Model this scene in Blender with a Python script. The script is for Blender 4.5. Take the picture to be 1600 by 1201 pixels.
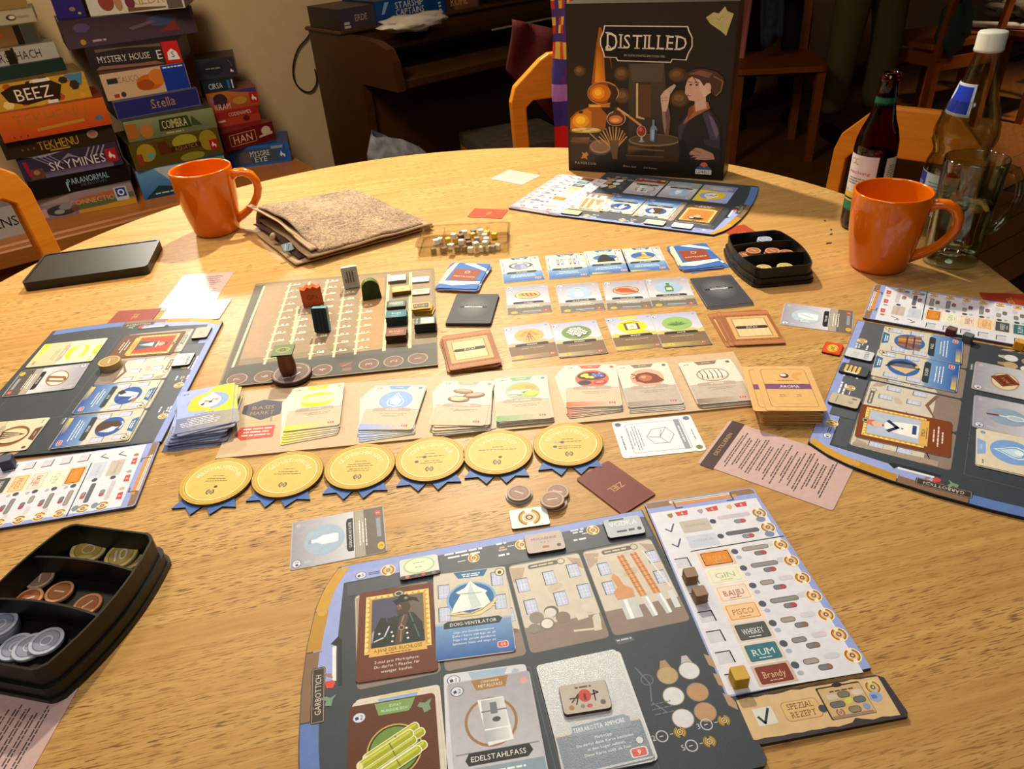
import bpy, math, random
import numpy as np
from mathutils import Vector, Matrix
for o in list(bpy.data.objects): bpy.data.objects.remove(o)
SC = bpy.context.scene
COL = SC.collection
PI = math.pi
# ------------------------------------------------------------------ camera (solved from the cards, the table edge and the uprights)
F, PITCH, ROLL, H = 1156.37637, 0.587889171, -0.0751981857, 495.98   # focal length in px of a 1600 px wide picture; height over the table in mm
TZ = 0.74
_c, _s = math.cos(PITCH), math.sin(PITCH)
FW = Vector((0, _c, -_s)); _u0 = Vector((0, _s, _c)); _r0 = Vector((1, 0, 0))
RT = math.cos(ROLL)*_r0 + math.sin(ROLL)*_u0
UP = -math.sin(ROLL)*_r0 + math.cos(ROLL)*_u0
cd = bpy.data.cameras.new('camera'); cam = bpy.data.objects.new('camera', cd); COL.objects.link(cam)
cd.sensor_fit = 'HORIZONTAL'; cd.sensor_width = 36; cd.lens = 36*F/1600; cd.clip_start = 0.02; cd.clip_end = 60
R = Matrix((RT, UP, -FW)).transposed().to_4x4()
cam.matrix_world = Matrix.Translation((0, 0, TZ+H/1000)) @ R
SC.camera = cam
# ------------------------------------------------------------------ light and exposure
SC.view_settings.view_transform = 'Standard'; SC.view_settings.look = 'None'
SC.view_settings.exposure = 0.0; SC.view_settings.gamma = 1; SC.view_settings.use_curve_mapping = False
W_ = bpy.data.worlds.new('room_air'); SC.world = W_; W_.use_nodes = True
W_.node_tree.nodes['Background'].inputs[0].default_value = (1.0, 0.8, 0.58, 1)
W_.node_tree.nodes['Background'].inputs[1].default_value = 0.055
def lamp(name, kind, loc, energy, color, size=0.1, target=None, spot=None, blend=0.5):
    l = bpy.data.lights.new(name, kind); l.energy = energy; l.color = color
    if kind == 'AREA': l.shape = 'DISK'; l.size = size
    else: l.shadow_soft_size = size
    if spot: l.spot_size = spot; l.spot_blend = blend
    o = bpy.data.objects.new(name, l); o.location = loc; COL.objects.link(o)
    if target: o.rotation_euler = (Vector(target)-Vector(loc)).to_track_quat('-Z', 'Y').to_euler()
    return o
lamp('key_spot', 'SPOT', (-0.12, 2.40, TZ+1.62), 268, (1, 0.91, 0.70), 0.045, (-0.15, 1.50, TZ), 1.30, 0.85)
lamp('pendant_left', 'SPOT', (0.168, 1.18, TZ+1.30), 11, (1, 0.96, 0.90), 0.05, (0.10, 0.7, TZ), 2.2, 0.8)
lamp('pendant_right', 'SPOT', (0.62, 1.58, TZ+1.30), 10, (1, 0.96, 0.90), 0.05, (0.3, 0.8, TZ), 2.0, 0.8)
lamp('wall_spot', 'SPOT', (-1.19, 2.66, TZ+0.80), 46, (1, 0.93, 0.80), 0.05, (-0.42, 0.98, TZ), 0.62, 0.5)
lamp('ceiling_fill', 'AREA', (-0.3, -0.3, TZ+1.55), 11, (1, 0.93, 0.86), 1.0, (-0.2, 1.4, TZ-0.2))
lamp('bench_lamp', 'AREA', (-0.9, 1.3, TZ+1.5), 24, (1, 0.80, 0.55), 0.5, (-1.1, 2.7, TZ-0.1))
lamp('back_room_lamp', 'SPOT', (3.3, 3.2, TZ+1.7), 430, (1, 0.76, 0.48), 0.1, (3.5, 3.7, 0), 1.15, 0.9)

# ------------------------------------------------------------------ geometry helpers, lengths in mm, heights over the table top
def ray(x, y): return FW*F + RT*(x-800) - UP*(y-600.5)
def at(x, y, z=0.0):
    d = ray(x, y); t = (z-H)/d.z
    return Vector((d.x*t, d.y*t))
def W(x, y, z=0.0): return Vector((x/1000, y/1000, TZ+z/1000))
def s2l(v): return v/12.92 if v <= 0.04045 else ((v+0.055)/1.055)**2.4
_cc = {}
def C(h):
    if isinstance(h, tuple): return h
    if h not in _cc: _cc[h] = tuple(s2l(int(h[i:i+2], 16)/255) for i in (0, 2, 4))+(1.0,)
    return _cc[h]
def mix(a, b, t):
    a = C(a); b = C(b); return tuple(a[i]*(1-t)+b[i]*t for i in range(4))

# ------------------------------------------------------------------ materials
def newmat(name):
    m = bpy.data.materials.new(name); m.use_nodes = True
    return m, m.node_tree.nodes, m.node_tree.links, m.node_tree.nodes['Principled BSDF']
def plain(name, col, rough=0.5, metal=0.0, trans=0.0, ior=1.45, coat=0.0, sheen=0.0, bump=None, var=0.0, alpha=None):
    m, N, Lk, b = newmat(name)
    b.inputs['Base Color'].default_value = C(col); b.inputs['Roughness'].default_value = rough
    b.inputs['Metallic'].default_value = metal; b.inputs['Transmission Weight'].default_value = trans
    b.inputs['IOR'].default_value = ior; b.inputs['Coat Weight'].default_value = coat; b.inputs['Sheen Weight'].default_value = sheen
    tc = N.new('ShaderNodeTexCoord')
    if var:
        n = N.new('ShaderNodeTexNoise'); n.inputs['Scale'].default_value = 30; n.inputs['Detail'].default_value = 4
        Lk.new(tc.outputs['Object'], n.inputs['Vector'])
        r = N.new('ShaderNodeValToRGB'); c = C(col)
        r.color_ramp.elements[0].position = .3; r.color_ramp.elements[1].position = .7
        r.color_ramp.elements[0].color = tuple(v*(1-var) for v in c[:3])+(1,); r.color_ramp.elements[1].color = tuple(min(1, v*(1+var)) for v in c[:3])+(1,)
        Lk.new(n.outputs['Fac'], r.inputs[0]); Lk.new(r.outputs[0], b.inputs['Base Color'])
    if bump:
        n = N.new('ShaderNodeTexNoise'); n.inputs['Scale'].default_value = bump[0]; n.inputs['Detail'].default_value = 5
        Lk.new(tc.outputs['Object'], n.inputs['Vector'])
        bp = N.new('ShaderNodeBump'); bp.inputs['Strength'].default_value = bump[1]; bp.inputs['Distance'].default_value = bump[2]
        Lk.new(n.outputs['Fac'], bp.inputs['Height']); Lk.new(bp.outputs[0], b.inputs['Normal'])
    return m
def printmat(name, rough, bump, spec=0.5, metal=0.0):
    m, N, Lk, b = newmat(name)
    a = N.new('ShaderNodeVertexColor'); a.layer_name = 'Col'
    n = N.new('ShaderNodeTexNoise'); n.inputs['Scale'].default_value = 160; n.inputs['Detail'].default_value = 5
    tc = N.new('ShaderNodeTexCoord'); Lk.new(tc.outputs['Object'], n.inputs['Vector'])
    mr = N.new('ShaderNodeMapRange'); mr.inputs[1].default_value = .3; mr.inputs[2].default_value = .7; mr.inputs[3].default_value = .93; mr.inputs[4].default_value = 1.04
    Lk.new(n.outputs['Fac'], mr.inputs[0])
    mx = N.new('ShaderNodeVectorMath'); mx.operation = 'SCALE'; Lk.new(a.outputs['Color'], mx.inputs[0]); Lk.new(mr.outputs[0], mx.inputs['Scale'])
    Lk.new(mx.outputs[0], b.inputs['Base Color']); b.inputs['Roughness'].default_value = rough
    b.inputs['Specular IOR Level'].default_value = spec; b.inputs['Metallic'].default_value = metal
    if bump:
        v = N.new('ShaderNodeTexNoise'); v.inputs['Scale'].default_value = 1400; v.inputs['Detail'].default_value = 1
        Lk.new(tc.outputs['Object'], v.inputs['Vector'])
        bp = N.new('ShaderNodeBump'); bp.inputs['Strength'].default_value = bump; bp.inputs['Distance'].default_value = 0.0003
        Lk.new(v.outputs['Fac'], bp.inputs['Height']); Lk.new(bp.outputs[0], b.inputs['Normal'])
    return m
PRINT = printmat('printed_card', 0.52, 0.35, 0.28)
GLOSSY = printmat('varnished_card', 0.24, 0.5, 0.5)
BOARD = printmat('printed_board', 0.5, 0.25, 0.3)
MATTE = printmat('printed_matte', 0.6, 0, 0.3)
BOXM = printmat('printed_box', 0.4, 0.1, 0.35)
COINM = printmat('coin_metal', 0.55, 0.1, 0.4, 0.0)
def wood(name, c1, c2, c3, ang=0.0, fine=1.0, rough=0.42, pores=0.5, gen='Object', spec=0.45):
    """long grained wood: stretched noise for the figure, short dark dashes for the pores"""
    m, N, Lk, b = newmat(name)
    tc = N.new('ShaderNodeTexCoord'); mp = N.new('ShaderNodeMapping'); mp.inputs['Rotation'].default_value = (0, 0, -ang)
    Lk.new(tc.outputs[gen], mp.inputs[0])
    def noise(sx, sy, scale, det, dist=0.0):
        q = N.new('ShaderNodeMapping'); q.inputs['Scale'].default_value = (sx, sy, sy); Lk.new(mp.outputs[0], q.inputs[0])
        n = N.new('ShaderNodeTexNoise'); n.inputs['Scale'].default_value = scale; n.inputs['Detail'].default_value = det
        n.inputs['Distortion'].default_value = dist; Lk.new(q.outputs[0], n.inputs['Vector']); return n
    n1 = noise(0.8*fine, 9*fine, 1.7, 6, 0.6); n2 = noise(2.4*fine, 42*fine, 3.0, 5, 0.3); n3 = noise(26*fine, 300*fine, 2.6, 2, 0.0)
    r1 = N.new('ShaderNodeValToRGB'); e = r1.color_ramp.elements
    e[0].position = .30; e[0].color = C(c2); e[1].position = .68; e[1].color = C(c1)
    ad = N.new('ShaderNodeMath'); ad.operation = 'ADD'; Lk.new(n1.outputs['Fac'], ad.inputs[0]); Lk.new(n2.outputs['Fac'], ad.inputs[1])
    hf = N.new('ShaderNodeMath'); hf.operation = 'MULTIPLY'; hf.inputs[1].default_value = .5; Lk.new(ad.outputs[0], hf.inputs[0]); Lk.new(hf.outputs[0], r1.inputs[0])
    r2 = N.new('ShaderNodeValToRGB'); e = r2.color_ramp.elements; e[0].position = .36; e[0].color = (1, 1, 1, 1); e[1].position = .47; e[1].color = (0, 0, 0, 1)
    Lk.new(n3.outputs['Fac'], r2.inputs[0])
    gate = N.new('ShaderNodeValToRGB'); e = gate.color_ramp.elements; e[0].position = .42; e[0].color = (.15, .15, .15, 1); e[1].position = .60; e[1].color = (1, 1, 1, 1)
    Lk.new(n1.outputs['Fac'], gate.inputs[0])
    ml = N.new('ShaderNodeMath'); ml.operation = 'MULTIPLY'; Lk.new(r2.outputs[0], ml.inputs[0]); Lk.new(gate.outputs[0], ml.inputs[1])
    m2 = N.new('ShaderNodeMath'); m2.operation = 'MULTIPLY'; m2.inputs[1].default_value = pores; Lk.new(ml.outputs[0], m2.inputs[0])
    mx = N.new('ShaderNodeMix'); mx.data_type = 'RGBA'; Lk.new(m2.outputs[0], mx.inputs[0]); Lk.new(r1.outputs[0], mx.inputs[6]); mx.inputs[7].default_value = C(c3)
    Lk.new(mx.outputs[2], b.inputs['Base Color']); b.inputs['Roughness'].default_value = rough; b.inputs['Specular IOR Level'].default_value = spec
    bp = N.new('ShaderNodeBump'); bp.inputs['Strength'].default_value = .25; bp.inputs['Distance'].default_value = 0.0006; bp.invert = True
    Lk.new(m2.outputs[0], bp.inputs['Height']); Lk.new(bp.outputs[0], b.inputs['Normal'])
    return m
OAK = wood('oak_table', 'd8ae6a', 'b07c42', '64401e', math.radians(11), 1.0, 0.42, 0.9, spec=0.35)
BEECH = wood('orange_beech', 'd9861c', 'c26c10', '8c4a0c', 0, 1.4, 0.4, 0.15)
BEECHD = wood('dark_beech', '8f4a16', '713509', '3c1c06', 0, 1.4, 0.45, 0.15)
BENCHW = wood('bench_wood', 'b8722a', '965618', '5a300e', math.radians(33), 1.2, 0.4, 0.3)
FLOORW = wood('floor_plank_wood', '7a4c20', '573210', '2c1808', math.radians(33), 1.0, 0.42, 0.35)
PIANOW = wood('piano_wood', '4a2c12', '38200c', '1c0e06', 0, 1.0, 0.4, 0.2)
BLACK = plain('black_plastic', '14130f', 0.42, bump=(900, .15, .0004))
MUG = plain('orange_glaze', 'dc6a03', 0.14, coat=0.4)
WALL = plain('wall_paint', 'c9b088', 0.8, bump=(60, .2, .002), var=0.03)

# ------------------------------------------------------------------ objects
def tag(o, label=None, cat=None, group=None, kind=None):
    if label: o['label'] = label
    if cat: o['category'] = cat
    if group: o['group'] = group
    if kind: o['kind'] = kind
    return o
def link(name, me, mat, parent=None, smooth=False):
    o = bpy.data.objects.new(name, me); COL.objects.link(o)
    if mat: me.materials.append(mat)
    if smooth:
        me.polygons.foreach_set('use_smooth', [True]*len(me.polygons))
    if parent: o.parent = parent
    return o
def root(name, label, cat, loc=(0, 0, 0), rz=0.0, group=None):
    o = bpy.data.objects.new(name, None); COL.objects.link(o); o.empty_display_size = .05
    o.location = loc; o.rotation_euler = (0, 0, rz); return tag(o, label, cat, group)
class MB:
    """mesh builder, mm in, metres out"""
    def __init__(s): s.v = []; s.f = []
    def raw(s, v, f, M=None):
        b = len(s.v)
        for p in v:
            p = Vector(p)
            if M: p = M @ p
            s.v.append(p)
        s.f += [tuple(b+i for i in q) for q in f]; return s
    def box(s, x0, x1, y0, y1, z0, z1, M=None, bev=0.0):
        if bev <= 0:
            v = [(x, y, z) for z in (z0, z1) for y in (y0, y1) for x in (x0, x1)]
            return s.raw(v, [(0, 2, 3, 1), (4, 5, 7, 6), (0, 1, 5, 4), (2, 6, 7, 3), (0, 4, 6, 2), (1, 3, 7, 5)], M)
        b = bev; v = []; f = []
        for z, i in ((z0, b), (z0+b, 0), (z1-b, 0), (z1, b)):
            for x, y in ((x0+b, y0+i), (x1-b, y0+i), (x1-i, y0+b), (x1-i, y1-b), (x1-b, y1-i), (x0+b, y1-i), (x0+i, y1-b), (x0+i, y0+b)): v.append((x, y, z))
        f.append(tuple(range(7, -1, -1))); f.append(tuple(range(24, 32)))
        for k in range(3):
            for j in range(8): f.append((k*8+j, k*8+(j+1) % 8, k*8+8+(j+1) % 8, k*8+8+j))
        return s.raw(v, f, M)
    def prism(s, pts, z0, z1, M=None, bev=0.0):
        n = len(pts); f = []
        a = sum(pts[i][0]*pts[(i+1) % n][1]-pts[(i+1) % n][0]*pts[i][1] for i in range(n))
        if a < 0: pts = pts[::-1]
        v = [(x, y, z0) for x, y in pts]+[(x, y, z1) for x, y in pts]
        f = [tuple(range(n-1, -1, -1)), tuple(range(n, 2*n))]+[(i, (i+1) % n, n+(i+1) % n, n+i) for i in range(n)]
        return s.raw(v, f, M)
    def lathe(s, prof, n=32, M=None, cap0=True, cap1=True):
        v = []; f = []
        for r, z in prof:
            for k in range(n): a = 2*PI*k/n; v.append((r*math.cos(a), r*math.sin(a), z))
        for i in range(len(prof)-1):
            for k in range(n): f.append((i*n+k, i*n+(k+1) % n, (i+1)*n+(k+1) % n, (i+1)*n+k))
        if cap0: f.append(tuple(range(n-1, -1, -1)))
        if cap1: f.append(tuple(range((len(prof)-1)*n, len(prof)*n)))
        return s.raw(v, f, M)
    def tube(s, path, rad, n=10, M=None, flat=None):
        v = []; f = []; P = [Vector(p) for p in path]; m = len(P); up = None
        for i, p in enumerate(P):
            t = (P[min(i+1, m-1)]-P[max(i-1, 0)]).normalized()
            if up is None:
                up = Vector((0, 0, 1)) if abs(t.z) < .9 else Vector((1, 0, 0))
            x = (up - t*up.dot(t)).normalized(); y = t.cross(x); up = x
            r = rad[i] if isinstance(rad, (list, tuple)) else rad
            ry = r*(flat or 1)
            for k in range(n): a = 2*PI*k/n; v.append(p+x*math.cos(a)*r+y*math.sin(a)*ry)
        for i in range(m-1):
            for k in range(n): f.append((i*n+k, i*n+(k+1) % n, (i+1)*n+(k+1) % n, (i+1)*n+k))
        f.append(tuple(range(n-1, -1, -1))); f.append(tuple(range((m-1)*n, m*n)))
        return s.raw(v, f, M)
    def mesh(s, name):
        me = bpy.data.meshes.new(name); me.from_pydata([p*0.001 for p in s.v], [], s.f); me.update(); return me
    def build(s, name, mat, parent=None, smooth=False): return link(name, s.mesh(name), mat, parent, smooth)
def autosmooth(o, ang=40):
    o.data.polygons.foreach_set('use_smooth', [True]*len(o.data.polygons))
    o.data.set_sharp_from_angle(angle=math.radians(ang)); return o
def copytree(o, parent=None):
    c = o.copy(); COL.objects.link(c); c.parent = parent
    for ch in list(o.children): copytree(ch, c)
    return c

# ------------------------------------------------------------------ flat print: coloured shapes lying a hair above a card's face
_G = {}
def glyph(ch):
    if ch in _G: return _G[ch]
    cu = bpy.data.curves.new('g', 'FONT'); cu.body = ch; cu.size = 1; cu.resolution_u = 2
    ob = bpy.data.objects.new('g', cu); me = ob.to_mesh()
    v = [(p.co.x, p.co.y) for p in me.vertices]; f = [tuple(p.vertices) for p in me.polygons]
    ob.to_mesh_clear(); bpy.data.objects.remove(ob); bpy.data.curves.remove(cu)
    x0 = min([p[0] for p in v] or [0]); x1 = max([p[0] for p in v] or [.25])
    _G[ch] = ([[(v[i][0]-x0, v[i][1]) for i in q] for q in f], x1-x0); return _G[ch]
class Art:
    def __init__(s, step=0.03): s.el = []; s.box = []; s.T = [Matrix.Identity(3)]; s.step = step
    def push(s, x=0, y=0, rot=0, sc=1, sy=None):
        r = math.radians(rot); c, q = math.cos(r), math.sin(r); sy = sc if sy is None else sy
        s.T.append(s.T[-1] @ Matrix(((c*sc, -q*sy, x), (q*sc, c*sy, y), (0, 0, 1)))); return s
    def pop(s): s.T.pop(); return s
    def add(s, polys, cols):
        m = s.T[-1]; a, b, c, d, e, f = m[0][0], m[0][1], m[0][2], m[1][0], m[1][1], m[1][2]
        P = [[(a*x+b*y+c, d*x+e*y+f) for x, y in q] for q in polys if len(q) > 2]
        if not P: return s
        xs = [p[0] for q in P for p in q]; ys = [p[1] for q in P for p in q]
        bb = (min(xs), min(ys), max(xs), max(ys)); lv = 1
        for o in s.box:
            if o[4] >= lv and bb[0] < o[2] and bb[2] > o[0] and bb[1] < o[3] and bb[3] > o[1]: lv = o[4]+1
        s.box.append(bb+(lv,)); s.el.append((P, cols, lv)); return s
    def poly(s, pts, col): return s.add([pts], col)
    def rect(s, x, y, w, h, col, rot=0, r=0):
        """centre, size"""
        s.push(x, y, rot); s.add([rr(w, h, r) if r else [(-w/2, -h/2), (w/2, -h/2), (w/2, h/2), (-w/2, h/2)]], col); return s.pop()
    def grad(s, x, y, w, h, c1, c2, vert=True, n=1):
        """left/bottom c1 to right/top c2"""
        c1 = C(c1); c2 = C(c2); q = [(x-w/2, y-h/2), (x+w/2, y-h/2), (x+w/2, y+h/2), (x-w/2, y+h/2)]
        return s.add([q], [[c1, c1, c2, c2] if vert else [c1, c2, c2, c1]])
    def ell(s, x, y, rx, ry, col, rot=0, n=28): 
        s.push(x, y, rot); s.add([[(rx*math.cos(2*PI*k/n), ry*math.sin(2*PI*k/n)) for k in range(n)]], col); return s.pop()
    def ring(s, x, y, r1, r2, col, n=28, a0=0, a1=360, ky=1):
        p = []
        for k in range(n):
            a = math.radians(a0+(a1-a0)*k/n); b = math.radians(a0+(a1-a0)*(k+1)/n)
            p.append([(x+r1*math.cos(a), y+ky*r1*math.sin(a)), (x+r2*math.cos(a), y+ky*r2*math.sin(a)), (x+r2*math.cos(b), y+ky*r2*math.sin(b)), (x+r1*math.cos(b), y+ky*r1*math.sin(b))])
        return s.add(p, col)
    def line(s, pts, w, col, close=False):
        p = []; n = len(pts); q = list(pts)+([pts[0]] if close else [])
        for i in range(len(q)-1):
            a = Vector(q[i]); b = Vector(q[i+1]); d = b-a
            if d.length < 1e-6: continue
            d.normalize(); m = Vector((-d.y, d.x))*w/2; e = d*w*0.3
            p.append([tuple(a-m-e), tuple(b-m+e), tuple(b+m+e), tuple(a+m-e)])
        return s.add(p, col)
    def frame(s, x, y, w, h, t, col, rot=0):
        s.push(x, y, rot); a, b = w/2, h/2
        s.add([[(-a, -b), (a, -b), (a-t, -b+t), (-a+t, -b+t)], [(a, -b), (a, b), (a-t, b-t), (a-t, -b+t)], [(a, b), (-a, b), (-a+t, b-t), (a-t, b-t)], [(-a, b), (-a, -b), (-a+t, -b+t), (-a+t, b-t)]], col)
        return s.pop()
    def text(s, t, x, y, h, col, rot=0, sx=1.0, al='c', gap=0.10, serif=False, w=None):
        k = h/0.70; wd = []; tot = 0
        for ch in t:
            a = 0.30 if ch == ' ' else glyph(ch)[1]; wd.append(a); tot += a+gap
        tot = (tot-gap)*k*sx
        if w: sx = sx*w/tot; tot = w
        cx = -tot/2 if al == 'c' else (0 if al == 'l' else -tot)
        P = []
        for ch, a in zip(t, wd):
            if ch != ' ':
                P += [[(cx+px*k*sx, py*k-h/2) for px, py in q] for q in glyph(ch)[0]]
                if serif and ch in 'ABDEFHIKLMNPRTXYVWUS1':
                    g = .05*k; z = 0.16*k*sx
                    if ch in 'AHKMNRXBDEFILPTYS1':
                        P.append([(cx-z*.4 if ch != 'T' and ch != 'Y' and ch != 'I' else cx+a*k*sx/2-z, -h/2), (cx+z*1.1 if ch not in 'TYI' else cx+a*k*sx/2+z, -h/2), (cx+z*1.1 if ch not in 'TYI' else cx+a*k*sx/2+z, -h/2+g), (cx-z*.4 if ch not in 'TYI' else cx+a*k*sx/2-z, -h/2+g)])
                    if ch in 'HKMNIULVWXYBDEFPR':
                        P.append([(cx-z*.5, h/2-g), (cx+z, h/2-g), (cx+z, h/2), (cx-z*.5, h/2)])
            cx += (a+gap)*k*sx
        if P: s.push(x, y, rot); s.add(P, col); s.pop()
        return s
    def arctext(s, t, x, y, r, h, col, a0, a1, sx=1.0):
        """letters along an arc, from angle a0 to a1 (degrees, clockwise), tops outward"""
        k = h/0.70; wd = [(0.3 if ch == ' ' else glyph(ch)[1])+.12 for ch in t]; tot = sum(wd); acc = 0; P = []
        for ch, a in zip(t, wd):
            th = math.radians(a0+(a1-a0)*(acc+a/2)/tot); acc += a
            if ch == ' ': continue
            rot = th-PI/2; c, q = math.cos(rot), math.sin(rot); ox, oy = x+r*math.cos(th), y+r*math.sin(th)
            for g in glyph(ch)[0]:
                P.append([(ox+c*((px-(a-.12)/2)*k*sx)-q*(py*k-h/2), oy+q*((px-(a-.12)/2)*k*sx)+c*(py*k-h/2)) for px, py in g])
        return s.add(P, col)
    def greek(s, x, y, w, h, col, n=1, dy=2.0, seed=1, al='c', rot=0):
        """lines of writing too small to read: one dark dash a word"""
        R_ = random.Random(seed*7+int(w*10)); P = []
        for i in range(n):
            lw = w*(R_.uniform(.6, 1) if n > 1 else 1); cx = -lw/2 if al == 'c' else -w/2; end = cx+lw; yy = -i*dy
            while cx < end-h:
                ww = min(R_.uniform(1.5, 6)*h, end-cx); P.append([(cx, yy-h/2), (cx+ww, yy-h/2), (cx+ww, yy+h/2), (cx, yy+h/2)]); cx += ww+h*.7
        s.push(x, y, rot); s.add(P, col); return s.pop()
def rr(w, h, r, n=4):
    p = []
    for cx, cy, a in ((w/2-r, -h/2+r, -90), (w/2-r, h/2-r, 0), (-w/2+r, h/2-r, 90), (-w/2+r, -h/2+r, 180)):
        for k in range(n+1): t = math.radians(a+90*k/n); p.append((cx+r*math.cos(t), cy+r*math.sin(t)))
    return p
def circ(r, n=32, ry=None): return [(r*math.cos(2*PI*k/n), (ry or r)*math.sin(2*PI*k/n)) for k in range(n)]
def slab(name, outline, t, top, side, art=None, mat=None, parent=None, bottom=None, bev=0.0):
    """a flat piece: outline x thickness with its print on the upper face; one mesh"""
    n = len(outline)
    ar = sum(outline[i][0]*outline[(i+1) % n][1]-outline[(i+1) % n][0]*outline[i][1] for i in range(n))
    if ar < 0: outline = outline[::-1]
    V = [(x, y, 0) for x, y in outline]+[(x, y, t-bev) for x, y in outline]; Fc = [tuple(range(n-1, -1, -1))]; cs = [C(bottom or side)]
    if bev:
        cx = sum(p[0] for p in outline)/n; cy = sum(p[1] for p in outline)/n
        for x, y in outline:
            d = math.hypot(x-cx, y-cy) or 1; V.append((x-(x-cx)/d*bev, y-(y-cy)/d*bev, t))
        for i in range(n): Fc.append((n+i, n+(i+1) % n, 2*n+(i+1) % n, 2*n+i)); cs.append(C(side))
        Fc.append(tuple(range(2*n, 3*n))); cs.append(C(top))
    else: Fc.append(tuple(range(n, 2*n))); cs.append(C(top))
    for i in range(n): Fc.append((i, (i+1) % n, n+(i+1) % n, n+i)); cs.append(C(side))
    lc = []
    for q, c in zip(Fc, cs): lc += list(c)*len(q)
    if art:
        for P, cols, lv in art.el:
            z = t+0.02+art.step*lv; per = isinstance(cols, list)
            for j, q in enumerate(P):
                m = len(q); a2 = sum(q[i][0]*q[(i+1) % m][1]-q[(i+1) % m][0]*q[i][1] for i in range(m))
                idx = list(range(len(V), len(V)+m)); V += [(x, y, z) for x, y in q]
                cc = [C(k) for k in cols[j]] if per else [C(cols)]*m
                if a2 < 0: idx = idx[::-1]; cc = cc[::-1]
                Fc.append(tuple(idx))
                for c in cc: lc += list(c)
    me = bpy.data.meshes.new(name); me.from_pydata([(x*.001, y*.001, z*.001) for x, y, z in V], [], Fc)
    at_ = me.color_attributes.new('Col', 'BYTE_COLOR', 'CORNER'); at_.data.foreach_set('color', lc); me.update()
    return link(name, me, mat or PRINT, parent)
def lay(o, x, y, z=0.0, deg=0.0):
    o.location = W(x, y, z); o.rotation_euler = (0, 0, math.radians(deg)); return o
def pose(quad, z=0.0):
    """centre and heading of a rectangle from its corners TL,TR,BR,BL seen on the plane z"""
    P = [at(q[0], q[1], z) for q in quad]; c = (P[0]+P[1]+P[2]+P[3])/4
    a = (P[1]-P[0])+(P[2]-P[3]); b = (P[0]-P[3])+(P[1]-P[2]); v = a.normalized()+Vector((b.y, -b.x)).normalized()
    return c.x, c.y, math.degrees(math.atan2(v.y, v.x)), a.length/2, b.length/2
def layq(o, quad, z=0.0):
    x, y, d, _, _ = pose(quad, z); return lay(o, x, y, z, d)
def local(x0, y0, deg, pts, z=0.0):
    r = math.radians(-deg); c, s = math.cos(r), math.sin(r); out = []
    for p in pts:
        q = at(p[0], p[1], z)-Vector((x0, y0)); out.append((c*q.x-s*q.y, s*q.x+c*q.y))
    return out
# ================================================================== THE ROOM
TH = math.radians(33); U2 = Vector((math.cos(TH), math.sin(TH))); N2 = Vector((-math.sin(TH), math.cos(TH)))
def wf(s, d, z=0.0): p = U2*s+N2*d; return Vector((p.x, p.y, z))          # along the back wall, towards it, height
MW = Matrix(((U2.x, N2.x, 0, 0), (U2.y, N2.y, 0, 0), (0, 0, 1, 0), (0, 0, 0, 1)))
def struct(o): o['kind'] = 'structure'; return o
def shell(b, name, mat):
    o = b.build(name, mat); o.location = (0, 0, TZ); return struct(o)
fl = shell(MB().box(-3200, 7600, -2600, 7200, -780, -752), 'floor', plain('subfloor', '2a1708', 0.7))
pm = MB().box(-599, 599, -44, 44, 0, 12, bev=1.5).mesh('plank')
pm.materials.append(FLOORW)
RF = random.Random(4); np_ = 0
def seen(x, y):
    p = Vector((x, y, -752-H)); z = p.dot(FW)
    return z > 500 and -60 < 800+F*p.dot(RT)/z < 1680 and -40 < 600-F*p.dot(UP)/z < 560
for i in range(-25, 60):
    for j in range(-2, 9):
        w_ = wf(1200*j+(i*437 % 1200), 90*i)
        if 90*i > 3100 or w_.x < -700 or not seen(w_.x, w_.y) or w_.x > 3900: continue
        q = bpy.data.objects.new('plank', pm); COL.objects.link(q); q.parent = fl; np_ += 1
        q.location = (w_.x/1000, w_.y/1000, -0.752+RF.uniform(0, .0006)); q.rotation_euler = (0, 0, TH)
print('planks', np_)
wl = shell(MB().box(-1800, 8200, 3180, 3260, -780, 1900, MW), 'wall_back', WALL)
shell(MB().box(-3200, -3120, -2600, 1700, -780, 1900), 'wall_left', WALL)
shell(MB().box(7500, 7600, -2600, 7200, -780, 1900), 'wall_right', plain('dark_wall', '3a2412', 0.8))
shell(MB().box(-3200, 7600, -2600, -2500, -780, 1900), 'wall_front', WALL)
shell(MB().box(-3200, 7600, -2600, 7200, 1900, 1960), 'ceiling', plain('ceiling_paint', '8a7458', 0.9))
shell(MB().box(-1800, 8200, 3158, 3180, -752, -670, MW), 'baseboard_back', BENCHW)

# ================================================================== THE TABLE
TCX, TCY, TR_ = -90.1, 948.5, 795.6
tb = root('round_table', 'large round light oak table covered with the board game', 'table', W(TCX, TCY, -740)-Vector((0, 0, 0)))
pr = [(0.01, -34), (TR_-8, -34), (TR_-2, -30), (TR_, -24), (TR_, -5), (TR_-1.5, -1.5), (TR_-5, 0), (0.01, 0)]
o = MB().raw([(p.x, p.y*(1.22 if p.y < 0 else 1), p.z) for p in MB().lathe(pr, 160).v], MB().lathe(pr, 160).f).build('tabletop', OAK, tb); autosmooth(o, 50); o.location = (0, 0, .74)
o = MB().lathe([(560, -110), (580, -110), (580, -34.2), (560, -34.2)], 96, cap0=False, cap1=False).build('apron', BEECH, tb); o.location = (0, 0, .74)
for sx in (-1, 1):
    for sy in (-1, 1):
        o = MB().lathe([(24, -740), (26, -735), (38, -120), (38, -34.3)], 20).build('leg', BEECH, tb, True); o.location = (sx*.37, sy*.37, .74)

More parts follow.
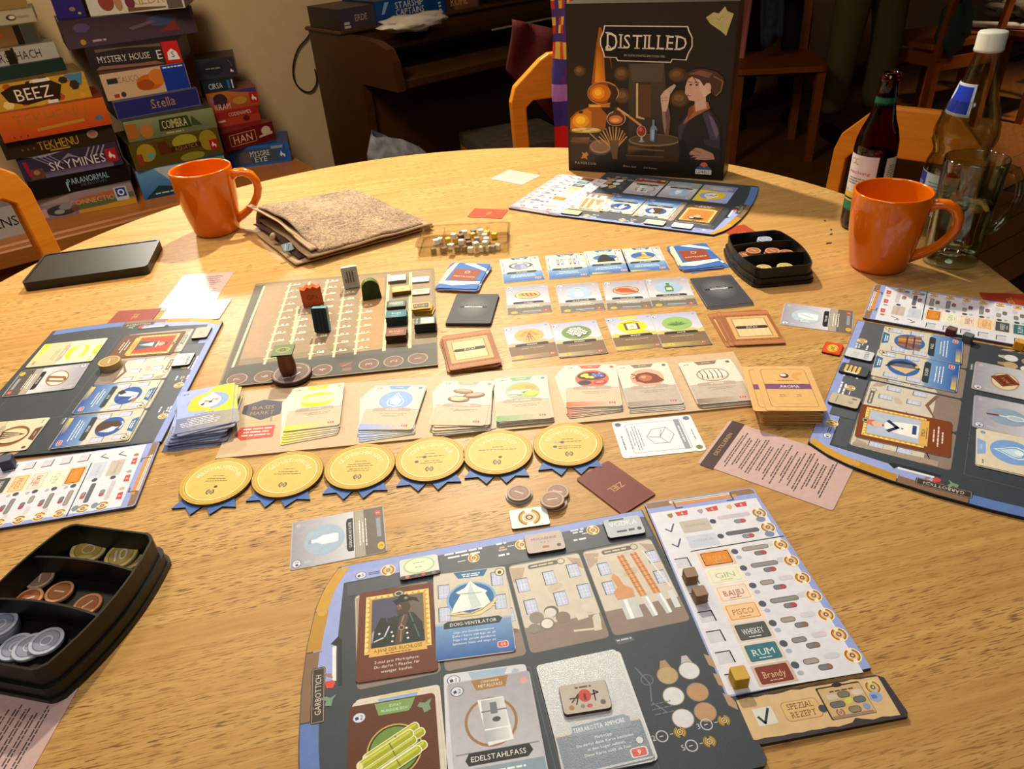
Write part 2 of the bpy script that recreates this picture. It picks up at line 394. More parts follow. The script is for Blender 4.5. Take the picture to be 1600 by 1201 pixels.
# ================================================================== MUGS
def mug(label, bx, by, hx, hy, hz, rz=None, sc=1.0):
    c = at(bx, by, 0); h = at(hx, hy, hz); ang = math.atan2(h.y-c.y, h.x-c.x) if rz is None else math.radians(rz)
    t = root('mug', label, 'mug', W(c.x, c.y), ang); t.scale = (sc, sc, sc)
    pr = [(0.01, .3), (34, .3), (36.5, 1.5), (38.5, 6), (42.5, 26), (46.8, 52), (49.6, 80), (50.6, 108), (50.2, 110.6), (48.8, 111.5), (47.4, 110.6), (47, 108), (45.8, 80), (43, 52), (38.6, 26), (34, 11), (30, 8.5), (0.01, 8)]
    MB().lathe(pr, 64).build('body', MUG, t, True)
    path = [(45.6, 0, 92), (56, 0, 97), (68, 0, 97), (79, 0, 91), (85, 0, 80), (85.5, 0, 67), (81, 0, 54), (72, 0, 41), (61, 0, 31), (50, 0, 24), (37, 0, 18)]
    MB().tube(path, [8.5, 7.2, 6.8, 6.8, 6.8, 6.8, 6.6, 6.4, 6.4, 7, 8.5], 14, flat=1.25).build('handle', MUG, t, True)
    return t
mug('glossy orange mug left of the folded brown cloth pouch', 341, 360, 408, 290, 75, sc=1.07)
mug('glossy orange mug standing before the glass tankard of water', 1370, 414, 1497, 352, 60, rz=-27, sc=1.03)

# ================================================================== GLASS AND BOTTLES
def glassmat(name, col, rough=0.02, ior=1.45):
    m, N, Lk, b = newmat(name); b.inputs['Base Color'].default_value = C(col); b.inputs['Transmission Weight'].default_value = 1
    b.inputs['Roughness'].default_value = rough; b.inputs['IOR'].default_value = ior; return m
CLEAR = glassmat('clear_glass', 'f4f8f2'); AMBER = glassmat('amber_glass', '7a3410'); WATER = glassmat('water', 'f2f6f0', 0.0, 1.33)
def thinglass(name, tint, blend, rough):
    """clear sheet: light passes straight through, the grazing parts mirror the room"""
    m, N, Lk, b = newmat(name); N.remove(b); out = [n for n in N if n.type == 'OUTPUT_MATERIAL'][0]
    tr = N.new('ShaderNodeBsdfTransparent'); tr.inputs[0].default_value = C(tint); gl = N.new('ShaderNodeBsdfGlossy'); gl.inputs['Roughness'].default_value = rough
    lw = N.new('ShaderNodeLayerWeight'); lw.inputs[0].default_value = blend; mx = N.new('ShaderNodeMixShader')
    pw1 = N.new('ShaderNodeMath'); pw1.operation = 'POWER'; pw1.inputs[1].default_value = 2.6; Lk.new(lw.outputs['Facing'], pw1.inputs[0]); pw2 = N.new('ShaderNodeMath'); pw2.operation = 'MULTIPLY_ADD'; pw2.inputs[1].default_value = blend; pw2.inputs[2].default_value = .07; Lk.new(pw1.outputs[0], pw2.inputs[0]); lw.inputs[0].default_value = .5
    Lk.new(pw2.outputs[0], mx.inputs[0]); Lk.new(tr.outputs[0], mx.inputs[1]); Lk.new(gl.outputs[0], mx.inputs[2]); Lk.new(mx.outputs[0], out.inputs[0]); return m
TANK = thinglass('tankard_glass', 'e9efe6', 1.1, .05)
PLAS = thinglass('clear_plastic', 'fbf9f2', .5, .1)
LABELM = printmat('bottle_label', 0.5, 0, 0.4)
def clipx(q, x0, sg):
    out = []
    for i in range(len(q)):
        a, b = q[i], q[(i+1) % len(q)]; ia, ib = (a[0]-x0)*sg >= 0, (b[0]-x0)*sg >= 0
        if ia: out.append(a)
        if ia != ib: t_ = (x0-a[0])/(b[0]-a[0]); out.append((x0, a[1]+(b[1]-a[1])*t_))
    return out
def wrap(name, w, h, top, art, r, parent, a0, z0, r2=None, mat=None):
    """a paper label w x h bent round a bottle of radius r (r2 at its upper edge), centred on the angle a0"""
    V = []; Fc = []; lc = []; r2 = r2 or r
    def P(x, y, off):
        rad = r+(r2-r)*(y+h/2)/h+off; a = a0+x/r; return (rad*math.cos(a)*.001, rad*math.sin(a)*.001, (z0+y+h/2)*.001)
    n = max(4, int(w/4))
    for i in range(n):
        x0, x1 = -w/2+w*i/n, -w/2+w*(i+1)/n; b = len(V); V += [P(x0, -h/2, .15), P(x1, -h/2, .15), P(x1, h/2, .15), P(x0, h/2, .15)]; Fc.append((b, b+1, b+2, b+3)); lc += list(C(top))*4
    for Pl, cols, lv in art.el:
        for q in Pl:
            for k in range(-20, 20):
                g = clipx(clipx(q, k*3.0, 1), k*3.0+3.0, -1)
                if len(g) < 3: continue
                b = len(V); V += [P(x, y, .2+.12*lv) for x, y in g]; Fc.append(tuple(range(b, b+len(g)))); lc += list(C(cols))*len(g)
    me = bpy.data.meshes.new(name); me.from_pydata(V, [], Fc); ca = me.color_attributes.new('Col', 'BYTE_COLOR', 'CORNER'); ca.data.foreach_set('color', lc)
    return link(name, me, mat or LABELM, parent)
def towards_cam(c): return math.atan2(-c.y, -c.x)
c = Vector((592, 1137)); tc_ = towards_cam(c)
t = root('beer_bottle', 'open brown beer bottle with green neck band behind the right orange mug', 'bottle', W(c.x, c.y))
pr = [(0.01, 3), (20, 1), (27, .4), (30.5, 3), (31.5, 8), (31.8, 60), (31.8, 128), (30.5, 142), (26, 158), (19.5, 174), (15.6, 190), (14, 210), (13.4, 226), (14.6, 227.5), (14.6, 232), (13.4, 233.5), (13.2, 238), (10.4, 238.5), (10.2, 228), (11.6, 208), (13.2, 190), (17, 174), (23.4, 158), (27.8, 142), (29, 128), (29, 10), (25, 6), (0.01, 6)]
MB().lathe(pr, 48).build('bottle_glass', AMBER, t, True)
MB().lathe([(0.01, 6.6), (28.2, 7.6), (28.4, 60), (28.4, 118), (28.2, 121), (0.01, 121)], 40).build('beer', plain('beer_liquid', '2a0d02', 0.1, trans=0.25), t, True)
a = Art(); a.rect(0, 0, 50, 66, 'd9cfd6', r=2); a.ring(-14, 24, 3.6, 4.6, 'c07a40'); a.ring(-6, 24, 3.6, 4.6, 'c07a40', a0=60, a1=300); a.text('mischung', -2, 8, 5, 'a82a3a', w=38); a.greek(0, -2, 40, 1.6, '6a6470', 3, 4, 3); a.rect(0, -29, 50, 8, 'd9b23c'); a.rect(-20, -22, 8, 4, '9fb48a')
wrap('front_label', 52, 68, 'd9cfd6', a, 31.9, t, tc_-.55, 54)
a = Art(); a.rect(0, 0, 26, 62, 'cfcdb8', r=2); a.greek(0, 20, 20, 1.2, '5a5648', 12, 3.4, 5)
wrap('back_label', 27, 64, 'cfcdb8', a, 31.9, t, tc_+1.05, 56)
a = Art(); a.rect(0, 0, 52, 17, '1f7a56'); a.rect(0, 7, 52, 2.4, 'e0bf50'); wrap('lower_band', 56, 20, '14583c', a, 31.9, t, tc_-.4, 33)
a = Art(); a.rect(0, 0, 80, 13, '14583a'); wrap('neck_band', 88, 16, '14583a', a, 15.2, t, tc_, 190, 14.2)

c = at(1552, 52, 289); tc_ = towards_cam(c)
t = root('water_bottle', 'tall clear glass water bottle with white cap and blue labels', 'bottle', W(c.x, c.y))
def dia(r, z, k, n):
    if 148 < z < 205: r += 0.9*(1 if ((k+int((z-148)/4.8)) % 6) < 3 else -0.2)*(1 if (k*1+int((z-148)/4.8)*5) % 6 < 3 else .2)
    return r
prof = [(0.01, 3), (34, .6), (40, 3), (42.5, 9), (42.5, 112), (41, 122), (37.5, 132), (37, 140), (40, 150)]
prof += [(41.5-abs(z-166)*.02-max(0, z-170)*.19, z) for z in range(154, 206, 4)] + [(30, 215), (25, 232), (20.5, 252), (16.8, 272), (14.6, 288), (14, 300), (10.4, 300), (12.6, 288), (15, 270), (18.8, 252), (23.4, 232), (28.6, 212), (36.4, 190), (39.8, 166), (38.2, 150), (35.2, 140), (35.7, 130), (39.4, 121), (41, 112), (41, 10), (35, 6), (0.01, 6)]
b = MB(); n = 72; v = []; f = []
for i, (r, z) in enumerate(prof):
    for k in range(n):
        q = dia(r, z, k, n) if i < 24 else r; A_ = 2*PI*k/n; v.append((q*math.cos(A_), q*math.sin(A_), z))
for i in range(len(prof)-1):
    for k in range(n): f.append((i*n+k, i*n+(k+1) % n, (i+1)*n+(k+1) % n, (i+1)*n+k))
b.raw(v, f).build('bottle_glass', thinglass('bottle_clear_glass', 'eef0e6', .8, .06), t, True)
cp = [(14.6, 284), (18.4, 285), (18.6, 289), (18, 290), (18.2, 310), (16.6, 312.5), (0.01, 313)]; t.scale = (1.04, 1.04, .935)
MB().lathe(cp, 40, cap0=False).build('cap', plain('white_cap', 'd8d8c8', 0.45), t, True)
a = Art(); a.rect(0, 0, 58, 44, 'c9d4e0', r=1); a.rect(4, 0, 44, 38, '1236c0'); a.ell(-18, 6, 9, 15, 'c9d4e0', -20)
wrap('neck_label', 60, 46, 'dfe6ee', a, 33.5, t, tc_-.95, 196, 23.5)
a = Art(); a.rect(0, 0, 78, 66, '9fb0b4'); a.rect(-22, 6, 26, 54, '202a80'); a.ring(-22, -2, 4, 7, 'e8ecf4'); a.greek(-22, 16, 18, 2.4, '8a94c8', 2, 4); a.greek(14, 20, 34, 1.6, '5a6a74', 8, 5, 4)
wrap('body_label', 80, 68, '9fb0b4', a, 42.7, t, tc_-.75, 38)

c = Vector((658.5, 987)); h = at(1600, 300, 95); ang = math.atan2(h.y-c.y, h.x-c.x)
t = root('glass_tankard', 'clear glass tankard with handle half filled with water', 'glass', W(c.x, c.y), ang)
pr = [(0.01, 4), (28, 1), (35, .4), (37, 3), (37.2, 10), (36, 14), (37, 40), (38.5, 90), (40.5, 150), (40, 152.4), (39, 152.4), (38.6, 150), (36.7, 90), (35, 40), (34, 22), (27, 17), (0.01, 16)]
MB().lathe(pr, 56).build('glass_body', TANK, t, True)
MB().lathe([(0.01, 16.6), (26.6, 17.6), (33.4, 22.4), (34.5, 40), (35.7, 72), (36.1, 86), (35.7, 87.2), (0.01, 87)], 56).build('water', WATER, t, True)
path = [(38.4, 0, 128), (50, 0, 133), (64, 0, 128), (76, 0, 112), (80, 0, 92), (76, 0, 70), (66, 0, 52), (52, 0, 40), (37.6, 0, 36)]
MB().tube(path, [7.5, 6.4, 6, 6, 6, 6, 6, 6.4, 7.5], 14).build('handle', TANK, t, True)

# ================================================================== BLACK TRAYS WITH COINS
def barrel(w, l, bulge, n=10, off=0.0, r=7):
    p = []; hw, hl = w/2+off, l/2+off
    for i in range(n+1): y = -hl+r+(2*hl-2*r)*i/n; p.append((hw+bulge*(1-(y/hl)**2), y))
    p += [(hw-r*.4, hl-r*.25), (hw-r, hl), (-hw+r, hl), (-hw+r*.4, hl-r*.25)]
    for i in range(n+1): y = hl-r-(2*hl-2*r)*i/n; p.append((-hw-bulge*(1-(y/hl)**2), y))
    p += [(-hw+r*.4, -hl+r*.25), (-hw+r, -hl), (hw-r, -hl), (hw-r*.4, -hl+r*.25)]
    return p
def ringwall(b, outer, inner, z0, z1):
    n = len(outer); v = [(x, y, z0) for x, y in outer]+[(x, y, z1) for x, y in outer]+[(x, y, z1) for x, y in inner]+[(x, y, z0) for x, y in inner]; f = []
    for i in range(n):
        j = (i+1) % n; f += [(i, j, n+j, n+i), (n+i, n+j, 2*n+j, 2*n+i), (2*n+i, 2*n+j, 3*n+j, 3*n+i), (3*n+i, 3*n+j, j, i)]
    return b.raw(v, f)
def coin_tray(label, x, y, deg, w, l, ht):
    t = root('coin_tray', label, 'tray', W(x, y), math.radians(deg))
    MB().prism(barrel(w, l, 11, off=4), 0, 5).build('base', BLACK, t)
    b = MB(); ringwall(b, barrel(w, l, 11, off=2.4), barrel(w, l, 11, off=-1.8), 5, ht*.45); ringwall(b, barrel(w, l, 11), barrel(w, l, 11, off=-1.8), ht*.45, ht)
    b.build('wall', BLACK, t)
    for sy in (-1, 1):
        pts = []
        for i in range(13):
            X = -1+2*i/12; pts.append((X*(w/2+8.5), sy*l*.165+9+5*(1-X*X)))
        q = pts+[(a_, b_-2) for a_, b_ in pts[::-1]]
        MB().prism(q, 5.05, ht-4).build('divider', BLACK, t)
    return t
coin_tray('black plastic coin tray at the left edge holding gold, copper and silver coins', -392, 435, -15, 91, 143, 36)
coin_tray('black plastic coin tray near the right orange mug', 397, 1015, 2.5, 78, 132, 28)
def coin(label, x, y, z, r, top, rim, dark, txt, rot=0, group=None, t=2.2, tilt=None, name='coin'):
    a = Art(0.02); a.ell(0, 0, r*.97, r*.97, rim); a.ell(0, 0, r*.80, r*.80, top); a.ring(0, 0, r*.72, r*.76, dark)
    a.text(txt, 0, 0, r*.85, mix(top, 'ffffff', .45)) if txt else a.ring(0, 0, r*.3, r*.36, mix(top, 'ffffff', .45))
    o = slab(name, circ(r, 36), t, rim, mix(rim, '000000', .25), a, COINM, bev=.25); lay(o, x, y, z, rot)
    if tilt: o.rotation_euler = (tilt[0], tilt[1], math.radians(rot))
    return tag(o, label, 'coin', group)
def coinpx(label, px, py, z, *a_, **k_): c = at(px, py, z); return coin(label, c.x, c.y, z, *a_, **k_)
GO = ('b39a4c', 'cdb878', '7e6a2c'); CU = ('9a5a2c', 'c98e60', '6e3a18'); SI = ('8d93a8', 'b4bacb', '5a6076'); BR = ('9a7664', 'b89a86', '6a4c3e')
coinpx('gold coin with a leaf in the far compartment of the left tray', 139, 860, 9.2, 15.5, *GO, '', 20, tilt=(.1, .12))
coinpx('gold coin marked 10 in the left tray', 191, 868, 9.4, 15.5, *GO, '10', 10, tilt=(.1, -.12))
coinpx('gold coin half hidden beneath the one marked 10', 204, 872, 5.3, 15.5, *GO, '', 0)
for i, (px, py, z, lb) in enumerate(((64, 905, 10.0, 'pale copper coin in the middle compartment of the left tray'), (26, 910, 12.2, 'copper coin lying highest at the left of the left tray'), (94, 926, 7.4, 'copper coin marked 1 right of the centre of the left tray'), (46, 937, 9.5, 'copper coin nearest the silver compartment of the left tray'), (138, 946, 5.3, 'copper coin alone at the right wall of the left tray'), (22, 914, 9.8, 'copper coin under the highest one at the left'))):
    coinpx(lb, px, py, z, 12, *(CU if i else BR), '1', 15+i*31)
for i, (px, py, z, lb) in enumerate(((74, 1003, 10.2, 'silver coin lying on top in the near compartment of the left tray'), (48, 1012, 7.8, 'silver coin under the topmost one in the left tray'), (26, 1012, 5.4, 'silver coin flat at the bottom of the near compartment'), (6, 986, 5.2, 'lowest silver coin of the small pile at the left edge'), (5, 983, 7.6, 'second silver coin of the pile at the left edge'), (4, 980, 10.0, 'third silver coin of the pile at the left edge'), (2, 977, 12.4, 'top silver coin of the pile at the left edge'))):
    coinpx(lb, px, py, z, 13.5, *SI, '', 15+i*31)
for px, py, z, cl, lb in ((1182, 397, 17, CU, 'copper coin with a red centre in the right tray'), (1211, 396, 17, CU, 'second copper coin in the middle of the right tray'), (1232, 398, 12.4, CU, 'copper coin partly hidden at the right of the right tray'), (1166, 400, 12.4, CU, 'copper coin partly hidden at the left of the right tray'), (1200, 379, 19.3, SI, 'silver coin peeping over the far divider of the right tray'), (1199, 425, 19.3, GO, 'gold coin at the near wall of the right tray, left one'), (1232, 422, 19.3, GO, 'gold coin at the near wall of the right tray, right one')):
    c = at(px, py, z+2); c.y = 966 if cl == GO else (1066 if cl == SI else 1026+(px % 7)); n_ = int((z-5.1)/2.32)
    coin(lb, c.x, c.y, 5.1+n_*2.32, 11, *cl, '1' if cl == CU else '', 40)
    for k in range(n_): coin('coin in the pile under the '+' '.join(lb.split()[:5])+(' %d' % px if 0 else ' of the right tray' if 'tray' not in lb[:30] else ''), c.x+math.sin(k*2.1+px)*.9, c.y+math.cos(k*1.7)*.9, 5.1+k*2.32, 11, *cl, '', 40*k, group='piled coins in the right tray')
# loose coins before the medals
coinpx('silver coin under a brown coin above the laurel tile', 811, 774, 0, 13.5, *SI, '', 0)
coinpx('brown wooden looking coin marked 1 on the silver coin', 811, 771.5, 2.5, 12, *BR, '1', 60)
coinpx('lowest brown coin of the pile of three beside the laurel tile', 868, 787, 0, 11.5, *BR, '1', 20)
coinpx('farthest brown coin of the pile of three', 871, 770, 2.5, 11.5, *BR, '1', 70)
coinpx('topmost brown coin of the pile of three beside the laurel tile', 863, 782, 5.0, 11.8, *BR, '1', 95)

# black lid
c = pose([(65, 397), (247, 377), (229, 417), (44, 438)], 15); w_, l_ = 196, 122
t = root('box_lid', 'flat black plastic box lid lying at the far left table edge', 'lid', W(c[0], c[1]), math.radians(c[2]))
MB().prism(rr(w_, l_, 8), 0, 13).build('shell', BLACK, t)
b = MB(); ringwall(b, rr(w_, l_, 8), rr(w_-7, l_-7, 6), 13.05, 15.5); b.build('rim', BLACK, t)
MB().prism(rr(w_-7.4, l_-7.4, 6), 13.02, 14.4).build('panel', BLACK, t)

# clear tray with cubes
cx, cy, cdg = -62, 1184, -4
t = root('clear_tray', 'shallow clear plastic tray full of small wooden cubes', 'tray', W(cx, cy), math.radians(cdg))
b = MB(); ringwall(b, rr(150, 92, 9), rr(147.5, 89.5, 8), 1.3, 17); ringwall(b, rr(156, 98, 10), rr(147.6, 89.6, 8), 17.05, 18.3); b.build('wall', PLAS, t)
MB().prism(rr(150, 92, 9), .1, 1.25).build('bottom', PLAS, t)
b = MB(); b.box(-38, -36.6, -43, 43, 1.4, 14); b.box(36, 37.4, -43, 43, 1.4, 14); b.build('divider', PLAS, t)
def cube(label, x, y, z, s, col, rot, group=None, mat=None, cat='cube', name='wooden_cube'):
    o = slab(name, rr(s, s, s*.08, 1), s*.97, mix(col, 'ffffff', .06), col, None, MATTE, bev=.3); lay(o, x, y, z, rot); return tag(o, label, cat, group)  # top face coloured a little lighter than the sides, like light from above
KC = {'y': 'd8b018', 'w': 'e8e2d2', 'b': '6e4a30', 'g': '8a8578'}; KN = {'y': 'yellow', 'w': 'white', 'b': 'brown', 'g': 'grey'}
cubes = 'y480,350,0 y575,350,0 y790,290,8 y965,265,8 y1060,290,0 w690,260,8 w330,370,0 w385,350,0 w550,300,8 w645,375,8 w890,245,8 w940,300,8 w960,350,8 w940,395,8 w1100,430,0 w830,460,8 w760,510,0 w890,520,0 w520,470,8 b300,480,0 b430,470,0 b600,455,0 b690,455,0 b640,310,8 b740,395,0 b735,350,0 g800,240,0 g840,345,8 g1040,500,0 g500,430,0 g650,250,0 g940,450,0 w970,500,0'
for i, q in enumerate(cubes.split()):
    X, Y, Z_ = q[1:].split(','); p_ = at(640+int(X)/8, 330+int(Y)/8+2, int(Z_)+5)
    lx, ly = p_.x-cx, p_.y-cy; lx = max(-66, min(66, lx)); ly = max(-38, min(38, ly))
    cube('small %s wooden cube lying in the clear plastic tray' % KN[q[0]], cx+lx, cy+ly, 1.4+int(Z_)*1.02+i*.012, 8.6, KC[q[0]], random.Random(i).uniform(-35, 35), KN[q[0]]+' cubes in the clear tray')

# ================================================================== CLOTH POUCH
def fuzzy():
    m, N, Lk, b = newmat('brown_terry_cloth'); tc = N.new('ShaderNodeTexCoord')
    n = N.new('ShaderNodeTexNoise'); n.inputs['Scale'].default_value = 190; n.inputs['Detail'].default_value = 6; n.inputs['Distortion'].default_value = 1.4
    n2 = N.new('ShaderNodeTexNoise'); n2.inputs['Scale'].default_value = 16; n2.inputs['Detail'].default_value = 3
    for q in (n, n2): Lk.new(tc.outputs['Object'], q.inputs['Vector'])
    r = N.new('ShaderNodeValToRGB'); e = r.color_ramp.elements; e[0].position = .36; e[0].color = C('5c4432'); e[1].position = .60; e[1].color = C('c8a682')
    ad = N.new('ShaderNodeMath'); ad.operation = 'MULTIPLY_ADD'; ad.inputs[1].default_value = .3; Lk.new(n2.outputs['Fac'], ad.inputs[0]); 
    ml = N.new('ShaderNodeMath'); ml.operation = 'MULTIPLY'; ml.inputs[1].default_value = .7; Lk.new(n.outputs['Fac'], ml.inputs[0]); Lk.new(ml.outputs[0], ad.inputs[2])
    Lk.new(ad.outputs[0], r.inputs[0]); Lk.new(r.outputs[0], b.inputs['Base Color']); b.inputs['Roughness'].default_value = .95; b.inputs['Sheen Weight'].default_value = .3
    bp = N.new('ShaderNodeBump'); bp.inputs['Strength'].default_value = 1; bp.inputs['Distance'].default_value = .004; Lk.new(n.outputs['Fac'], bp.inputs['Height']); Lk.new(bp.outputs[0], b.inputs['Normal'])
    return m
TERRY = fuzzy(); HEM = plain('tan_hem', 'b09474', 0.9, bump=(500, .6, .001)); LINING = plain('plum_lining', '4a3434', 0.8, bump=(200, .3, .001), var=.2)
t = root('cloth_pouch', 'folded brown terry cloth pouch with open end beside the left orange mug', 'pouch', W(-326, 1235))
def pw(px, py, z): q = at(px, py, z); return Vector((q.x+330, q.y-1235, z))
A_, B_, C_, D_ = pw(389, 322, 42), pw(548, 290, 20), pw(674, 345, 16), pw(492, 392, 20)
def noise2(u, v): return math.sin(7*u+3*v)*.5+math.sin(13*u-9*v+1)*.3+math.sin(19*v+5*u+2)*.25
def sheet(name, cs, hump, mat, nu=40, nv=40, th=3.0, edge=4, parent=t, wob=2.5):
    v = []; f = []
    for j in range(nv+1):
        for i in range(nu+1):
            u, w = i/nu, j/nv; p = cs[0]*(1-u)*(1-w)+cs[1]*u*(1-w)+cs[2]*u*w+cs[3]*(1-u)*w
            e = min(1, 7*w, 7*(1-w), 9*(1-u)+0.0) if edge else 1; e = max(0, e)**.6
            z = p.z+hump*math.sin(PI*w)*(.55+.45*math.cos(u*2.2))+noise2(u*1.3, w)*wob
            if edge: z = edge+(z-edge)*e if w < .5 or u > .9 else z*(.82+.18*e)
            p = Vector((p.x+noise2(w*2, u)*wob*.9, p.y+noise2(u*3, w)*wob*.9, z)); v.append(p)
    for j in range(nv):
        for i in range(nu): a_ = j*(nu+1)+i; f.append((a_, a_+1, a_+nu+2, a_+nu+1))
    o = MB().raw(v, f).build(name, mat, parent, True); m = o.modifiers.new('s', 'SOLIDIFY'); m.thickness = th*.001; m.offset = -1; return o
sheet('upper_panel', (A_, B_, C_, D_), 16, TERRY)
sheet('hem', (A_+Vector((-9, -3, 0)), A_+Vector((2, 2, 1)), D_+Vector((4, 4, 2)), D_+Vector((-12, -3, 2))), 12, HEM, 8, 30, edge=0, th=2, wob=1.6)
sheet('middle_fold', (pw(400, 345, 14), pw(560, 320, 12), pw(673, 351, 12), pw(478, 404, 14)), 4, HEM, 24, 24, th=2.5, edge=0, wob=1.4)
sheet('lower_panel', (pw(396, 366, 3.4), pw(560, 330, 3.4), pw(672, 356, 3.6), pw(458, 415, 3.6)), 0, HEM, 30, 30, th=2.5, edge=0, wob=.6)
sheet('lining', (pw(392, 352, 8), pw(470, 330, 10), pw(520, 380, 10), pw(462, 405, 8)), 9, LINING, 14, 14, th=1, edge=0, wob=1.2)
o = MB().lathe([(0.01, 0), (6, 0), (7.5, 2), (6, 4), (0.01, 5)], 20).build('button', plain('bone_button', '9a8468', .5), t, True); q = pw(424, 370, 20); o.location = q*.001; o.rotation_euler = (.9, 0, -.7)
c = at(449, 386, 20); o = slab('printed_tile', rr(18, 14, 2), 3, '8fa0a8', '4a5660', Art().line([(-6, -4), (-2, 5)], 1.2, 'e8eef0').line([(0, -5), (4, 4)], 1.2, '38424a')); lay(o, c.x, c.y, 19, 20); o.rotation_euler = (.8, 0, .5); tag(o, 'small grey blue tile poking out of the cloth pouch', 'tile')
# splinters / crumbs on the table
for i, (px, py, l_) in enumerate(((1291, 381, 9), (1297, 367, 5), (1298, 360, 4), (1289, 346, 3))):
    c = at(px, py, 0); o = MB().tube([(0, 0, .9), (l_*.4, 1.5, .9), (l_*.7, .4, .9), (l_, 2.4, .9)], .8, 5).build('crumb', plain('crumb', '3a2010', .8)); lay(o, c.x, c.y, 0, 15*i)
    tag(o, 'tiny dark crumb on the table between the right coin tray and the beer bottle', 'crumb', 'crumbs near the beer bottle')
# ================================================================== CARD FACES (local mm, 63 x 88)
CT = 0.55
def laurel(a, x, y, r, col='b8862c', ink='5a3c14', rot=0, plate=None):
    a.push(x, y, rot)
    if plate: a.ell(0, 0, r*1.15, r*1.15, plate, n=20)
    a.ring(0, 0, r*.62, r, col, 9, 110, 250); a.ring(0, 0, r*.62, r, col, 9, -70, 70); a.ring(0, 0, r*.84, r*.92, ink, 9, 115, 245); a.ring(0, 0, r*.84, r*.92, ink, 9, -65, 65)
    a.ell(0, 0, r*.52, r*.52, mix(col, 'ffffff', .25), n=14); a.ring(0, 0, r*.2, r*.34, ink, 8); a.pop()
def badge(a, x, y, t='2'):
    a.ell(x, y, 5, 4.2, '3a466a', n=18); a.ell(x, y, 4.4, 3.7, 'd5d9e6', n=18); a.rect(x-1.6, y-.4, 2.4, 2.4, '2c3a62', 20); a.text(t, x+1.7, y, 3.4, '2c3a62')
def i_drop(a, sc=1, c1='dff0fa', c2='6fa3dc'):
    def d(k): return [(0, 16*k), (4*k, 8*k), (9*k, 1*k), (10.5*k, -5*k), (8*k, -11*k), (0, -14*k), (-8*k, -11*k), (-10.5*k, -5*k), (-9*k, 1*k), (-4*k, 8*k)]
    a.poly(d(1), c1).poly(d(.84), c2).poly(d(.7), 'c2e0f4'); a.ell(1, -6, 4, 4, 'e6f5fc')
def i_lemon(a): a.ell(0, 3, 21, 14, 'e4d9b4'); a.poly([(-19, -2), (-17, -10), (-8, -14), (8, -14), (18, -9), (19, -4), (10, -6), (-6, -6)], 'ecdf2c'); a.poly([(-19, 4), (-14, 12), (0, 15), (14, 13), (19, 6), (10, 9), (-6, 9)], 'ecd81c')
def i_potato(a):
    for x, y, rx, ry, c, rot in ((-4, 9, 12, 5, 'a87850', -6), (10, 1, 13, 6, '94663c', 8), (-7, -7, 13, 6.5, '9c7248', -4)): a.ell(x, y, rx, ry, '5e3c20', rot); a.ell(x, y+.6, rx-1, ry-1, c, rot); a.ell(x, y+1.8, rx-3, ry-3.2, mix(c, 'ffffff', .35), rot)
    a.ell(-8, -7, 8, 3.4, 'd8c8a0')
def i_ginger(a):
    a.ell(0, 9, 15, 5.5, 'd2b060', 4); a.ell(9, 7, 7, 4, 'c8a24c', -20); a.ell(-9, -3, 9, 6, 'e8ecd8', 10); a.poly([(-6, 2), (10, 3), (4, -10)], 'dfe6cc'); a.poly([(-2, -2), (6, 0), (3, -7)], '5c7c4c')
    a.ell(10, -6, 9, 6, 'c8d030', 5); a.ell(10, -5, 6, 3.6, 'e0e468'); a.line([(-16, -6), (-2, -8)], 1.4, '5c7c4c')
def i_berry(a):
    a.ell(0, 6, 17, 9, '5a3424'); 
    for x, y in ((-10, 7), (-5, 4), (-7, 9), (0, 3)): a.ell(x, y, 3.6, 3, 'c8c838', n=10); a.ell(x, y, 2, 1.6, 'eae890', n=8)
    for x, y in ((3, 9), (8, 6), (10, 10), (5, 5), (12, 5)): a.ell(x, y, 3.4, 3, '5a64b4', n=10); a.ell(x-.6, y+.6, 1.2, 1, 'b4bce4', n=6)
    a.ell(-9, -8, 8, 5, '3c3440'); a.ell(9, -8, 8, 5, 'b84030', 10); a.ell(9, -7, 5, 2.4, 'e08c78', 10)
def i_plum(a): a.ell(2, 3, 17, 14, 'e8b090'); a.poly([(-14, 3), (-10, 10), (2, 12), (12, 6), (19, -8), (10, -12), (-4, -12), (-14, -6)], '7e3c28'); a.ell(-2, 0, 8, 7, 'b46a4c'); a.ell(-4, 2, 3, 3, 'd89c80'); a.line([(-12, 6), (-17, 10)], 1.6, '6a3020'); a.line([(-12, 2), (-17, 0)], 1.4, '6a3020')
def i_larva(a):
    a.ell(0, 0, 19, 14, '9c8464'); a.ell(0, 0, 17.6, 12.6, 'd9cdb4'); 
    for k, x in enumerate((-11, -5, 1, 7, 12)): a.ell(x, 2-k*.1, 4.4, 8.5-abs(x)*.2, 'efe9dc', 18); a.line([(x-3, 9), (x-1.4, 1), (x-2.6, -8)], 1.1, '463c34')
def i_wheat(a):
    for s in (-1, 1):
        for k in range(6): a.ell(s*(2+k*1.7), 10-k*1.4-(k > 2)*k*.6, 3.4, 1.3, 'c88c40', s*50, 8)
    a.line([(-2, -14), (0, 6)], 1.2, '7a5424').line([(2, -14), (1, 6)], 1.2, '7a5424').line([(-6, -13), (-1, 4)], 1, '9a6c34').line([(6, -13), (2, 4)], 1, '9a6c34').ell(0, -2, 4, 2, 'b07a3c')
def i_hops(a):
    for j in range(6):
        for k in range(5): x = -11+5.2*k+(j % 2)*2.4; y = 10-4.2*j; (x*x+y*y*1.5 < 190) and a.ell(x, y, 3.2, 2.6, '38402c', 0, 8).ell(x, y+.5, 2.6, 1.9, 'f2f2e4', 0, 8)
def i_jar(a): a.rect(0, 0, 20, 18, '6a4428', r=2).rect(0, 0, 13, 15, 'efe6d2', r=1).line([(-12, 10), (12, 12)], 1.4, '5a3a20').ell(0, 0, 3, 3, 'd8b860')
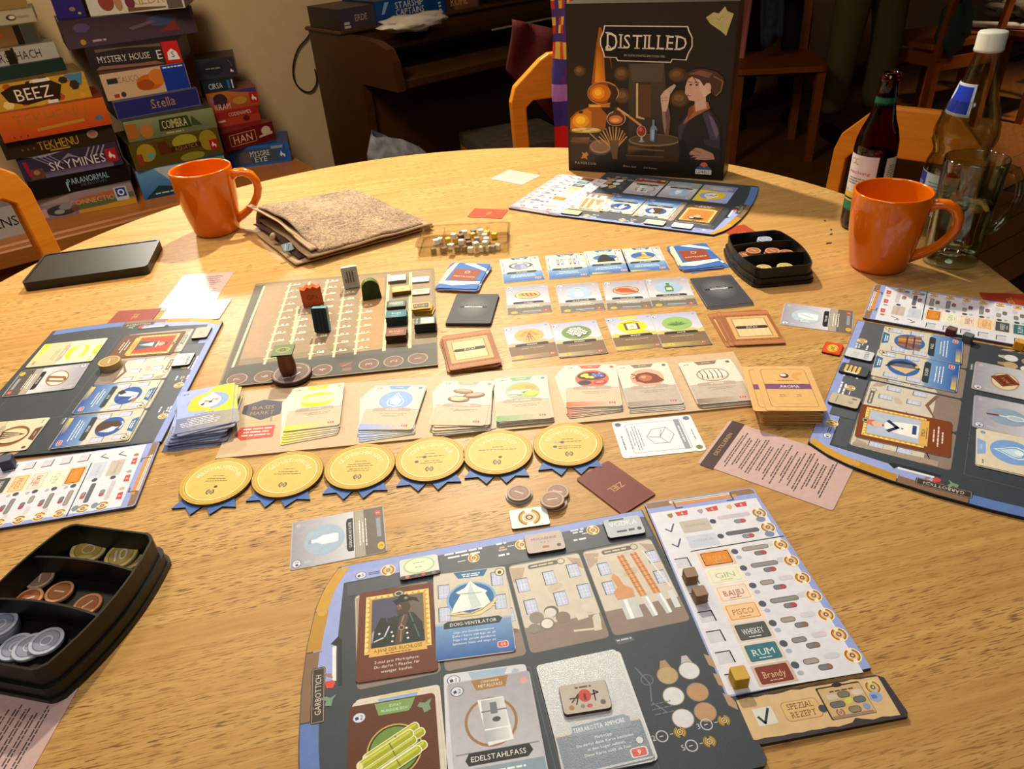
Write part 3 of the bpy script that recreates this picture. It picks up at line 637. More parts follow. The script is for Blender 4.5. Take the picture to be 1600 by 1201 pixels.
def i_agave(a):
    for k in range(9): t = math.radians(15+k*19); a.poly([(-2.4*math.sin(t), 2.4*math.cos(t)-4), (15*math.cos(t), 12*math.sin(t)-5), (2.4*math.sin(t), -2.4*math.cos(t)-4)], ('4c7434', '6c9448')[k % 2])
def i_bottle(a, c='dce8f4'): a.poly([(-5, -13), (5, -13), (6, -10), (6, 2), (2.4, 7), (2.2, 13), (-2.2, 13), (-2.4, 7), (-6, 2), (-6, -10)], c); a.rect(0, 13.4, 5, 2.4, mix(c, '203040', .6)); a.rect(0, -4, 8, 8, mix(c, 'ffffff', .5))
def i_green(a): i_bottle(a, '4e7c34')
def i_chili(a): a.ell(0, 0, 19, 13, '7a3018'); a.ell(0, 0, 17.8, 11.8, 'e6a080'); a.poly([(-15, 4), (-8, 9), (4, 7), (16, -5), (19, -10), (8, -7), (-6, -6), (-14, -2)], 'c05020'); a.line([(-12, 2), (2, 3), (14, -5)], 1, '7a2c10')
def i_bread(a): a.ell(0, 0, 19, 13, '8a5428'); a.ell(0, .5, 17.6, 11.6, 'e8c498'); a.ell(1, 0, 15, 7, 'c48c50', -5); [a.line([(x, 5), (x+3, -4)], 1.6, '5c3414') for x in (-8, -2, 4, 10)]; a.ell(-8, -6, 8, 4, 'dcb078')
def i_barrel(a): a.ring(-3, -1, 17, 19, '9c7448'); a.poly([(-11, 17), (8, 17), (11, -17), (-7, -19)], 'e8eaee'); a.grad(0, 0, 17, 32, 'aeb2b8', 'd8dade', False); a.line([(-9, 7), (9, 7)], 1, '70757c').line([(-8, -7), (10, -7)], 1, 'f6f6f8').rect(0, 9, 5, 9, '70757c').ell(1, 0, 3, 2, '4a4e54')
def i_cane(a):
    a.ell(0, 0, 19.5, 19.5, 'c9a850'); a.ell(0, 0, 18.4, 18.4, '2c2c20'); a.ell(0, 0, 17.2, 17.2, '6c8c3c')
    for x, y in ((-2, 6), (2, 1), (-4, -4), (3, -9), (-6, 1), (-1, -12)):
        a.push(x, y, 27); a.rect(0, 0, 44, 7.2, 'eef0c8', r=3).rect(0, 0, 42.6, 5.8, 'a4a820', r=2.6).rect(0, 1.2, 40, 1.8, 'c8cc48').rect(4, 0, 1, 5.8, '787c18').ell(-20, 0, 2.2, 2.9, 'e6dca4'); a.pop()
def i_vent(a):
    a.ell(0, 0, 21, 18, '7fb0d8'); a.ell(0, 0, 19, 16.4, '2f6aa8'); a.poly([(0, 19), (6, 12), (14, 6), (12, 4), (16, -8), (20, -10), (-17, -13), (-15, -6), (-9, 5), (-13, 8), (-5, 12)], 'e4ecea'); a.poly([(0, 17), (3, 6), (8, -9), (0, -11), (-3, 5)], 'c4d4d8'); a.line([(-10, 6), (9, 5)], .7, '8fa4ac')
    a.poly([(-22, -14), (-8, -13), (-2, -15), (4, -13), (14, -9), (20, -2), (22, -3), (16, -12), (6, -18), (-8, -18)], 'e0cc9c'); a.line([(-18, -15), (0, -16), (8, -13), (18, -5)], .8, 'a08654')
def i_pot(a): a.ell(0, 0, 19, 11, '44566e'); a.ell(0, 0, 15, 8, 'c8ccd4'); a.poly([(-9, -14), (-11, 2), (-4, 8), (5, 8), (11, 2), (9, -14)], '7c86ac'); a.ell(0, 8, 5, 2.4, 'e6c8b0'); a.poly([(0, -14), (-1, 0), (5, 6), (10, -14)], '98a0c0')
def i_tubes(a):
    a.rect(0, 0, 36, 24, 'e4ddd0')
    for k, c in enumerate(('c05038', '6c86b8', 'e8e4dc', 'b87840', '7c5ca8')): x = -13+6.5*k; a.rect(x, 0, 3.8, 20, c, r=1.6); a.rect(x, 3, 1.3, 12, 'f4f0ea'); a.rect(x, 10.4, 4.6, 2, '5a4a40')
def i_sack(a): a.ell(0, 2, 19, 10, '3f6db0'); a.poly([(-14, -14), (-11, 0), (-7, 9), (-3, 14), (4, 13), (6, 6), (13, -2), (15, -14)], '17181c')
def i_horn(a): a.ell(0, 0, 19, 13, '2f62a8'); a.poly([(-13, -6), (-2, -2), (-1, 13), (5, 10), (7, -3), (14, -8), (6, -12), (-10, -11)], 'd89030'); a.poly([(0, 8), (2, 12), (4, 8), (5, -2)], 'f0d8a8'); a.ell(2, -8, 8, 2.4, 'f0c070')
def i_molecule(a): a.ell(0, 2, 13, 13, 'e8e6de'); a.poly([(-9, 9), (2, 22), (9, 9)], 'e8e6de'); a.line([(-8, -3), (-4, 3), (1, 0), (4, 5), (8, 3)], 1.2, '2c2c34'); [a.ell(x, y, 2.2, 2.2, c, n=10) for x, y, c in ((-8, -3, '2c2c34'), (-4, 3, 'c09020'), (1, 0, '2c2c34'), (8, 3, 'c09020'))]
def i_glassbarrel(a): a.ell(0, 0, 20, 14, '9c6c34', 20); a.ell(0, 0, 18, 12.4, 'd8d4cc', 20); a.poly([(-9, -14), (-2, 10), (6, 14), (12, 10), (6, -12)], '8a5c2c'); a.poly([(-2, -10), (3, 9), (8, 10), (3, -10)], 'e8dcc4')
def i_book(a): a.ell(-2, 0, 19, 14, 'b09468'); a.ell(-2, 0, 17, 12.4, 'd9c9a4'); a.rect(1, 0, 22, 20, '6a2a18', 35, 1); a.frame(1, 0, 19, 17, .8, 'a0502c', 35); a.text('BOX', 1, 0, 4, 'c8924c', 35)
def i_spoon(a): a.ell(0, 0, 16, 19, '8fa4bc'); a.ell(0, -8, 5, 9, 'd6e4ee'); a.ell(0, -8, 3.6, 7, 'aec4d6'); a.line([(0, 0), (0, 9)], 1.8, 'd6e4ee').line([(0, 8), (-1, 18)], 2.6, '8a2418')
def i_fork(a): a.ell(0, 0, 16, 19, '6a4424'); a.ell(-1, 0, 14, 17, 'd8c8a4'); a.poly([(-10, -15), (-6, 4), (-2, 14), (2, 4), (6, -14)], '4a3018'); [a.line([(x, -12), (x*.5, 8)], 1, 'e8dcc0') for x in (-6, -2, 2)]
def i_planks(a): a.ell(0, 0, 19, 17, '2f66b0'); [a.rect(-12+6*k, 0, 4.6, 26, ('a06838', '8a5428', 'b87c44', 'c89858')[k % 4], -18+9*k, .6) for k in range(5)]; a.line([(-14, 3), (14, 3)], 1.6, '5a3418').line([(-14, -5), (14, -5)], 1.6, '5a3418')
def i_ship(a): a.ell(0, 0, 19, 17, '2f66b0'); a.poly([(-4, 19), (8, 14), (14, 2), (12, -12), (2, -18), (-2, -4)], '2c3040'); a.poly([(-2, 14), (6, 8), (9, -8), (2, -14)], '5c6a84'); a.poly([(-8, 8), (-2, 14), (1, -14), (-14, -4)], 'd8b48c'); a.ell(6, -14, 3, 2, 'e0b040')
def i_sax(a): a.ell(0, 0, 19, 16, '2454a4'); a.poly([(-10, -4), (-4, 12), (6, 12), (12, 4), (4, 6), (0, -12), (-8, -14)], 'f0eee8'); a.poly([(-14, -12), (-6, -4), (-2, -10), (-8, -16)], '1c1c20'); a.line([(2, 10), (6, -6), (12, -10)], 1.2, '20242c'); a.ell(11, 11, 4, 3, '9c6c3c')
def i_jug(a): a.ell(0, 0, 19, 16, '2454a4'); a.poly([(-12, -10), (-10, 8), (2, 14), (12, 2), (8, -14), (-4, -16)], '4a3424'); a.poly([(2, 12), (12, 2), (9, -10), (2, 2)], 'c8ccd4'); a.ell(6, 4, 5, 4, 'eceef2'); a.line([(-8, 12), (-2, 15), (6, 13)], 1.8, 'dfe2ea')
def window(a, x, y, w=9, h=12.5):
    a.rect(x, y, w, h, '4a4c5c'); a.rect(x+.3, y-.3, w-1, h-1, 'bcc4e4')
    a.add([[(x-w*.5+.9+i*(w-1.8)/3-.15, y-h/2+1), (x-w*.5+.9+i*(w-1.8)/3+.15, y-h/2+1), (x-w*.5+.9+i*(w-1.8)/3+.15, y+h/2-1), (x-w*.5+.9+i*(w-1.8)/3-.15, y+h/2-1)] for i in (1, 2)] + [[(x-w/2+.8, y-h/2+j*h/4-.15), (x+w/2-.8, y-h/2+j*h/4-.15), (x+w/2-.8, y-h/2+j*h/4+.15), (x-w/2+.8, y-h/2+j*h/4+.15)] for j in (1, 2, 3)], 'f0f2fa')
NOART = lambda a: None
def f_basic(icon, tab, circ_, accent, title, price='8.2', bg='dcd8ca', low='cdbca2'):
    a = Art(); a.rect(0, -24.5, 62, 37, low); a.poly([(-14, 43), (14, 43), (10, 35.5), (-10, 35.5)], tab); a.text(title[:9], 0, 39.4, 1.7, 'f2eee4')
    if circ_: a.ell(1, 13, 20, 19, circ_)
    a.push(1, 13); icon(a); a.pop()
    a.line([(-31, -6), (31, -6)], .5, '8c7c6a'); a.poly([(-22, -9), (-22, -4), (-17, -2.5), (17, -2.5), (22, -4), (22, -9)], 'b5a294'); a.text(title, 0, -5.6, 2.6, 'f6f2ea')
    a.grad(-4, -38.4, 54, 9.6, accent, low, False); a.greek(4, -14, 34, .8, '8a7a68', 2, 3, 4)
    a.rect(21, -37, 7, 3.6, 'c84a3c', r=.8); a.text(price, 20.8, -37, 2.4, 'f4e8e0'); a.ell(26, 38, 2.6, 2.6, mix(tab, '404040', .3), n=8); a.greek(-24, 38, 6, 1.2, '70685c'); return a
def f_item(icon, title, circ_='a6bcd4', vp='3', dark='6c645c', lines=True):
    a = Art(); a.grad(0, 14, 62, 58, 'cfcfd8', '9a98a8'); a.rect(0, -29, 62, 28, dark); a.rect(0, -20, 62, 9, 'a89f94'); 
    if circ_: a.ell(0, 13, 20, 19, circ_)
    a.push(0, 13); icon(a); a.pop(); badge(a, -25, 38); a.ell(25, 38, 3, 2.4, 'b8b0bc', n=10); a.rect(-25, 28, 3, 6, 'b0bcd0')
    a.poly([(-22, -14), (-22, -9), (-18, -7.5), (18, -7.5), (22, -9), (22, -14)], '15151a'); a.text(title, 0, -11, 2.8, 'f0f0f0', w=min(34, len(title)*2.1))
    if lines: a.greek(0, -20, 40, .9, 'f0ece4', 3, 3, len(title))
    a.ell(-22, -39, 5, 3.4, 'd9b030', n=12); a.text(vp, -22, -39, 3, '4a3410'); a.rect(23, -38, 7, 5, 'd0503c', r=1); a.text('3', 23, -38, 3, 'fff0e8'); a.rect(3, -38, 26, 4, '8f97a4'); return a
def f_dist(icon, title, vp='1', low='2a5ea6', text=None, glow='c9dbe8'):
    a = Art(); a.rect(0, 16, 62, 55, 'd0c8ba'); 
    for x, y in ((-23, 24), (23, 31), (-23, 0), (24, 6)): window(a, x, y, 10, 15)
    a.poly([(-14, 43.4), (16, 43.4), (12, 36), (-10, 36)], '2c6a9c'); a.greek(1, 40, 20, 1.2, 'e8f0f4', 2, 2.2, 2); a.ell(26, 38, 4.4, 4.4, '3a3a30', n=16); a.ell(26, 38, 3.7, 3.7, 'e6dcae', n=16); a.ell(26, 37.6, 1.8, 2, '4a4430', n=8)
    a.push(0, 13); icon(a); a.pop(); a.grad(0, -27.6, 62, 31.6, low, mix(low, 'a8d0f0', .45)); a.grad(0, -10, 62, 4, mix(low, 'a8d0f0', .45), 'd0c8ba')
    a.poly([(-24, -15), (-24, -10), (-21, -8), (21, -8), (24, -10.5), (21, -15)], '2c3a40'); a.text(title, 0, -11.6, 3.2, 'e8ece4', w=min(38, len(title)*2.9))
    if text:
        for i, t in enumerate(text): a.text(t, 0, -19.5-i*3.6, 2.0, 'eef4fa', sx=.95)
    else: a.greek(0, -21, 42, 1, 'e8f0f8', 3, 3.4, len(title))
    a.rect(22, -36, 9, 6, 'd8d8e0', r=2); a.rect(22, -36, 7.6, 4.8, 'd0483c', r=1.4); a.text('44', 22, -36, 2.8, 'f8e8e0')
    if vp == 'y': a.grad(-10, -40, 34, 5, 'dcc040', low, False)
    return a
def f_prem(icon, circ_, title, tab=None, low='7a6044', glow='c8b070'):
    a = Art(); a.grad(0, 18, 62, 51, 'd6d4dc', 'a8aecc'); a.poly([(-31, -10), (-31, -4), (-24, -1), (-16, -3), (-6, -2), (8, -1), (18, 2), (24, -3), (31, 1), (31, -10)], glow); a.rect(0, -27, 62, 33, low); a.grad(0, -38, 62, 9, mix(glow, low, .2), low, False)
    if tab: a.poly([(-14, 43), (14, 43), (10, 37), (-10, 37)], tab)
    a.ell(0, 15, 20, 18, circ_); a.push(0, 15); icon(a); a.pop(); badge(a, -26, 37, '3'); a.ell(27, 38, 2, 1.6, '8890b0', n=8)
    a.poly([(-22, -12), (-22, -7), (-19, -5.5), (19, -5.5), (22, -7), (22, -12)], '17151a'); a.text(title, 0, -8.8, 3.2, 'f0eee8', w=len(title)*2.2)
    a.greek(0, -18, 30, .8, 'd8c8b0', 1); a.ell(-20, -38, 5, 3.6, 'd8b838', n=12); a.text('3', -20, -38, 3, '4a3410'); a.rect(22, -37, 8, 4, 'b85040', r=1); a.text('8.3', 22, -37, 2.4, 'fff0e0'); return a
def b_blue():
    a = Art(); a.rect(0, 0, 62, 87, '2f68b4'); a.poly([(-31, -28), (-10, -34), (31, -26), (31, -18), (-31, -20)], 'f0e8d4'); a.poly([(-10, 43), (8, 43), (31, 26), (31, 18)], 'eceef2'); a.poly([(-31, 20), (-26, 43), (-20, 43), (-26, -30), (-31, -30)], 'ead9b0'); a.rect(2, 3, 42, 40, '8f3c1c', -3); a.ring(3, 13, 3, 4.4, 'd8c0a8'); a.text('DESTILLERIE', 2, -3, 3.6, 'e8d8c8', -3, w=34); return a
def b_dark():
    a = Art(); a.rect(0, 0, 62, 87, '3c3c44')
    for k in range(7): a.ell(0, 4, 27-3.6*k, 36-5*k, mix('3c3c44', '8a8a94', k/7*.6), n=30)
    a.poly([(-20, 1), (-20, 6), (-11, 6), (-11, 10), (11, 10), (11, 6), (20, 6), (20, 1)], '16161a'); a.text('GEGENSTAND', 0, 7.6, 1.9, 'd8d8dc', w=20); a.rect(0, 3.4, 26, 3.4, 'c8c8cc', r=1); a.text('PREMIUM', 0, 3.4, 2.2, '26262a'); return a
def b_zutat():
    a = Art(); a.rect(0, 0, 62, 87, '9a5e34')
    for k in range(6): a.rect(-26+10.4*k, 0, .7, 87, '6a3c1c')
    a.rect(0, 0, 54, 58, 'd2a468'); a.rect(0, 0, 44, 48, 'a87846'); a.rect(0, 0, 41, 45, 'e2c294')
    for k in range(5): a.rect(-16+8*k, 0, .4, 44, 'c09a68')
    a.rect(0, 38, 62, 8, 'b87444'); a.rect(0, -38, 62, 8, 'b07040'); a.poly([(-19, -3.6), (-21, 0), (-19, 3.6), (19, 3.6), (21, 0), (19, -3.6)], '2a2018'); a.text('ZUTAT', 0, 0, 4.4, 'e8e0d0', w=15); return a
def b_aroma():
    a = Art(); a.line(rr(49, 74, 4), .5, '8a6030', True); a.ell(0, 24, 5, 5, '4c2a44', n=20); a.ell(-1, 25, 3.4, 3, 'e8d8c8', n=16); a.ring(17, 22, 4, 9, 'd89c50', a0=60, a1=250); a.greek(0, 14, 18, 1, '8a6844', 1)
    a.rect(0, 2, 49, 10, '7a4a72'); a.text('.AROMA', 1, 2, 5, 'f0e8e4', w=22); a.text('1', -12, -15, 2, '8a6844'); a.greek(-9, -14, 8, 1, '9a7850', 2, 3); a.greek(9, -14, 9, 1, '9a7850', 2, 3); return a
def f_ref(n=13, band='4a3434', w=88, h=128):
    a = Art(); a.rect(0, h/2-7.5, w-1, 14, band); a.text('DESTILLIEREN', 0, h/2-7.5, 4.2, 'c09a6c', w=42)
    for i in range(n): a.greek(-1, h/2-20-i*(h-28)/n, w-12-(i*37 % 22), 1.15, '4a3a3c', 2, 2.6, i+3, al='l' if 0 else 'c')
    return a
def f_ziel():
    a = Art(); a.frame(0, 0, 41, 64, .4, '9c4c38'); a.text('ZIEL', 0, 2, 7.5, 'c89a54', sx=.9); return a
def mkcard(name, art, top='dcd8ca', w=63, h=88, side='cfc8b8', t=CT, r=3.2, mat=None): return slab(name, rr(w, h, r), t, top, side, art, mat)
def card(art, label, quad=None, z=0.0, pos=None, top='dcd8ca', group=None, name='game_card', w=63, h=88, **k):
    o = mkcard(name, art, top, w, h, **k)
    if quad: layq(o, quad, z+CT)
    else: lay(o, pos[0], pos[1], z, pos[2])
    if quad: o.location.z = TZ+z/1000
    return tag(o, label, 'card', group)
ORD = ['', 'second card', 'third card', 'fourth card', 'fifth card', 'sixth card', 'seventh card', 'eighth card', 'ninth card', 'tenth card']
def pile(proto, label, group, x, y, deg, n, z0=0.05, dz=None, spread=None, jit=1.0, seed=1):
    """n copies of a card under the top one, each an object, from z0 upwards; spread(i) gives the shift of card i"""
    R_ = random.Random(seed); dz = dz or CT+.09; out = []
    for i in range(n):
        o = bpy.data.objects.new(proto.name.split('.')[0], proto.data); COL.objects.link(o)
        sx, sy, sd = spread(i/max(1, n-1)) if spread else (0, 0, 0)
        r = math.radians(deg); c, s = math.cos(r), math.sin(r)
        sx += R_.uniform(-jit, jit); sy += R_.uniform(-jit, jit)
        lay(o, x+c*sx-s*sy, y+s*sx+c*sy, z0+i*dz, deg+sd+R_.uniform(-jit, jit)); tag(o, (ORD[n-i]+' from the top of the '+group) if n-i < len(ORD) else label, 'card', group); out.append(o)
    return out, z0+n*dz

# ================================================================== MARKET ROWS OF CARDS
ROW = {
 0: [((783, 405), (837, 400), (849, 436), (790, 442)), ((854, 399), (911, 395), (920, 431), (859, 437)), ((914, 392), (970, 388), (983, 425), (922.5, 430.5)), ((972.5, 389), (1028, 386), (1043, 419.5), (984, 425))],
 1: [((789, 447), (852, 443.7), (861, 487.5), (799, 492)), ((867, 444), (932.5, 440), (945, 483.7), (879.5, 490)), ((943.7, 440), (1005.5, 437), (1017, 481), (951, 484.7)), ((1007.5, 436), (1071, 433.7), (1090, 475), (1021, 479.5))],
 2: [((788, 510), (851, 503), (877, 556), (803, 564.5)), ((859, 505), (931, 498.7), (948, 552), (878, 560)), ((946, 496), (1013.7, 490), (1036, 542.5), (970, 549.5)), ((1016, 491), (1083.7, 486), (1109.5, 537.5), (1040, 543.7))]}
for i, (ic, ti, lb) in enumerate(((i_pot, 'KESSEL', 'blue distillery card with a grey kettle, far row, leftmost'), (i_tubes, 'REAGENZ', 'blue distillery card with a rack of test tubes'), (i_sack, 'SACK', 'blue distillery card with a black silhouette in a blue oval'), (i_horn, 'KUPFER', 'blue distillery card with an orange copper horn'))):
    card(f_dist(ic, ti, 'y' if i > 1 else '1'), lb, ROW[0][i], .05, name='distillery_card', top='d0c8ba')
for i, (ic, ti, cc, lb) in enumerate(((i_bread, 'KORKEN', None, 'grey item card with a brown cork shape in an oval'), (i_bottle, 'GLASFLASCHE', 'a6bcd4', 'grey item card with a pale bottle on a blue circle, middle row'), (i_chili, 'TONGEFAESS', None, 'grey item card with an orange brown pod in a red ringed oval'), (i_green, 'WEINFLASCHE', '9db4d0', 'grey item card with a green bottle'))):
    card(f_item(ic, ti, cc), lb, ROW[1][i], .05, name='item_card', top='b0b0bc')
for i, (ic, cc, ti, tb_, gl, lb) in enumerate(((i_wheat, 'd8a868', 'WEIZEN', None, 'd0a880', 'ingredient card with sheaf of grain on an orange circle'), (i_hops, '6c8c50', 'HOPFEN', None, 'c8b890', 'ingredient card with white blossoms on a green circle'), (i_jar, 'e8d820', 'ZUCKER', 'd8c830', 'd8c050', 'ingredient card with brown jar on a yellow circle'), (i_agave, '8fb464', 'AGAVE', None, 'd0b868', 'ingredient card with green leaves on a green circle'))):
    card(f_prem(ic, cc, ti, tb_, glow=gl), lb, ROW[2][i], .05+(.7 if i in (1, 3) else 0), name='ingredient_card', top='b8b8c8')

# decks beside the rows
def deck(back, top, quad, n, label, group, under, spread=None, name='game_card', jit=1.2, seed=1, w=63, h=88, side='cfc8b8', ztop=None, extra=None):
    x, y, d, _, _ = pose(quad, (n+1)*(CT+.09)); o = mkcard(name, back, top, w, h, side)
    _, z = pile(o, under, group, x, y, d, n, spread=spread, jit=jit, seed=seed); lay(o, x, y, z, d); tag(o, label, 'card'); return o, x, y, d, z
deck(b_blue(), '2f68b4', ((699, 411), (768, 415), (742, 450), (688, 448)), 8, 'blue and rust card back lying on top of the left blue deck', 'left blue deck', 'card in the untidy left blue deck under its top card', name='distillery_card', jit=3.5, side='d0a070')
deck(b_dark(), '3c3c44', ((713, 458), (779, 459), (772, 506), (692, 505)), 7, 'dark grey card back on top of the left dark deck', 'left dark deck', 'card in the left dark grey deck under its top card', name='item_card', jit=.8, side='4a4a52', seed=3)
deck(b_zutat(), '9a5e34', ((690, 528), (766, 519), (778, 560), (702, 576)), 12, 'wooden crate card back marked ZUTAT on the left crate deck', 'left crate deck', 'card in the left crate deck under its top card', name='ingredient_card', jit=2.6, side='8a5830', seed=5)
deck(b_blue(), '2f68b4', ((1048, 386), (1094, 382), (1136, 412), (1062, 421)), 5, 'blue and rust card back on top of the right blue deck', 'right blue deck', 'card in the splayed right blue deck under its top card', spread=lambda t: (6-6*t, -3+3*t, 5-8*t), name='distillery_card', jit=2.6, side='d8a878', seed=7)
deck(b_dark(), '3c3c44', ((1072, 431), (1141, 426), (1186, 474), (1102, 483)), 5, 'dark grey card back on top of the right dark deck', 'right dark deck', 'pale card in the right dark deck under its top card', spread=lambda t: (0, -4+4*t, 0), name='item_card', jit=2, side='dfe0e4', seed=9)
deck(b_zutat(), '9a5e34', ((1118, 488), (1208, 485), (1232, 533), (1142, 541)), 3, 'wooden crate card back marked ZUTAT on top of the right crate deck', 'right crate deck', 'card in the right crate deck under its top card', spread=lambda t: (-14+12*t, 2, 2), name='ingredient_card', jit=2, side='8a5830', seed=11)
deck(b_aroma(), 'deb070', ((1178, 573), (1263, 573), (1291, 640), (1198, 640)), 30, 'light orange card marked AROMA on top of the tall aroma deck', 'aroma deck', 'orange card in the tall aroma deck under its top card', name='aroma_card', jit=.7, side='b07c3c', spread=lambda t: ((-10*(t-.75)*4 if t > .75 else 0)-3, 0, 0), seed=13)

# ================================================================== MARKET STRIP WITH ITS STACKS
sq = ((385, 611), (1146, 549), (1193, 632), (338, 717))
sx_, sy_, sd_, sw_, sh_ = pose(sq, 2); S0 = (sx_, sy_, sd_)
def SL(pts, z=2.2): return local(*S0, pts, z)
q = SL([(383, 611), (1146, 549), (1193, 631), (336, 716)]); a = Art()
hx = SL([(378, 646), (381, 634), (413, 624), (443, 627), (438, 646), (407, 656)]); a.poly(hx, '4a4a56'); hc = SL([(410, 640)])[0]
a.text('BASIS', hc[0], hc[1]+5, 7, 'b08c5c', 0, serif=True, w=26); a.text('MARKT', hc[0]+1, hc[1]-6, 7, 'b08c5c', 0, serif=True, w=28)
a.poly(SL([(376, 668), (430, 663), (426, 682), (376, 688), (366, 680)]), 'c84c3c'); rc = SL([(402, 674)])[0]; a.greek(rc[0], rc[1]+6, 40, 2.2, 'f0dcd0', 3, 6, 3)
a.line(SL([(384, 661), (432, 656)]), 2, 'c8b040'); a.line(SL([(424, 650), (423, 658)]), 2, '8a8a80')
tag(lay(slab('market_strip', q, 2, 'cbae8c', 'a88c68', a, BOARD), sx_, sy_, .02, sd_), 'long tan strip board marked BASIS MARKT under the row of ingredient stacks', 'board')
def stack(face, quad, n, label, group, under, spread, top='dcd8ca', name='ingredient_card', jit=.8, seed=1, side='cdbca2'):
    z0 = 2.25; zt = z0+n*(CT+.09)+CT; x, y, d, _, _ = pose(quad, zt); o = mkcard(name, face, top, side=side)
    _, z = pile(o, under, group, x, y, d, n, z0=z0, spread=spread, jit=jit, seed=seed); lay(o, x, y, z, d); tag(o, label, 'card'); return o
stack(f_basic(i_lemon, 'e8d820', None, 'e8d410', 'ZUCKER'), ((459, 604), (537, 597), (530, 664), (443, 677)), 6, 'ingredient card with blurred yellow oval, top of the yellow stack', 'yellow stack on the market strip', 'card in the yellow stack on the market strip under its top card', lambda t: (-6+6*t, -17+17*t, 6-6*t), seed=21)
stack(f_basic(lambda a: i_drop(a), '7ea4e0', '8fb0e6', '90acec', 'WASSER'), ((585, 602), (670, 597), (641, 675), (557, 672)), 6, 'ingredient card with water drop, top of the water stack', 'water stack on the market strip', 'card in the water stack on the market strip under its top card', lambda t: (-6*(1-t), -11*(1-t), 14-14*t), seed=22)
stack(f_basic(i_potato, 'd8a890', None, 'd8b890', 'KARTOFFEL'), ((686, 592), (779, 591), (756, 671), (671, 666)), 9, 'ingredient card with three potatoes, top of the potato stack', 'potato stack on the market strip', 'card in the potato stack on the market strip under its top card', lambda t: (0, -9*(1-t), 14-10*t), jit=2.2, seed=23)
stack(f_basic(i_ginger, '8cb08c', 'a9bd9c', '7cac74', 'PFLANZEN'), ((783, 588), (847, 583), (861, 655), (774, 663)), 7, 'ingredient card with ginger and lime, top of the green stack', 'green stack on the market strip', 'card in the green stack on the market strip under its top card', lambda t: (0, -3*(1-t), 2), seed=24)
stack(f_basic(i_berry, 'dc6c54', 'd86850', 'dc6428', 'OBST'), ((885, 571), (963, 566), (968, 634), (883, 639)), 7, 'ingredient card with berries and fruit, top of the orange stack', 'orange stack on the market strip', 'card in the orange stack on the market strip under its top card', lambda t: (-5*(1-t), -11*(1-t), 9*(1-t)), seed=25)
stack(f_basic(i_plum, '8a7868', 'd9a488', '98887c', 'FRUCHT', low='bcb0a4'), ((965, 570), (1044, 562), (1063, 631), (982, 641)), 4, 'ingredient card with a brown fruit in an oval, top of the grey stack', 'grey fruit stack on the market strip', 'card in the grey fruit stack under its top card', lambda t: (0, -7*(1-t), 0), seed=26)
stack(f_basic(i_larva, '8c6c58', None, '8c7868', 'GETREIDE', low='c0b2a2'), ((1060, 563), (1138, 558), (1180, 627), (1094, 636)), 5, 'ingredient card with white striped grub, rightmost stack on the strip', 'grub stack on the market strip', 'card in the rightmost stack of the market strip under its top card', lambda t: (3*(1-t), -3*(1-t), 0), seed=27)
def f_mol():
    a = Art(); a.add([[(-31, -44+.5), (4, -43.5), (31, 43.5), (-31, 43.5)]], 'a3b3e8'); a.poly([(0, -10), (31, -16), (31, 43.5), (8, 43.5), (-2, 30)], 'e6d22c'); a.rect(0, -29, 62, 29, '8c8c98'); a.grad(0, -29, 61.6, 28, '707ca8', 'a8a090', False)
    a.ell(2, 12, 24, 19, '8fa8e0'); a.poly([(2-20, 12+10), (-21, 5), (-18, -3), (-8, -7), (6, -7), (2, 31), (-8, 30)], 'ecc818'); a.push(4, 10); i_molecule(a); a.pop(); a.greek(-25, 36, 6, 1.6, '3a4468'); a.greek(0, -12, 22, 1, '6a6c78'); a.greek(-4, -20, 44, 1, 'e8e8f0', 5, 3.4, 9); return a
x, y, d, _, _ = pose(((263, 617), (372, 605), (386, 652), (262, 668)), 17); o = mkcard('ingredient_card', f_mol(), 'a3b3e8', side='7c8cc8')
pile(o, 'card in the tall blue and yellow stack by the hexagon sign under its top card', 'tall blue and yellow stack', x, y-2, d, 24, spread=lambda t: (-7+7*t+4*math.sin(t*9), -9+9*t, -10+10*t+5*math.sin(t*14)), jit=2.4, seed=31)
lay(o, x, y, .06+24*(CT+.09), d); tag(o, 'blue and yellow card with a molecule in a drop, top of the tall stack', 'card')

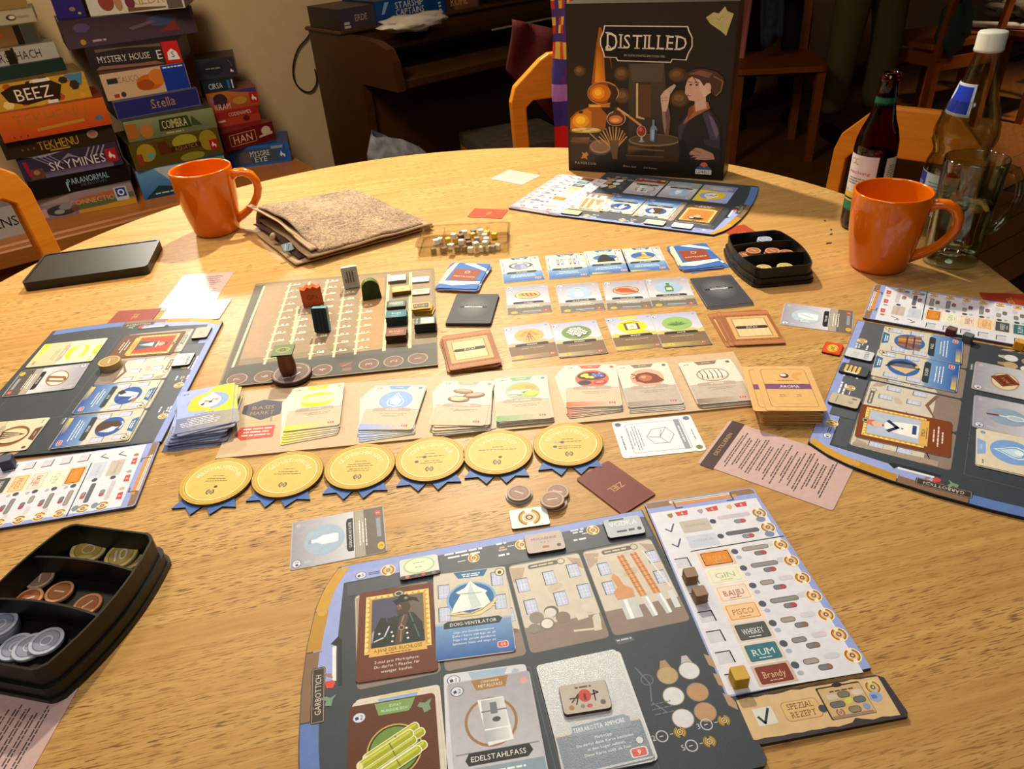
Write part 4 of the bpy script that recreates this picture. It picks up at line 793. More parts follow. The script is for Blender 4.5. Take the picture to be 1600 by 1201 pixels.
# ================================================================== MEDALS
MT = ('PERSONALVERSTEHER', 'GEDULDSPROBE', 'OLYMPISCHER GEIST', 'SONNE GEHT AUF', 'BAUMEISTER', 'FR\u00dcHAUFSTEHER')
GOLD = 'd6ad3c'
def medal(i, cx, cy, deg, spin):
    t = root('award_medal', 'gold award medal with blue ribbon tails reading %s' % MT[i].lower(), 'medal', W(cx, cy), math.radians(deg))
    a = Art(0.02); a.ell(0, 0, 35.5, 35.5, 'd2b050', n=48); a.ring(0, 0, 29.6, 31, 'f0d88c', 48); a.ell(0, 0, 29.6, 29.6, 'd8b85c', n=48); a.ring(0, 0, 33.6, 35.5, 'c09a30', 48); a.ring(0, 0, 31.2, 32, 'b88c34', 48)
    n = len(MT[i]); sp = min(150, n*10.5+20)
    a.arctext(MT[i], 0, -1, 22.5, 5.2, 'f2e6ba', 90+sp/2, 90-sp/2, .92)
    if i == 5:
        for s in (-1, 1): a.ell(0, 0, .1, .1, 'f2e6ba', n=4)
    a.greek(0, 7, 12, .9, '6a5220', 1, 2, i); a.greek(0, 2.5, 30 if i != 4 else 40, .95, '6a5220', 2 if i < 3 else 1, 3.4, i+2)
    if i in (3, 5): a.ell(-6, 2, 2.2, 2.2, '3a466a', n=10); a.ell(-14, -5, 2.2, 2.2, '3a466a', n=10); a.greek(2, -5, 26, .95, '6a5220', 2, 3.2, i+5)
    if i == 2: a.greek(0, -5, 34, .95, '6a5220', 2, 3.2, 8)
    if i in (0, 4): a.ell(3, -10, 2, 2, '3a3014', n=10)
    laurel(a, 0, -18 if i else -18, 4.4, '7c6424', '3a2c10')
    slab('disc', circ(37, 64), 2.6, GOLD, '5a4214', a, BOARD, t, bev=.4).location = (0, 0, .0021)
    for s in (-1, 1):
        o = slab('ribbon', [(s*1, -28), (s*31, -16), (s*27, -24), (s*33, -38), (s*19, -37), (s*10, -48), (s*1, -34)], 1.9, '4069ac', '101c3c', None, BOARD, t); o.location.z = .0001
    return t
for i, (c_, l_) in enumerate((((338.7, 752), -4), ((450, 741), -4), ((562.7, 729), -1), ((672.5, 717), 0), ((777.6, 706.5), -3), ((887.5, 694), -2))):
    p_ = at(c_[0], c_[1], 3); medal(i, p_.x, p_.y, l_, 0)

# ================================================================== REFERENCE, GOAL AND LOOSE CARDS
card(f_ref(), 'pink reference card with rows of writing beside the right player board', ((1091, 722), (1139, 656), (1338.7, 720), (1302, 799)), .05, top='c9a9a4', w=84, h=133, name='reference_card')
def refcard(label, px, w, h, z=.05, top='c9a9a4', n=13, art=None, mat=None):
    o = mkcard('reference_card', art or f_ref(n, w=w, h=h), top, w, h, 'b09090', CT, 2, mat); x, y, d, _, _ = pose(px, z); lay(o, x, y, z, d); return tag(o, label, 'card')
refcard('pink reference card at the far left beside a red card, brightly lit', ((370, 467), (388, 433), (252, 440), (219, 479)), 84, 128, mat=GLOSSY)
refcard('pink reference card partly under the left coin tray', ((-250, 1240), (-100, 1085), (95, 1062), (15, 1260)), 84, 133)
refcard('white reference card left of the far player board', ((855, 270), (806, 295), (755, 285), (805, 259)), 66, 84, top='cdb2aa', art=Art().greek(0, 20, 40, .5, 'c4a8a2', 9, 5, 3))
def ziel(label, quad=None, pos=None, z=.05, col='84362a'):
    o = slab('goal_card', rr(44, 67, 2.4), .7, col, mix(col, '000000', .4), f_ziel(), PRINT)
    if quad: x, y, d, _, _ = pose(quad, z); pos = (x, y, d)
    lay(o, pos[0], pos[1], z, pos[2]); return tag(o, label, 'card')
ziel('dark red card marked ZIEL between the medals and the nearest board', ((1028, 755), (942.5, 803), (901, 767.5), (975, 722.5)), col='763830')
o = ziel('dark red card half under the upper one near the medals', ((1028, 755), (942.5, 803), (901, 767.5), (975, 722.5)), col='5e2c26'); o.location.z += -.0; 
bpy.data.objects['goal_card'].location.z += .0009; bpy.data.objects['goal_card'].location.x -= .0006
ziel('red card marked ZIEL above the left player board', ((256, 481), (237, 505), (163, 508), (183, 486)), col='8c3424')
ziel('bright rust red card lying between the clear tray and the far board', ((794, 328), (785, 342), (727, 341), (744, 324)), col='b0401c')
ziel('rust red card half under the right coin tray', ((1116, 361), (1170, 349), (1215, 372), (1146, 380)), col='a83c18')
ziel('dark red card at the right edge behind the right board', ((1546, 487), (1532, 452), (1606, 455), (1640, 490)), col='9c3418')
a = Art(); a.ell(0, 10, 20, 19, 'a8b8cc'); a.push(0, 10); i_bottle(a, 'dbe6f0'); a.pop(); 
def f_flask(i=0): return f_item(i_bottle if i == 0 else i_pot2, 'GLASFLASCHE AUS PLASTIK' if i == 0 else 'TONKANNE', 'a2b6cc')
def i_pot2(a): a.ell(0, 0, 18, 19, 'b4c4d4'); a.poly([(-8, -14), (-10, 0), (-4, 10), (5, 12), (10, 2), (7, -14)], 'dfeaf2'); a.line([(-10, 4), (-15, 8), (-14, -2)], 1.6, 'dfeaf2').line([(-4, -8), (4, 8)], 1, '7c90a4')
card(f_flask(0), 'grey item card with plastic bottle lying left of the nearest board', ((444.5, 892), (447.5, 819), (608, 790.5), (612, 857)), .05, name='item_card', top='b0b0bc')
card(f_flask(1), 'grey item card with a pale jug touching the right board', ((1217, 504), (1221, 475), (1340, 490), (1333, 517)), .05, name='item_card', top='b0b0bc')
def f_line():
    a = Art(); a.line(rr(50, 62, 3), .5, '8a94a4', True); a.push(0, 2); a.line([(-12, -6), (-14, 10), (0, 16), (13, 8), (12, -8), (0, -14)], .6, '6a7484', True).line([(-10, 4), (2, 0), (12, 6)], .6, '6a7484').line([(2, 0), (0, -12)], .6, '6a7484').line([(-14, 10), (2, 0)], .5, '6a7484'); a.pop()
    a.rect(0, 26, 52, 6, '8f98a6', r=1); a.greek(0, 26, 28, 1.4, 'e4e8ee'); a.greek(0, -18, 42, .9, '7c8694', 5, 3, 4); a.ell(-26, 38, 3.6, 3.6, '6a7890', n=14); a.ell(25, 38, 3.6, 3.6, '8a7c50', n=14); a.ell(-26, -38, 3.4, 3.4, '5c6878', n=14); a.greek(4, 38, 20, 1.2, '8a94a4'); a.greek(6, -38, 24, 1.4, '6a7484'); return a
card(f_line(), 'white card with a line drawing of a crate above the red goal card', ((1082.5, 648.8), (1105.5, 700), (970, 715), (953, 662.5)), .05, top='e4e8ee', name='sketch_card')
a = Art(); laurel(a, 0, 0, 11, 'c89c34', '4a3414'); lay(tag(slab('laurel_tile', rr(36, 25, 2), 2.2, 'ece8ea', '5a4c40', a, BOARD), 'white tile with a gold laurel wreath above the nearest board', 'tile'), *at(827, 808, 2), .03, 5)
a = Art(); a.rect(0, 0, 25, 19, 'd8481c', r=2); a.ell(0, 0, 9, 6.4, 'e8c040'); a.ring(0, 0, 5.4, 6, '6a2c10'); a.text('88', 0, 0, 4.6, '5a2410')
lay(tag(slab('score_tile', rr(27, 21, 2), 2.2, 'c03c14', '6a2008', a, BOARD), 'small orange tile with yellow oval left of the right board', 'tile'), *at(1301, 544, 2), .03, 57)
c = at(300, 487, 1); a = Art(); a.rect(-28, 3, 28, 36, 'c4c8dc'); a.greek(-28, 14, 22, 1, '7a7e9c', 6, 4, 3); a.rect(0, -29, 86, 4, 'c8a83c')
refcard('white and yellow card under glare above the left board corner', ((262, 472), (367, 467), (345, 501), (246, 503)), 92, 62, art=a, top='ece4d0', z=.8, mat=GLOSSY)
# ================================================================== WAREHOUSE BOARD
x0, y0, d0, _, _ = pose(((399.6, 442.7), (677.5, 418.5), (684.3, 570), (340, 606)), 3); KB = (x0, y0, d0)
def KL(pts, z=3.0): return local(*KB, pts, z)
def Q4(*p): return [(340+a/4.444, 400+b/4.444) for a, b in p]        # reading the board at 4.4x
a = Art()
ol = KL(Q4((265, 190), (1500, 82), (1530, 755), (0, 915)))
a.poly(KL(Q4((320, 200), (1480, 95), (1505, 560), (150, 720))), '9a8264')
def shade(p, c): a.poly(KL(Q4(*p)), c)
shade([(335, 215), (490, 200), (330, 700), (150, 715)], 'a5896a')
for k in range(5):
    u = k/5; A_ = (325-170*u, 240+450*u); shade([(A_[0]+12, A_[1]), (A_[0]+120-10*u, A_[1]-12), (A_[0]+92-10*u, A_[1]+62), (A_[0]-14, A_[1]+74)], 'b08a68')
shade([(1150, 140), (1340, 120), (1330, 640), (1150, 660)], '8f7a5e'); shade([(990, 160), (1160, 150), (1150, 640), (960, 680)], 'b08858')
shade([(262, 205), (330, 200), (140, 760), (20, 900)], '5e5a4c'); shade([(20, 880), (100, 765), (1520, 600), (1525, 745)], '55524a')
shade([(0+22, 905), (110, 770), (1515, 640), (1526, 748)], '4c4b44')
# posts
def post(p, q, w=3.4, c='ddc8a0', notch=0):
    A_, B_ = KL(Q4(p, q)); a.line([A_, B_], w, c)
    if notch:
        for k in range(notch): t_ = (k+.4)/notch; x_, y_ = A_[0]*(1-t_)+B_[0]*t_, A_[1]*(1-t_)+B_[1]*t_; a.ell(x_, y_, 4.2, 3, c, 0, 8); a.line([(x_, y_), (x_+17, y_+.6)], 1.5, 'efe3c6'); a.ring(x_+(7 if k % 2 else 10), y_+3.2, 1.4, 2.6, 'f1ece0', 7, ky=1.1) if k % 3 else a.rect(x_+8, y_+3.2, 3.2, 5, 'f1ece0'); a.rect(x_+14, y_+3, 2.2, 4.4, 'e4dccb') if k % 2 else a.ell(x_+15, y_+3, 2, 2.6, 'e8e2d2', n=8)
post((325, 210), (105, 770)); 
post((505, 190), (325, 750), notch=11); post((640, 180), (480, 720), notch=0); post((765, 165), (640, 715), notch=11); post((885, 200), (805, 700), notch=10); post((1005, 290), (955, 680), notch=8)
for p_, q_ in (((560, 350), (510, 620)),): post(p_, q_, notch=6)
post((1190, 130), (1155, 655), 4.6); post((1340, 115), (1335, 635), 4.6)
for px, py, t_ in ((135, 855, '7'), (325, 835, '6'), (725, 790, '4'), (1050, 750, '3'), (1222, 730, '2'), (1390, 710, '1')):
    (x_, y_), = KL(Q4((px, py))); a.ell(x_, y_, 13, 13, 'c0a896', n=24); a.ell(x_, y_, 12, 12, '74564a', n=24); a.text(t_, x_, y_, 9, 'c9ab9c', 90)
(x_, y_), = KL(Q4((885, 770))); a.rect(x_, y_+6, 16, 9, '7a4a44', r=1); a.rect(x_+3, y_-6, 12, 8, '8a5a50', r=1); a.line([(x_-4, y_+2), (x_+8, y_+10)], 1.2, 'b07a70')
tag(lay(slab('warehouse_board', ol, 3, '8a785c', '4a4030', a, BOARD), x0, y0, .02, d0), 'brown shelf game board with numbered coin spaces and standing tokens', 'board')
# standing tokens: px of base centre, width, height, heading
def stand(name, label, base, w, h, t_, outline, top, side, art, lean=0, deg=None, cat='token'):
    p_ = at(base[0], base[1], 3.2); a_ = math.degrees(math.atan2(-p_.y, -p_.x))+90 if deg is None else deg
    o = slab(name, outline, t_, top, side, art, BOARD); o.location = W(p_.x, p_.y, 3.1+h/2); o.rotation_euler = (PI/2-lean, 0, math.radians(a_)); return tag(o, label, cat)
a = Art(); a.rect(0, 0, 17, 24, 'a8a498'); [a.rect(-4+4*k, 1, 1.6, 18, '4a463e', r=.7) for k in range(3)]; a.rect(-7.5, -4, 1.6, 6, '4a463e')
stand('bottle_token', 'standing grey tile with four dark bottles at the far edge of the shelf board', (550, 446), 24, 33, 9, rr(24, 33, 1.5), 'b4b0a4', 'd8d4c8', a.push(0, 0, 0, 1.2).pop(), lean=.12)
def sq_(w, h): return rr(w, h, 1)
a = Art(); a.poly([(-12, 6), (-6, 9), (0, 6), (6, 9), (12, 6), (12, -10), (-12, -10)], 'b8501c'); a.text('GIN', 0, -1, 7, '7a2c10')
stand('label_token', 'standing burnt orange block with notched top on the shelf board', (489, 471), 30, 29, 16, [(-15, -14.5), (15, -14.5), (15, 13), (9, 10.5), (4, 14.5), (0, 12), (-4, 14.5), (-9, 10.5), (-15, 13)], 'b44a1c', 'c85a24', a, lean=.1)
a = Art(); [a.rect(-5+5*k, -2, 2, 28, '101c20', r=.8) for k in range(3)]; 
o = stand('bottle_token', 'leaning dark blue green tile marked with bottles in the middle of the shelf board', (507, 514), 22, 35, 9, rr(21, 35, 1.5), '1c3038', '6f9cb0', a, lean=.16, deg=-4)
a = Art(); a.poly([(-3, -8), (3, -8), (4, 2), (0, 6), (-4, 2)], '1c3010')
stand('arch_token', 'standing dark green arch shaped block at the far edge of the shelf board', (581, 462), 27, 30, 12, [(13*math.cos(t*PI/14), 1+14*math.sin(t*PI/14)) for t in range(15)]+[(-14, -15), (14, -15)], '22380f', '5e7a28', a, lean=.05)
# stacks of label tiles
def tiles(px, py, n, w, h, top, side, label, art=None, group=None, deg=2, t_=2.3, sk=(0, 0), twist=0, name='label_tile', z0=3.1):
    ht = n*(t_+.05); c = at(px, py, z0+ht); first = slab(name, rr(w, h, 1.6), t_, top, side, art, BOARD, bev=.2); R_ = random.Random(px)
    for i in range(n-1):
        o = bpy.data.objects.new(name, first.data); COL.objects.link(o); lay(o, c.x+R_.uniform(-.5, .5)-sk[0]*(n-1-i), c.y+R_.uniform(-.5, .5)-sk[1]*(n-1-i), z0+i*(t_+.1), deg+twist*i+R_.uniform(-2, 2)); tag(o, 'tile lying under the '+' '.join(label.split()[:6]), 'tile', group or 'tiles under the '+' '.join(label.split()[:6]))
    lay(first, c.x, c.y, z0+(n-1)*(t_+.1), deg+twist*n); tag(first, label, 'tile'); return first
def lab(bg, fr, txt, ink, h=5, tw=None): a = Art(); a.rect(0, 0, 26, 17, fr, r=1.5); a.rect(0, 0, 22, 13, bg, r=1); a.text(txt, 0, 1, h, ink, w=tw or min(19, len(txt)*4)); a.greek(0, -5, 12, .8, ink); return a
D4 = lambda x, y: (340+x/4.444, 400+y/4.444)
tiles(*D4(1245, 150), 2, 28, 20, 'e8e2d6', '8a8070', 'white label tile with red dot, far left of the tile stacks', lab('f0ece2', 'dcd4c4', 'o', 'a03828'), deg=4)
tiles(*D4(1275, 225), 3, 28, 20, 'd8a820', '6a5010', 'yellow label tile stack second from the far left', lab('f0dca0', 'd8a820', 'GIN', '9a7420'), deg=6)
tiles(*D4(1240, 328), 2, 28, 20, '5a6c60', '2c342c', 'grey green label tile behind the teal one', lab('7a8a80', '4c5c50', 'WHISKEY', 'dce4dc'), deg=2)
tiles(*D4(1240, 400), 6, 29, 20, '3c7888', '1a2c30', 'teal label tile stack', lab('3c7888', '346a78', 'RUM', 'c4e0e4'), deg=2)
tiles(*D4(1240, 525), 5, 28, 21, '8a4c34', '3c2014', 'red brown label tile stack nearest the coin spaces', lab('8a4c34', '7c4430', 'BRANDY', 'd8a87c'), deg=0)
tiles(*D4(1410, 160), 1, 26, 18, 'e4e6e8', '908c84', 'pale label tile at the far right corner of the shelf board', lab('dfe4ea', 'e4e6e8', 'VODKA', '8ca0b0'), deg=2)
tiles(*D4(1412, 245), 1, 26, 18, 'cdc6b8', '7c766a', 'grey label tile second from the far right corner', lab('c8c2b4', 'cdc6b8', 'MOON', '6a6458'), deg=2)
tiles(*D4(1412, 345), 4, 27, 20, 'd8a838', '8a6818', 'yellow and dark blue label tile on a splayed stack', lab('3a3c58', 'd8a838', 'BRANDY', 'd8b860'), deg=-12, sk=(-1.6, .8), twist=4)
tiles(*D4(1440, 447), 6, 29, 20, '46504a', '20241e', 'dark label tile with a pale green oval at the near right', (lambda a: (a.rect(3, 0, 18, 16, 'd8e8cc'), a.ring(3, 0, 4.6, 5.4, '9cbc8c', 16), [a.rect(-11, -5+5*k, 2, 2, 'c8d0c8') for k in range(3)], a)[-1])(Art()), deg=1)
# wooden disc with pawn and green tile
t = lay(slab('numbered_disc', circ(25, 48), 5, '745c54', '3c2824', Art().ring(0, 0, 21, 22.4, 'b09a90', 40).line([(-12, -8), (-2, -11), (10, -4)], 2, 'd8ccc4').line([(-8, 9), (4, 12), (13, 6)], 1.4, 'cfc0b8'), BOARD, bev=.6), *at(456, 583, 7), 3.1, 20); tag(t, 'round dark brown disc at the near edge of the shelf board', 'disc')
c = at(452, 583, 8.2); o = MB().lathe([(.01, 0), (9, 0), (9.6, 1), (10.6, 8), (10.4, 16), (9.4, 24), (10.2, 29), (10.4, 30), (.01, 30)], 24).build('barrel_pawn', plain('dark_red_wood', '5e2410', .4), None, True); lay(o, c.x, c.y, 8.2, 0); tag(o, 'dark red wooden barrel pawn standing on the round disc', 'pawn')
a = Art(); a.ell(0, 0, 9, 6.6, 'b09c50'); a.ell(0, 0, 7.4, 5.2, '7a8448'); a.ring(0, 0, 2.4, 3.6, '3c3c18', 10)
o = slab('green_tile', rr(26, 26, .8), 2, '6a7c48', '2c3818', a, BOARD); lay(o, c.x-1.5, c.y+4, 38.3, 2); tag(o, 'square green tile balanced on the dark red pawn', 'tile')

# ================================================================== PLAYER BOARDS
BO = [(0, 0), (-283, 0), (-296, -22), (-303, -43), (-309, -80), (-312, -120), (-312, -165), (-309, -210), (-304, -248), (-302, -251), (-4, -251), (0, -247)]
def arc_y(y): # x of the curved left edge
    P = BO[1:10]
    for i in range(len(P)-1):
        if P[i+1][1] <= y <= P[i][1]: t_ = (P[i][1]-y)/(P[i][1]-P[i+1][1]+1e-9); return P[i][0]*(1-t_)+P[i+1][0]*t_
    return P[-1][0]
def band(a, y1, y2, o1, o2, col, n=5):
    a.add([[(arc_y(y1+(y2-y1)*k/n)+o1, y1+(y2-y1)*k/n), (arc_y(y1+(y2-y1)*(k+1)/n)+o1, y1+(y2-y1)*(k+1)/n), (arc_y(y1+(y2-y1)*(k+1)/n)+o2, y1+(y2-y1)*(k+1)/n), (arc_y(y1+(y2-y1)*k/n)+o2, y1+(y2-y1)*k/n)] for k in range(n)], col)
def board_art():
    a = Art(0.03); a.rect(-141, -5, 280, 9, '8f9fdc'); a.poly([(-282, -.6), (-294, -22), (-301, -43), (-306, -70), (-299, -118), (-288, -118), (-279, -20), (-225, -20), (-225, -9), (-282, -9)], '98a6e0')
    a.rect(-113, -22, 222, 26, '565c66'); a.poly([(-276, -22), (-226, -21), (-226, -36), (-276, -36)], '4c525c')
    band(a, -2, -46, .6, 11, 'c99a34'); band(a, -47, -86, .6, 12, 'b98a2c'); band(a, -87, -147, .6, 13, '86664e'); band(a, -148, -246, .6, 14, '5c7ab8'); band(a, -88, -122, 11, 16, '98a6e0')
    a.push(-299, -126, 90); a.rect(0, 0, 48, 10.6, '3a302c', r=2); a.frame(0, 0, 46, 9, .4, 'b0a090'); a.text('G\u00c4RBOTTICH', 0, 0, 4.4, 'd8ccbc', w=34); a.pop()
    a.poly([(-290, -82), (-284, -76), (-281, -80), (-281, -122), (-284, -122), (-284, -86)], '1f252c'); a.rect(-287, -101, 3, 32, 'e4e6ea'); a.poly([(-295, -108), (-289, -110), (-288, -114), (-292, -112)], 'a07a6a'); a.poly([(-294, -116), (-288, -116), (-286, -119), (-288, -123), (-293, -122)], 'd8483c'); a.poly([(-298, -130), (-293, -129), (-290, -131), (-285, -129), (-288, -133), (-289, -138), (-294, -137), (-293, -133)], '74947c')
    a.ell(-297, -49, 4, 3, 'd0a028', n=14); a.ell(-300, -26, .1, .1, 'd0a028', n=4)
    badge(a, -264, -15, '5'); a.line([(-257, -14), (-248, -14)], 1, '3a466a').line([(-257, -16), (-248, -16)], 1, '3a466a'); laurel(a, -240, -15, 5.6, 'c89830', '5a3c14', 0, 'e8dcb4')
    a.greek(-172, -10, 40, 2, 'e6e8f0', 2, 4.4, 3); laurel(a, -164, -20, 4.6, 'c89830', '5a3c14', 0, 'e8dcb4'); a.rect(-175, -21, 7, 1, 'd8d8d8')
    a.greek(-137, -9, 9, 2.2, 'e6e8f0', 1); a.greek(-137, -14, 8, 2, 'c8a8a0', 2, 3); a.greek(-137, -23, 10, 2.2, 'e6e8f0', 1); a.rect(-129, -14, 6, 1, 'd8d8d8'); laurel(a, -119, -15, 5.4, 'c89830', '5a3c14', 0, 'e8dcb4')
    a.greek(-66, -10, 14, 2, 'cfd6ee', 2, 3, 4); a.rect(-60, -16, 6, 1, 'd8d8d8'); laurel(a, -52, -14, 5.2, 'c89830', '5a3c14', 0, 'e8dcb4'); a.greek(-66, -22, 13, 2, 'e6e8f0', 1)
    # two bare distillery rooms
    for X in (-238, -171, -104, -37):
        a.rect(X, -83, 64, 93, '7e7a74', r=4); a.rect(X, -72, 63, 68, 'cfc6b8', r=3); a.rect(X, -117, 63, 24, '8c7b72', r=3); a.rect(X, -108, 63, 6, '8c7b72')
        a.poly([(X-31, -40), (X-18, -42), (X-22, -52), (X-31, -58)], 'b5a090'); a.poly([(X+20, -40), (X+31, -44), (X+31, -56), (X+24, -50)], 'b09c8c'); a.ell(X+2, -70, 7, 4, 'c2b6a6', 20)
        a.rect(X-2, -43, 27, 5, '6a625a', r=2); a.greek(X-3, -43, 20, 1.6, 'cfc6b8', 1); a.ell(X+14, -43, 3.6, 3.6, '6a625a', n=14); a.ell(X+14, -43, 2.8, 2.8, 'cfc6b8', n=14)
    for X in (-238, -171):
        for x_, y_ in ((-22, 22), (4, 26), (24, 20), (-20, -4), (6, -2), (25, -6)): window(a, X+x_, -83+y_, 9.6, 14)
        a.poly([(X-30, -112), (X-26, -112), (X+6, -96), (X+30, -104), (X+30, -108), (X+6, -100)], '7a6050'); a.poly([(X-31, -40), (X-26, -40), (X-22, -118), (X-31, -118)], 'a89484')
    X = -104
    for x_, y_ in ((-23, 26), (1, 28), (23, 31), (-21, 2), (5, 4), (26, 7)): window(a, X+x_-1, -83+y_-4, 10.4, 15)
    for x_, y_, r_, c_ in ((-20, -14, 6, '8c8478'), (-7, -11, 6.2, '6a6258'), (-8, -12, 5, 'd5d2cc'), (-13, -22, 6, '7a7268'), (-13, -22, 4.8, 'dcd9d2'), (1, -19, 6, '85756a'), (-24, -24, 5, '8c8478')): a.ell(X+x_, -83+y_, r_, r_*.95, c_, n=18)
    for q in ([(17, -18), (27, -16), (27, -24), (18, -25)], [(24, -12), (32, -10), (31, -20), (25, -18)], [(30, -24), (28, -38), (34, -38), (36, -27)], [(36, -22), (36, -28), (31, -28), (31, -23)], [(12, -33), (29, -35), (29, -37), (12, -35)]): a.poly([(X+x_-6, -83+y_) for x_, y_ in q], 'd2cabc')
    X = -37
    for x_, y_ in ((-19, 22), (26, 25), (-21, 1), (25, 2)): window(a, X+x_, -83+y_, 9.6, 14)
    for x_ in (-3, 9): a.poly([(X+x_-1, -50), (X+x_+5, -49), (X+x_+10, -97), (X+x_+4, -97)], 'c9834c'); a.line([(X+x_+2, -50), (X+x_+7, -97)], 1.6, 'e0a878'); [a.line([(X+x_-.6+.55*k, -52-5*k), (X+x_+5.4+.5*k, -51.6-5*k)], .5, '9c5c30') for k in range(9)]; a.poly([(X+x_+4, -98), (X+x_+11, -97), (X+x_+12, -118), (X+x_+7, -119)], 'c9ccd0'); a.line([(X+x_+9, -99), (X+x_+10.4, -118)], 2, 'eef0f2')
    a.poly([(X-16, -72), (X-13, -68), (X-10, -72), (X-8, -82), (X-2, -88), (X-3, -96), (X-18, -96), (X-19, -88), (X-14, -83)], 'cf9468'); a.rect(X-10, -107, 14, 20, 'c4c7cb'); a.rect(X-12, -107, 3, 20, 'eef0f2'); a.line([(X+20, -50), (X+29, -94)], 1.4, 'dfe2e6'); a.rect(X+27, -106, 5, 18, 'd4d7da'); a.rect(X-3, -47, 40, 1, 'd8d4cc')
    # store of bottles, lower right
    for X in (-238, -171, -104): a.frame(X, -186, 64, 91, .5, '5a646c')
    a.poly([(-70, -132), (-56, -132), (-54, -137), (-68, -138)], '565c66'); a.greek(-62, -134, 12, 1.4, 'b8bcc4', 1)
    for k, (x_, y_) in enumerate(((-41, -172), (-24, -172), (-43, -189), (-25, -190), (-43, -207), (-26, -206))):
        c_ = ('b8a078', 'd4d6dc', 'd8dade', 'b8906c', 'd4d6dc', 'b8906c')[k]
        if k < 2: a.poly([(x_-4, y_+6), (x_-1, y_+13), (x_+3, y_+13), (x_+5, y_+6)], mix(c_, '806040', .4))
        a.ell(x_, y_, 8, 7.6, '94846c', n=24); a.ell(x_, y_, 7.4, 7, c_, n=24)
    for y_ in (-168, -185, -202): a.poly([(-8, y_+7), (-4, y_+4), (-2, y_-2), (-3, y_-8), (-8, y_-3)], 'b09474')
    a.line([(-62, -160), (-56, -176), (-60, -190), (-52, -200)], 1, '6a7078').ring(-57, -172, 4, 4.8, '6a7078', 12).greek(-54, -192, 16, 1, '6a7078', 3, 4, 2)
    for x_, y_, n_ in ((-62, -216, '2'), (-29, -215, '3'), (-45, -227, '5')): a.text(n_, x_-6, y_, 4, 'c8c8c8'); a.ring(x_, y_, 3.6, 4.4, 'c0c2c6', 16); a.greek(x_, y_, 3.4, .8, 'c0c2c6'); a.rect(x_+7, y_, 2.4, .6, 'c8c8c8'); laurel(a, x_+13, y_, 4.2, 'c8a030', '4a3410')
    a.line([(-72, -146), (-72, -246)], .4, '5a646c')
    return a
ROWS = ('d98424,2c2420,dfa850', 'e9e6d0,cfe0c0,a8b890', 'e8d8c8,e4b48c,a83828', 'eac494,d8903c,b06018', '4c5054,3a3e42,dfe3e6', '35707e,2c6272,cfe6ea', '7c3022,6a281c,dcb48c')
RT_ = ('TEQUILA', 'GIN', 'BAIJIU', 'PISCO', 'WHISKEY', 'RUM', 'Brandy')
def pill(a, x, y, w, c1, c2=None, dark='3c4048'):
    a.rect(x, y, w, 5, dark, r=2.4); a.rect(x, y, w-1, 4, c1, r=1.9)
    if c2: a.rect(x+w/4, y, w/2-1, 4, c2, r=1.4)
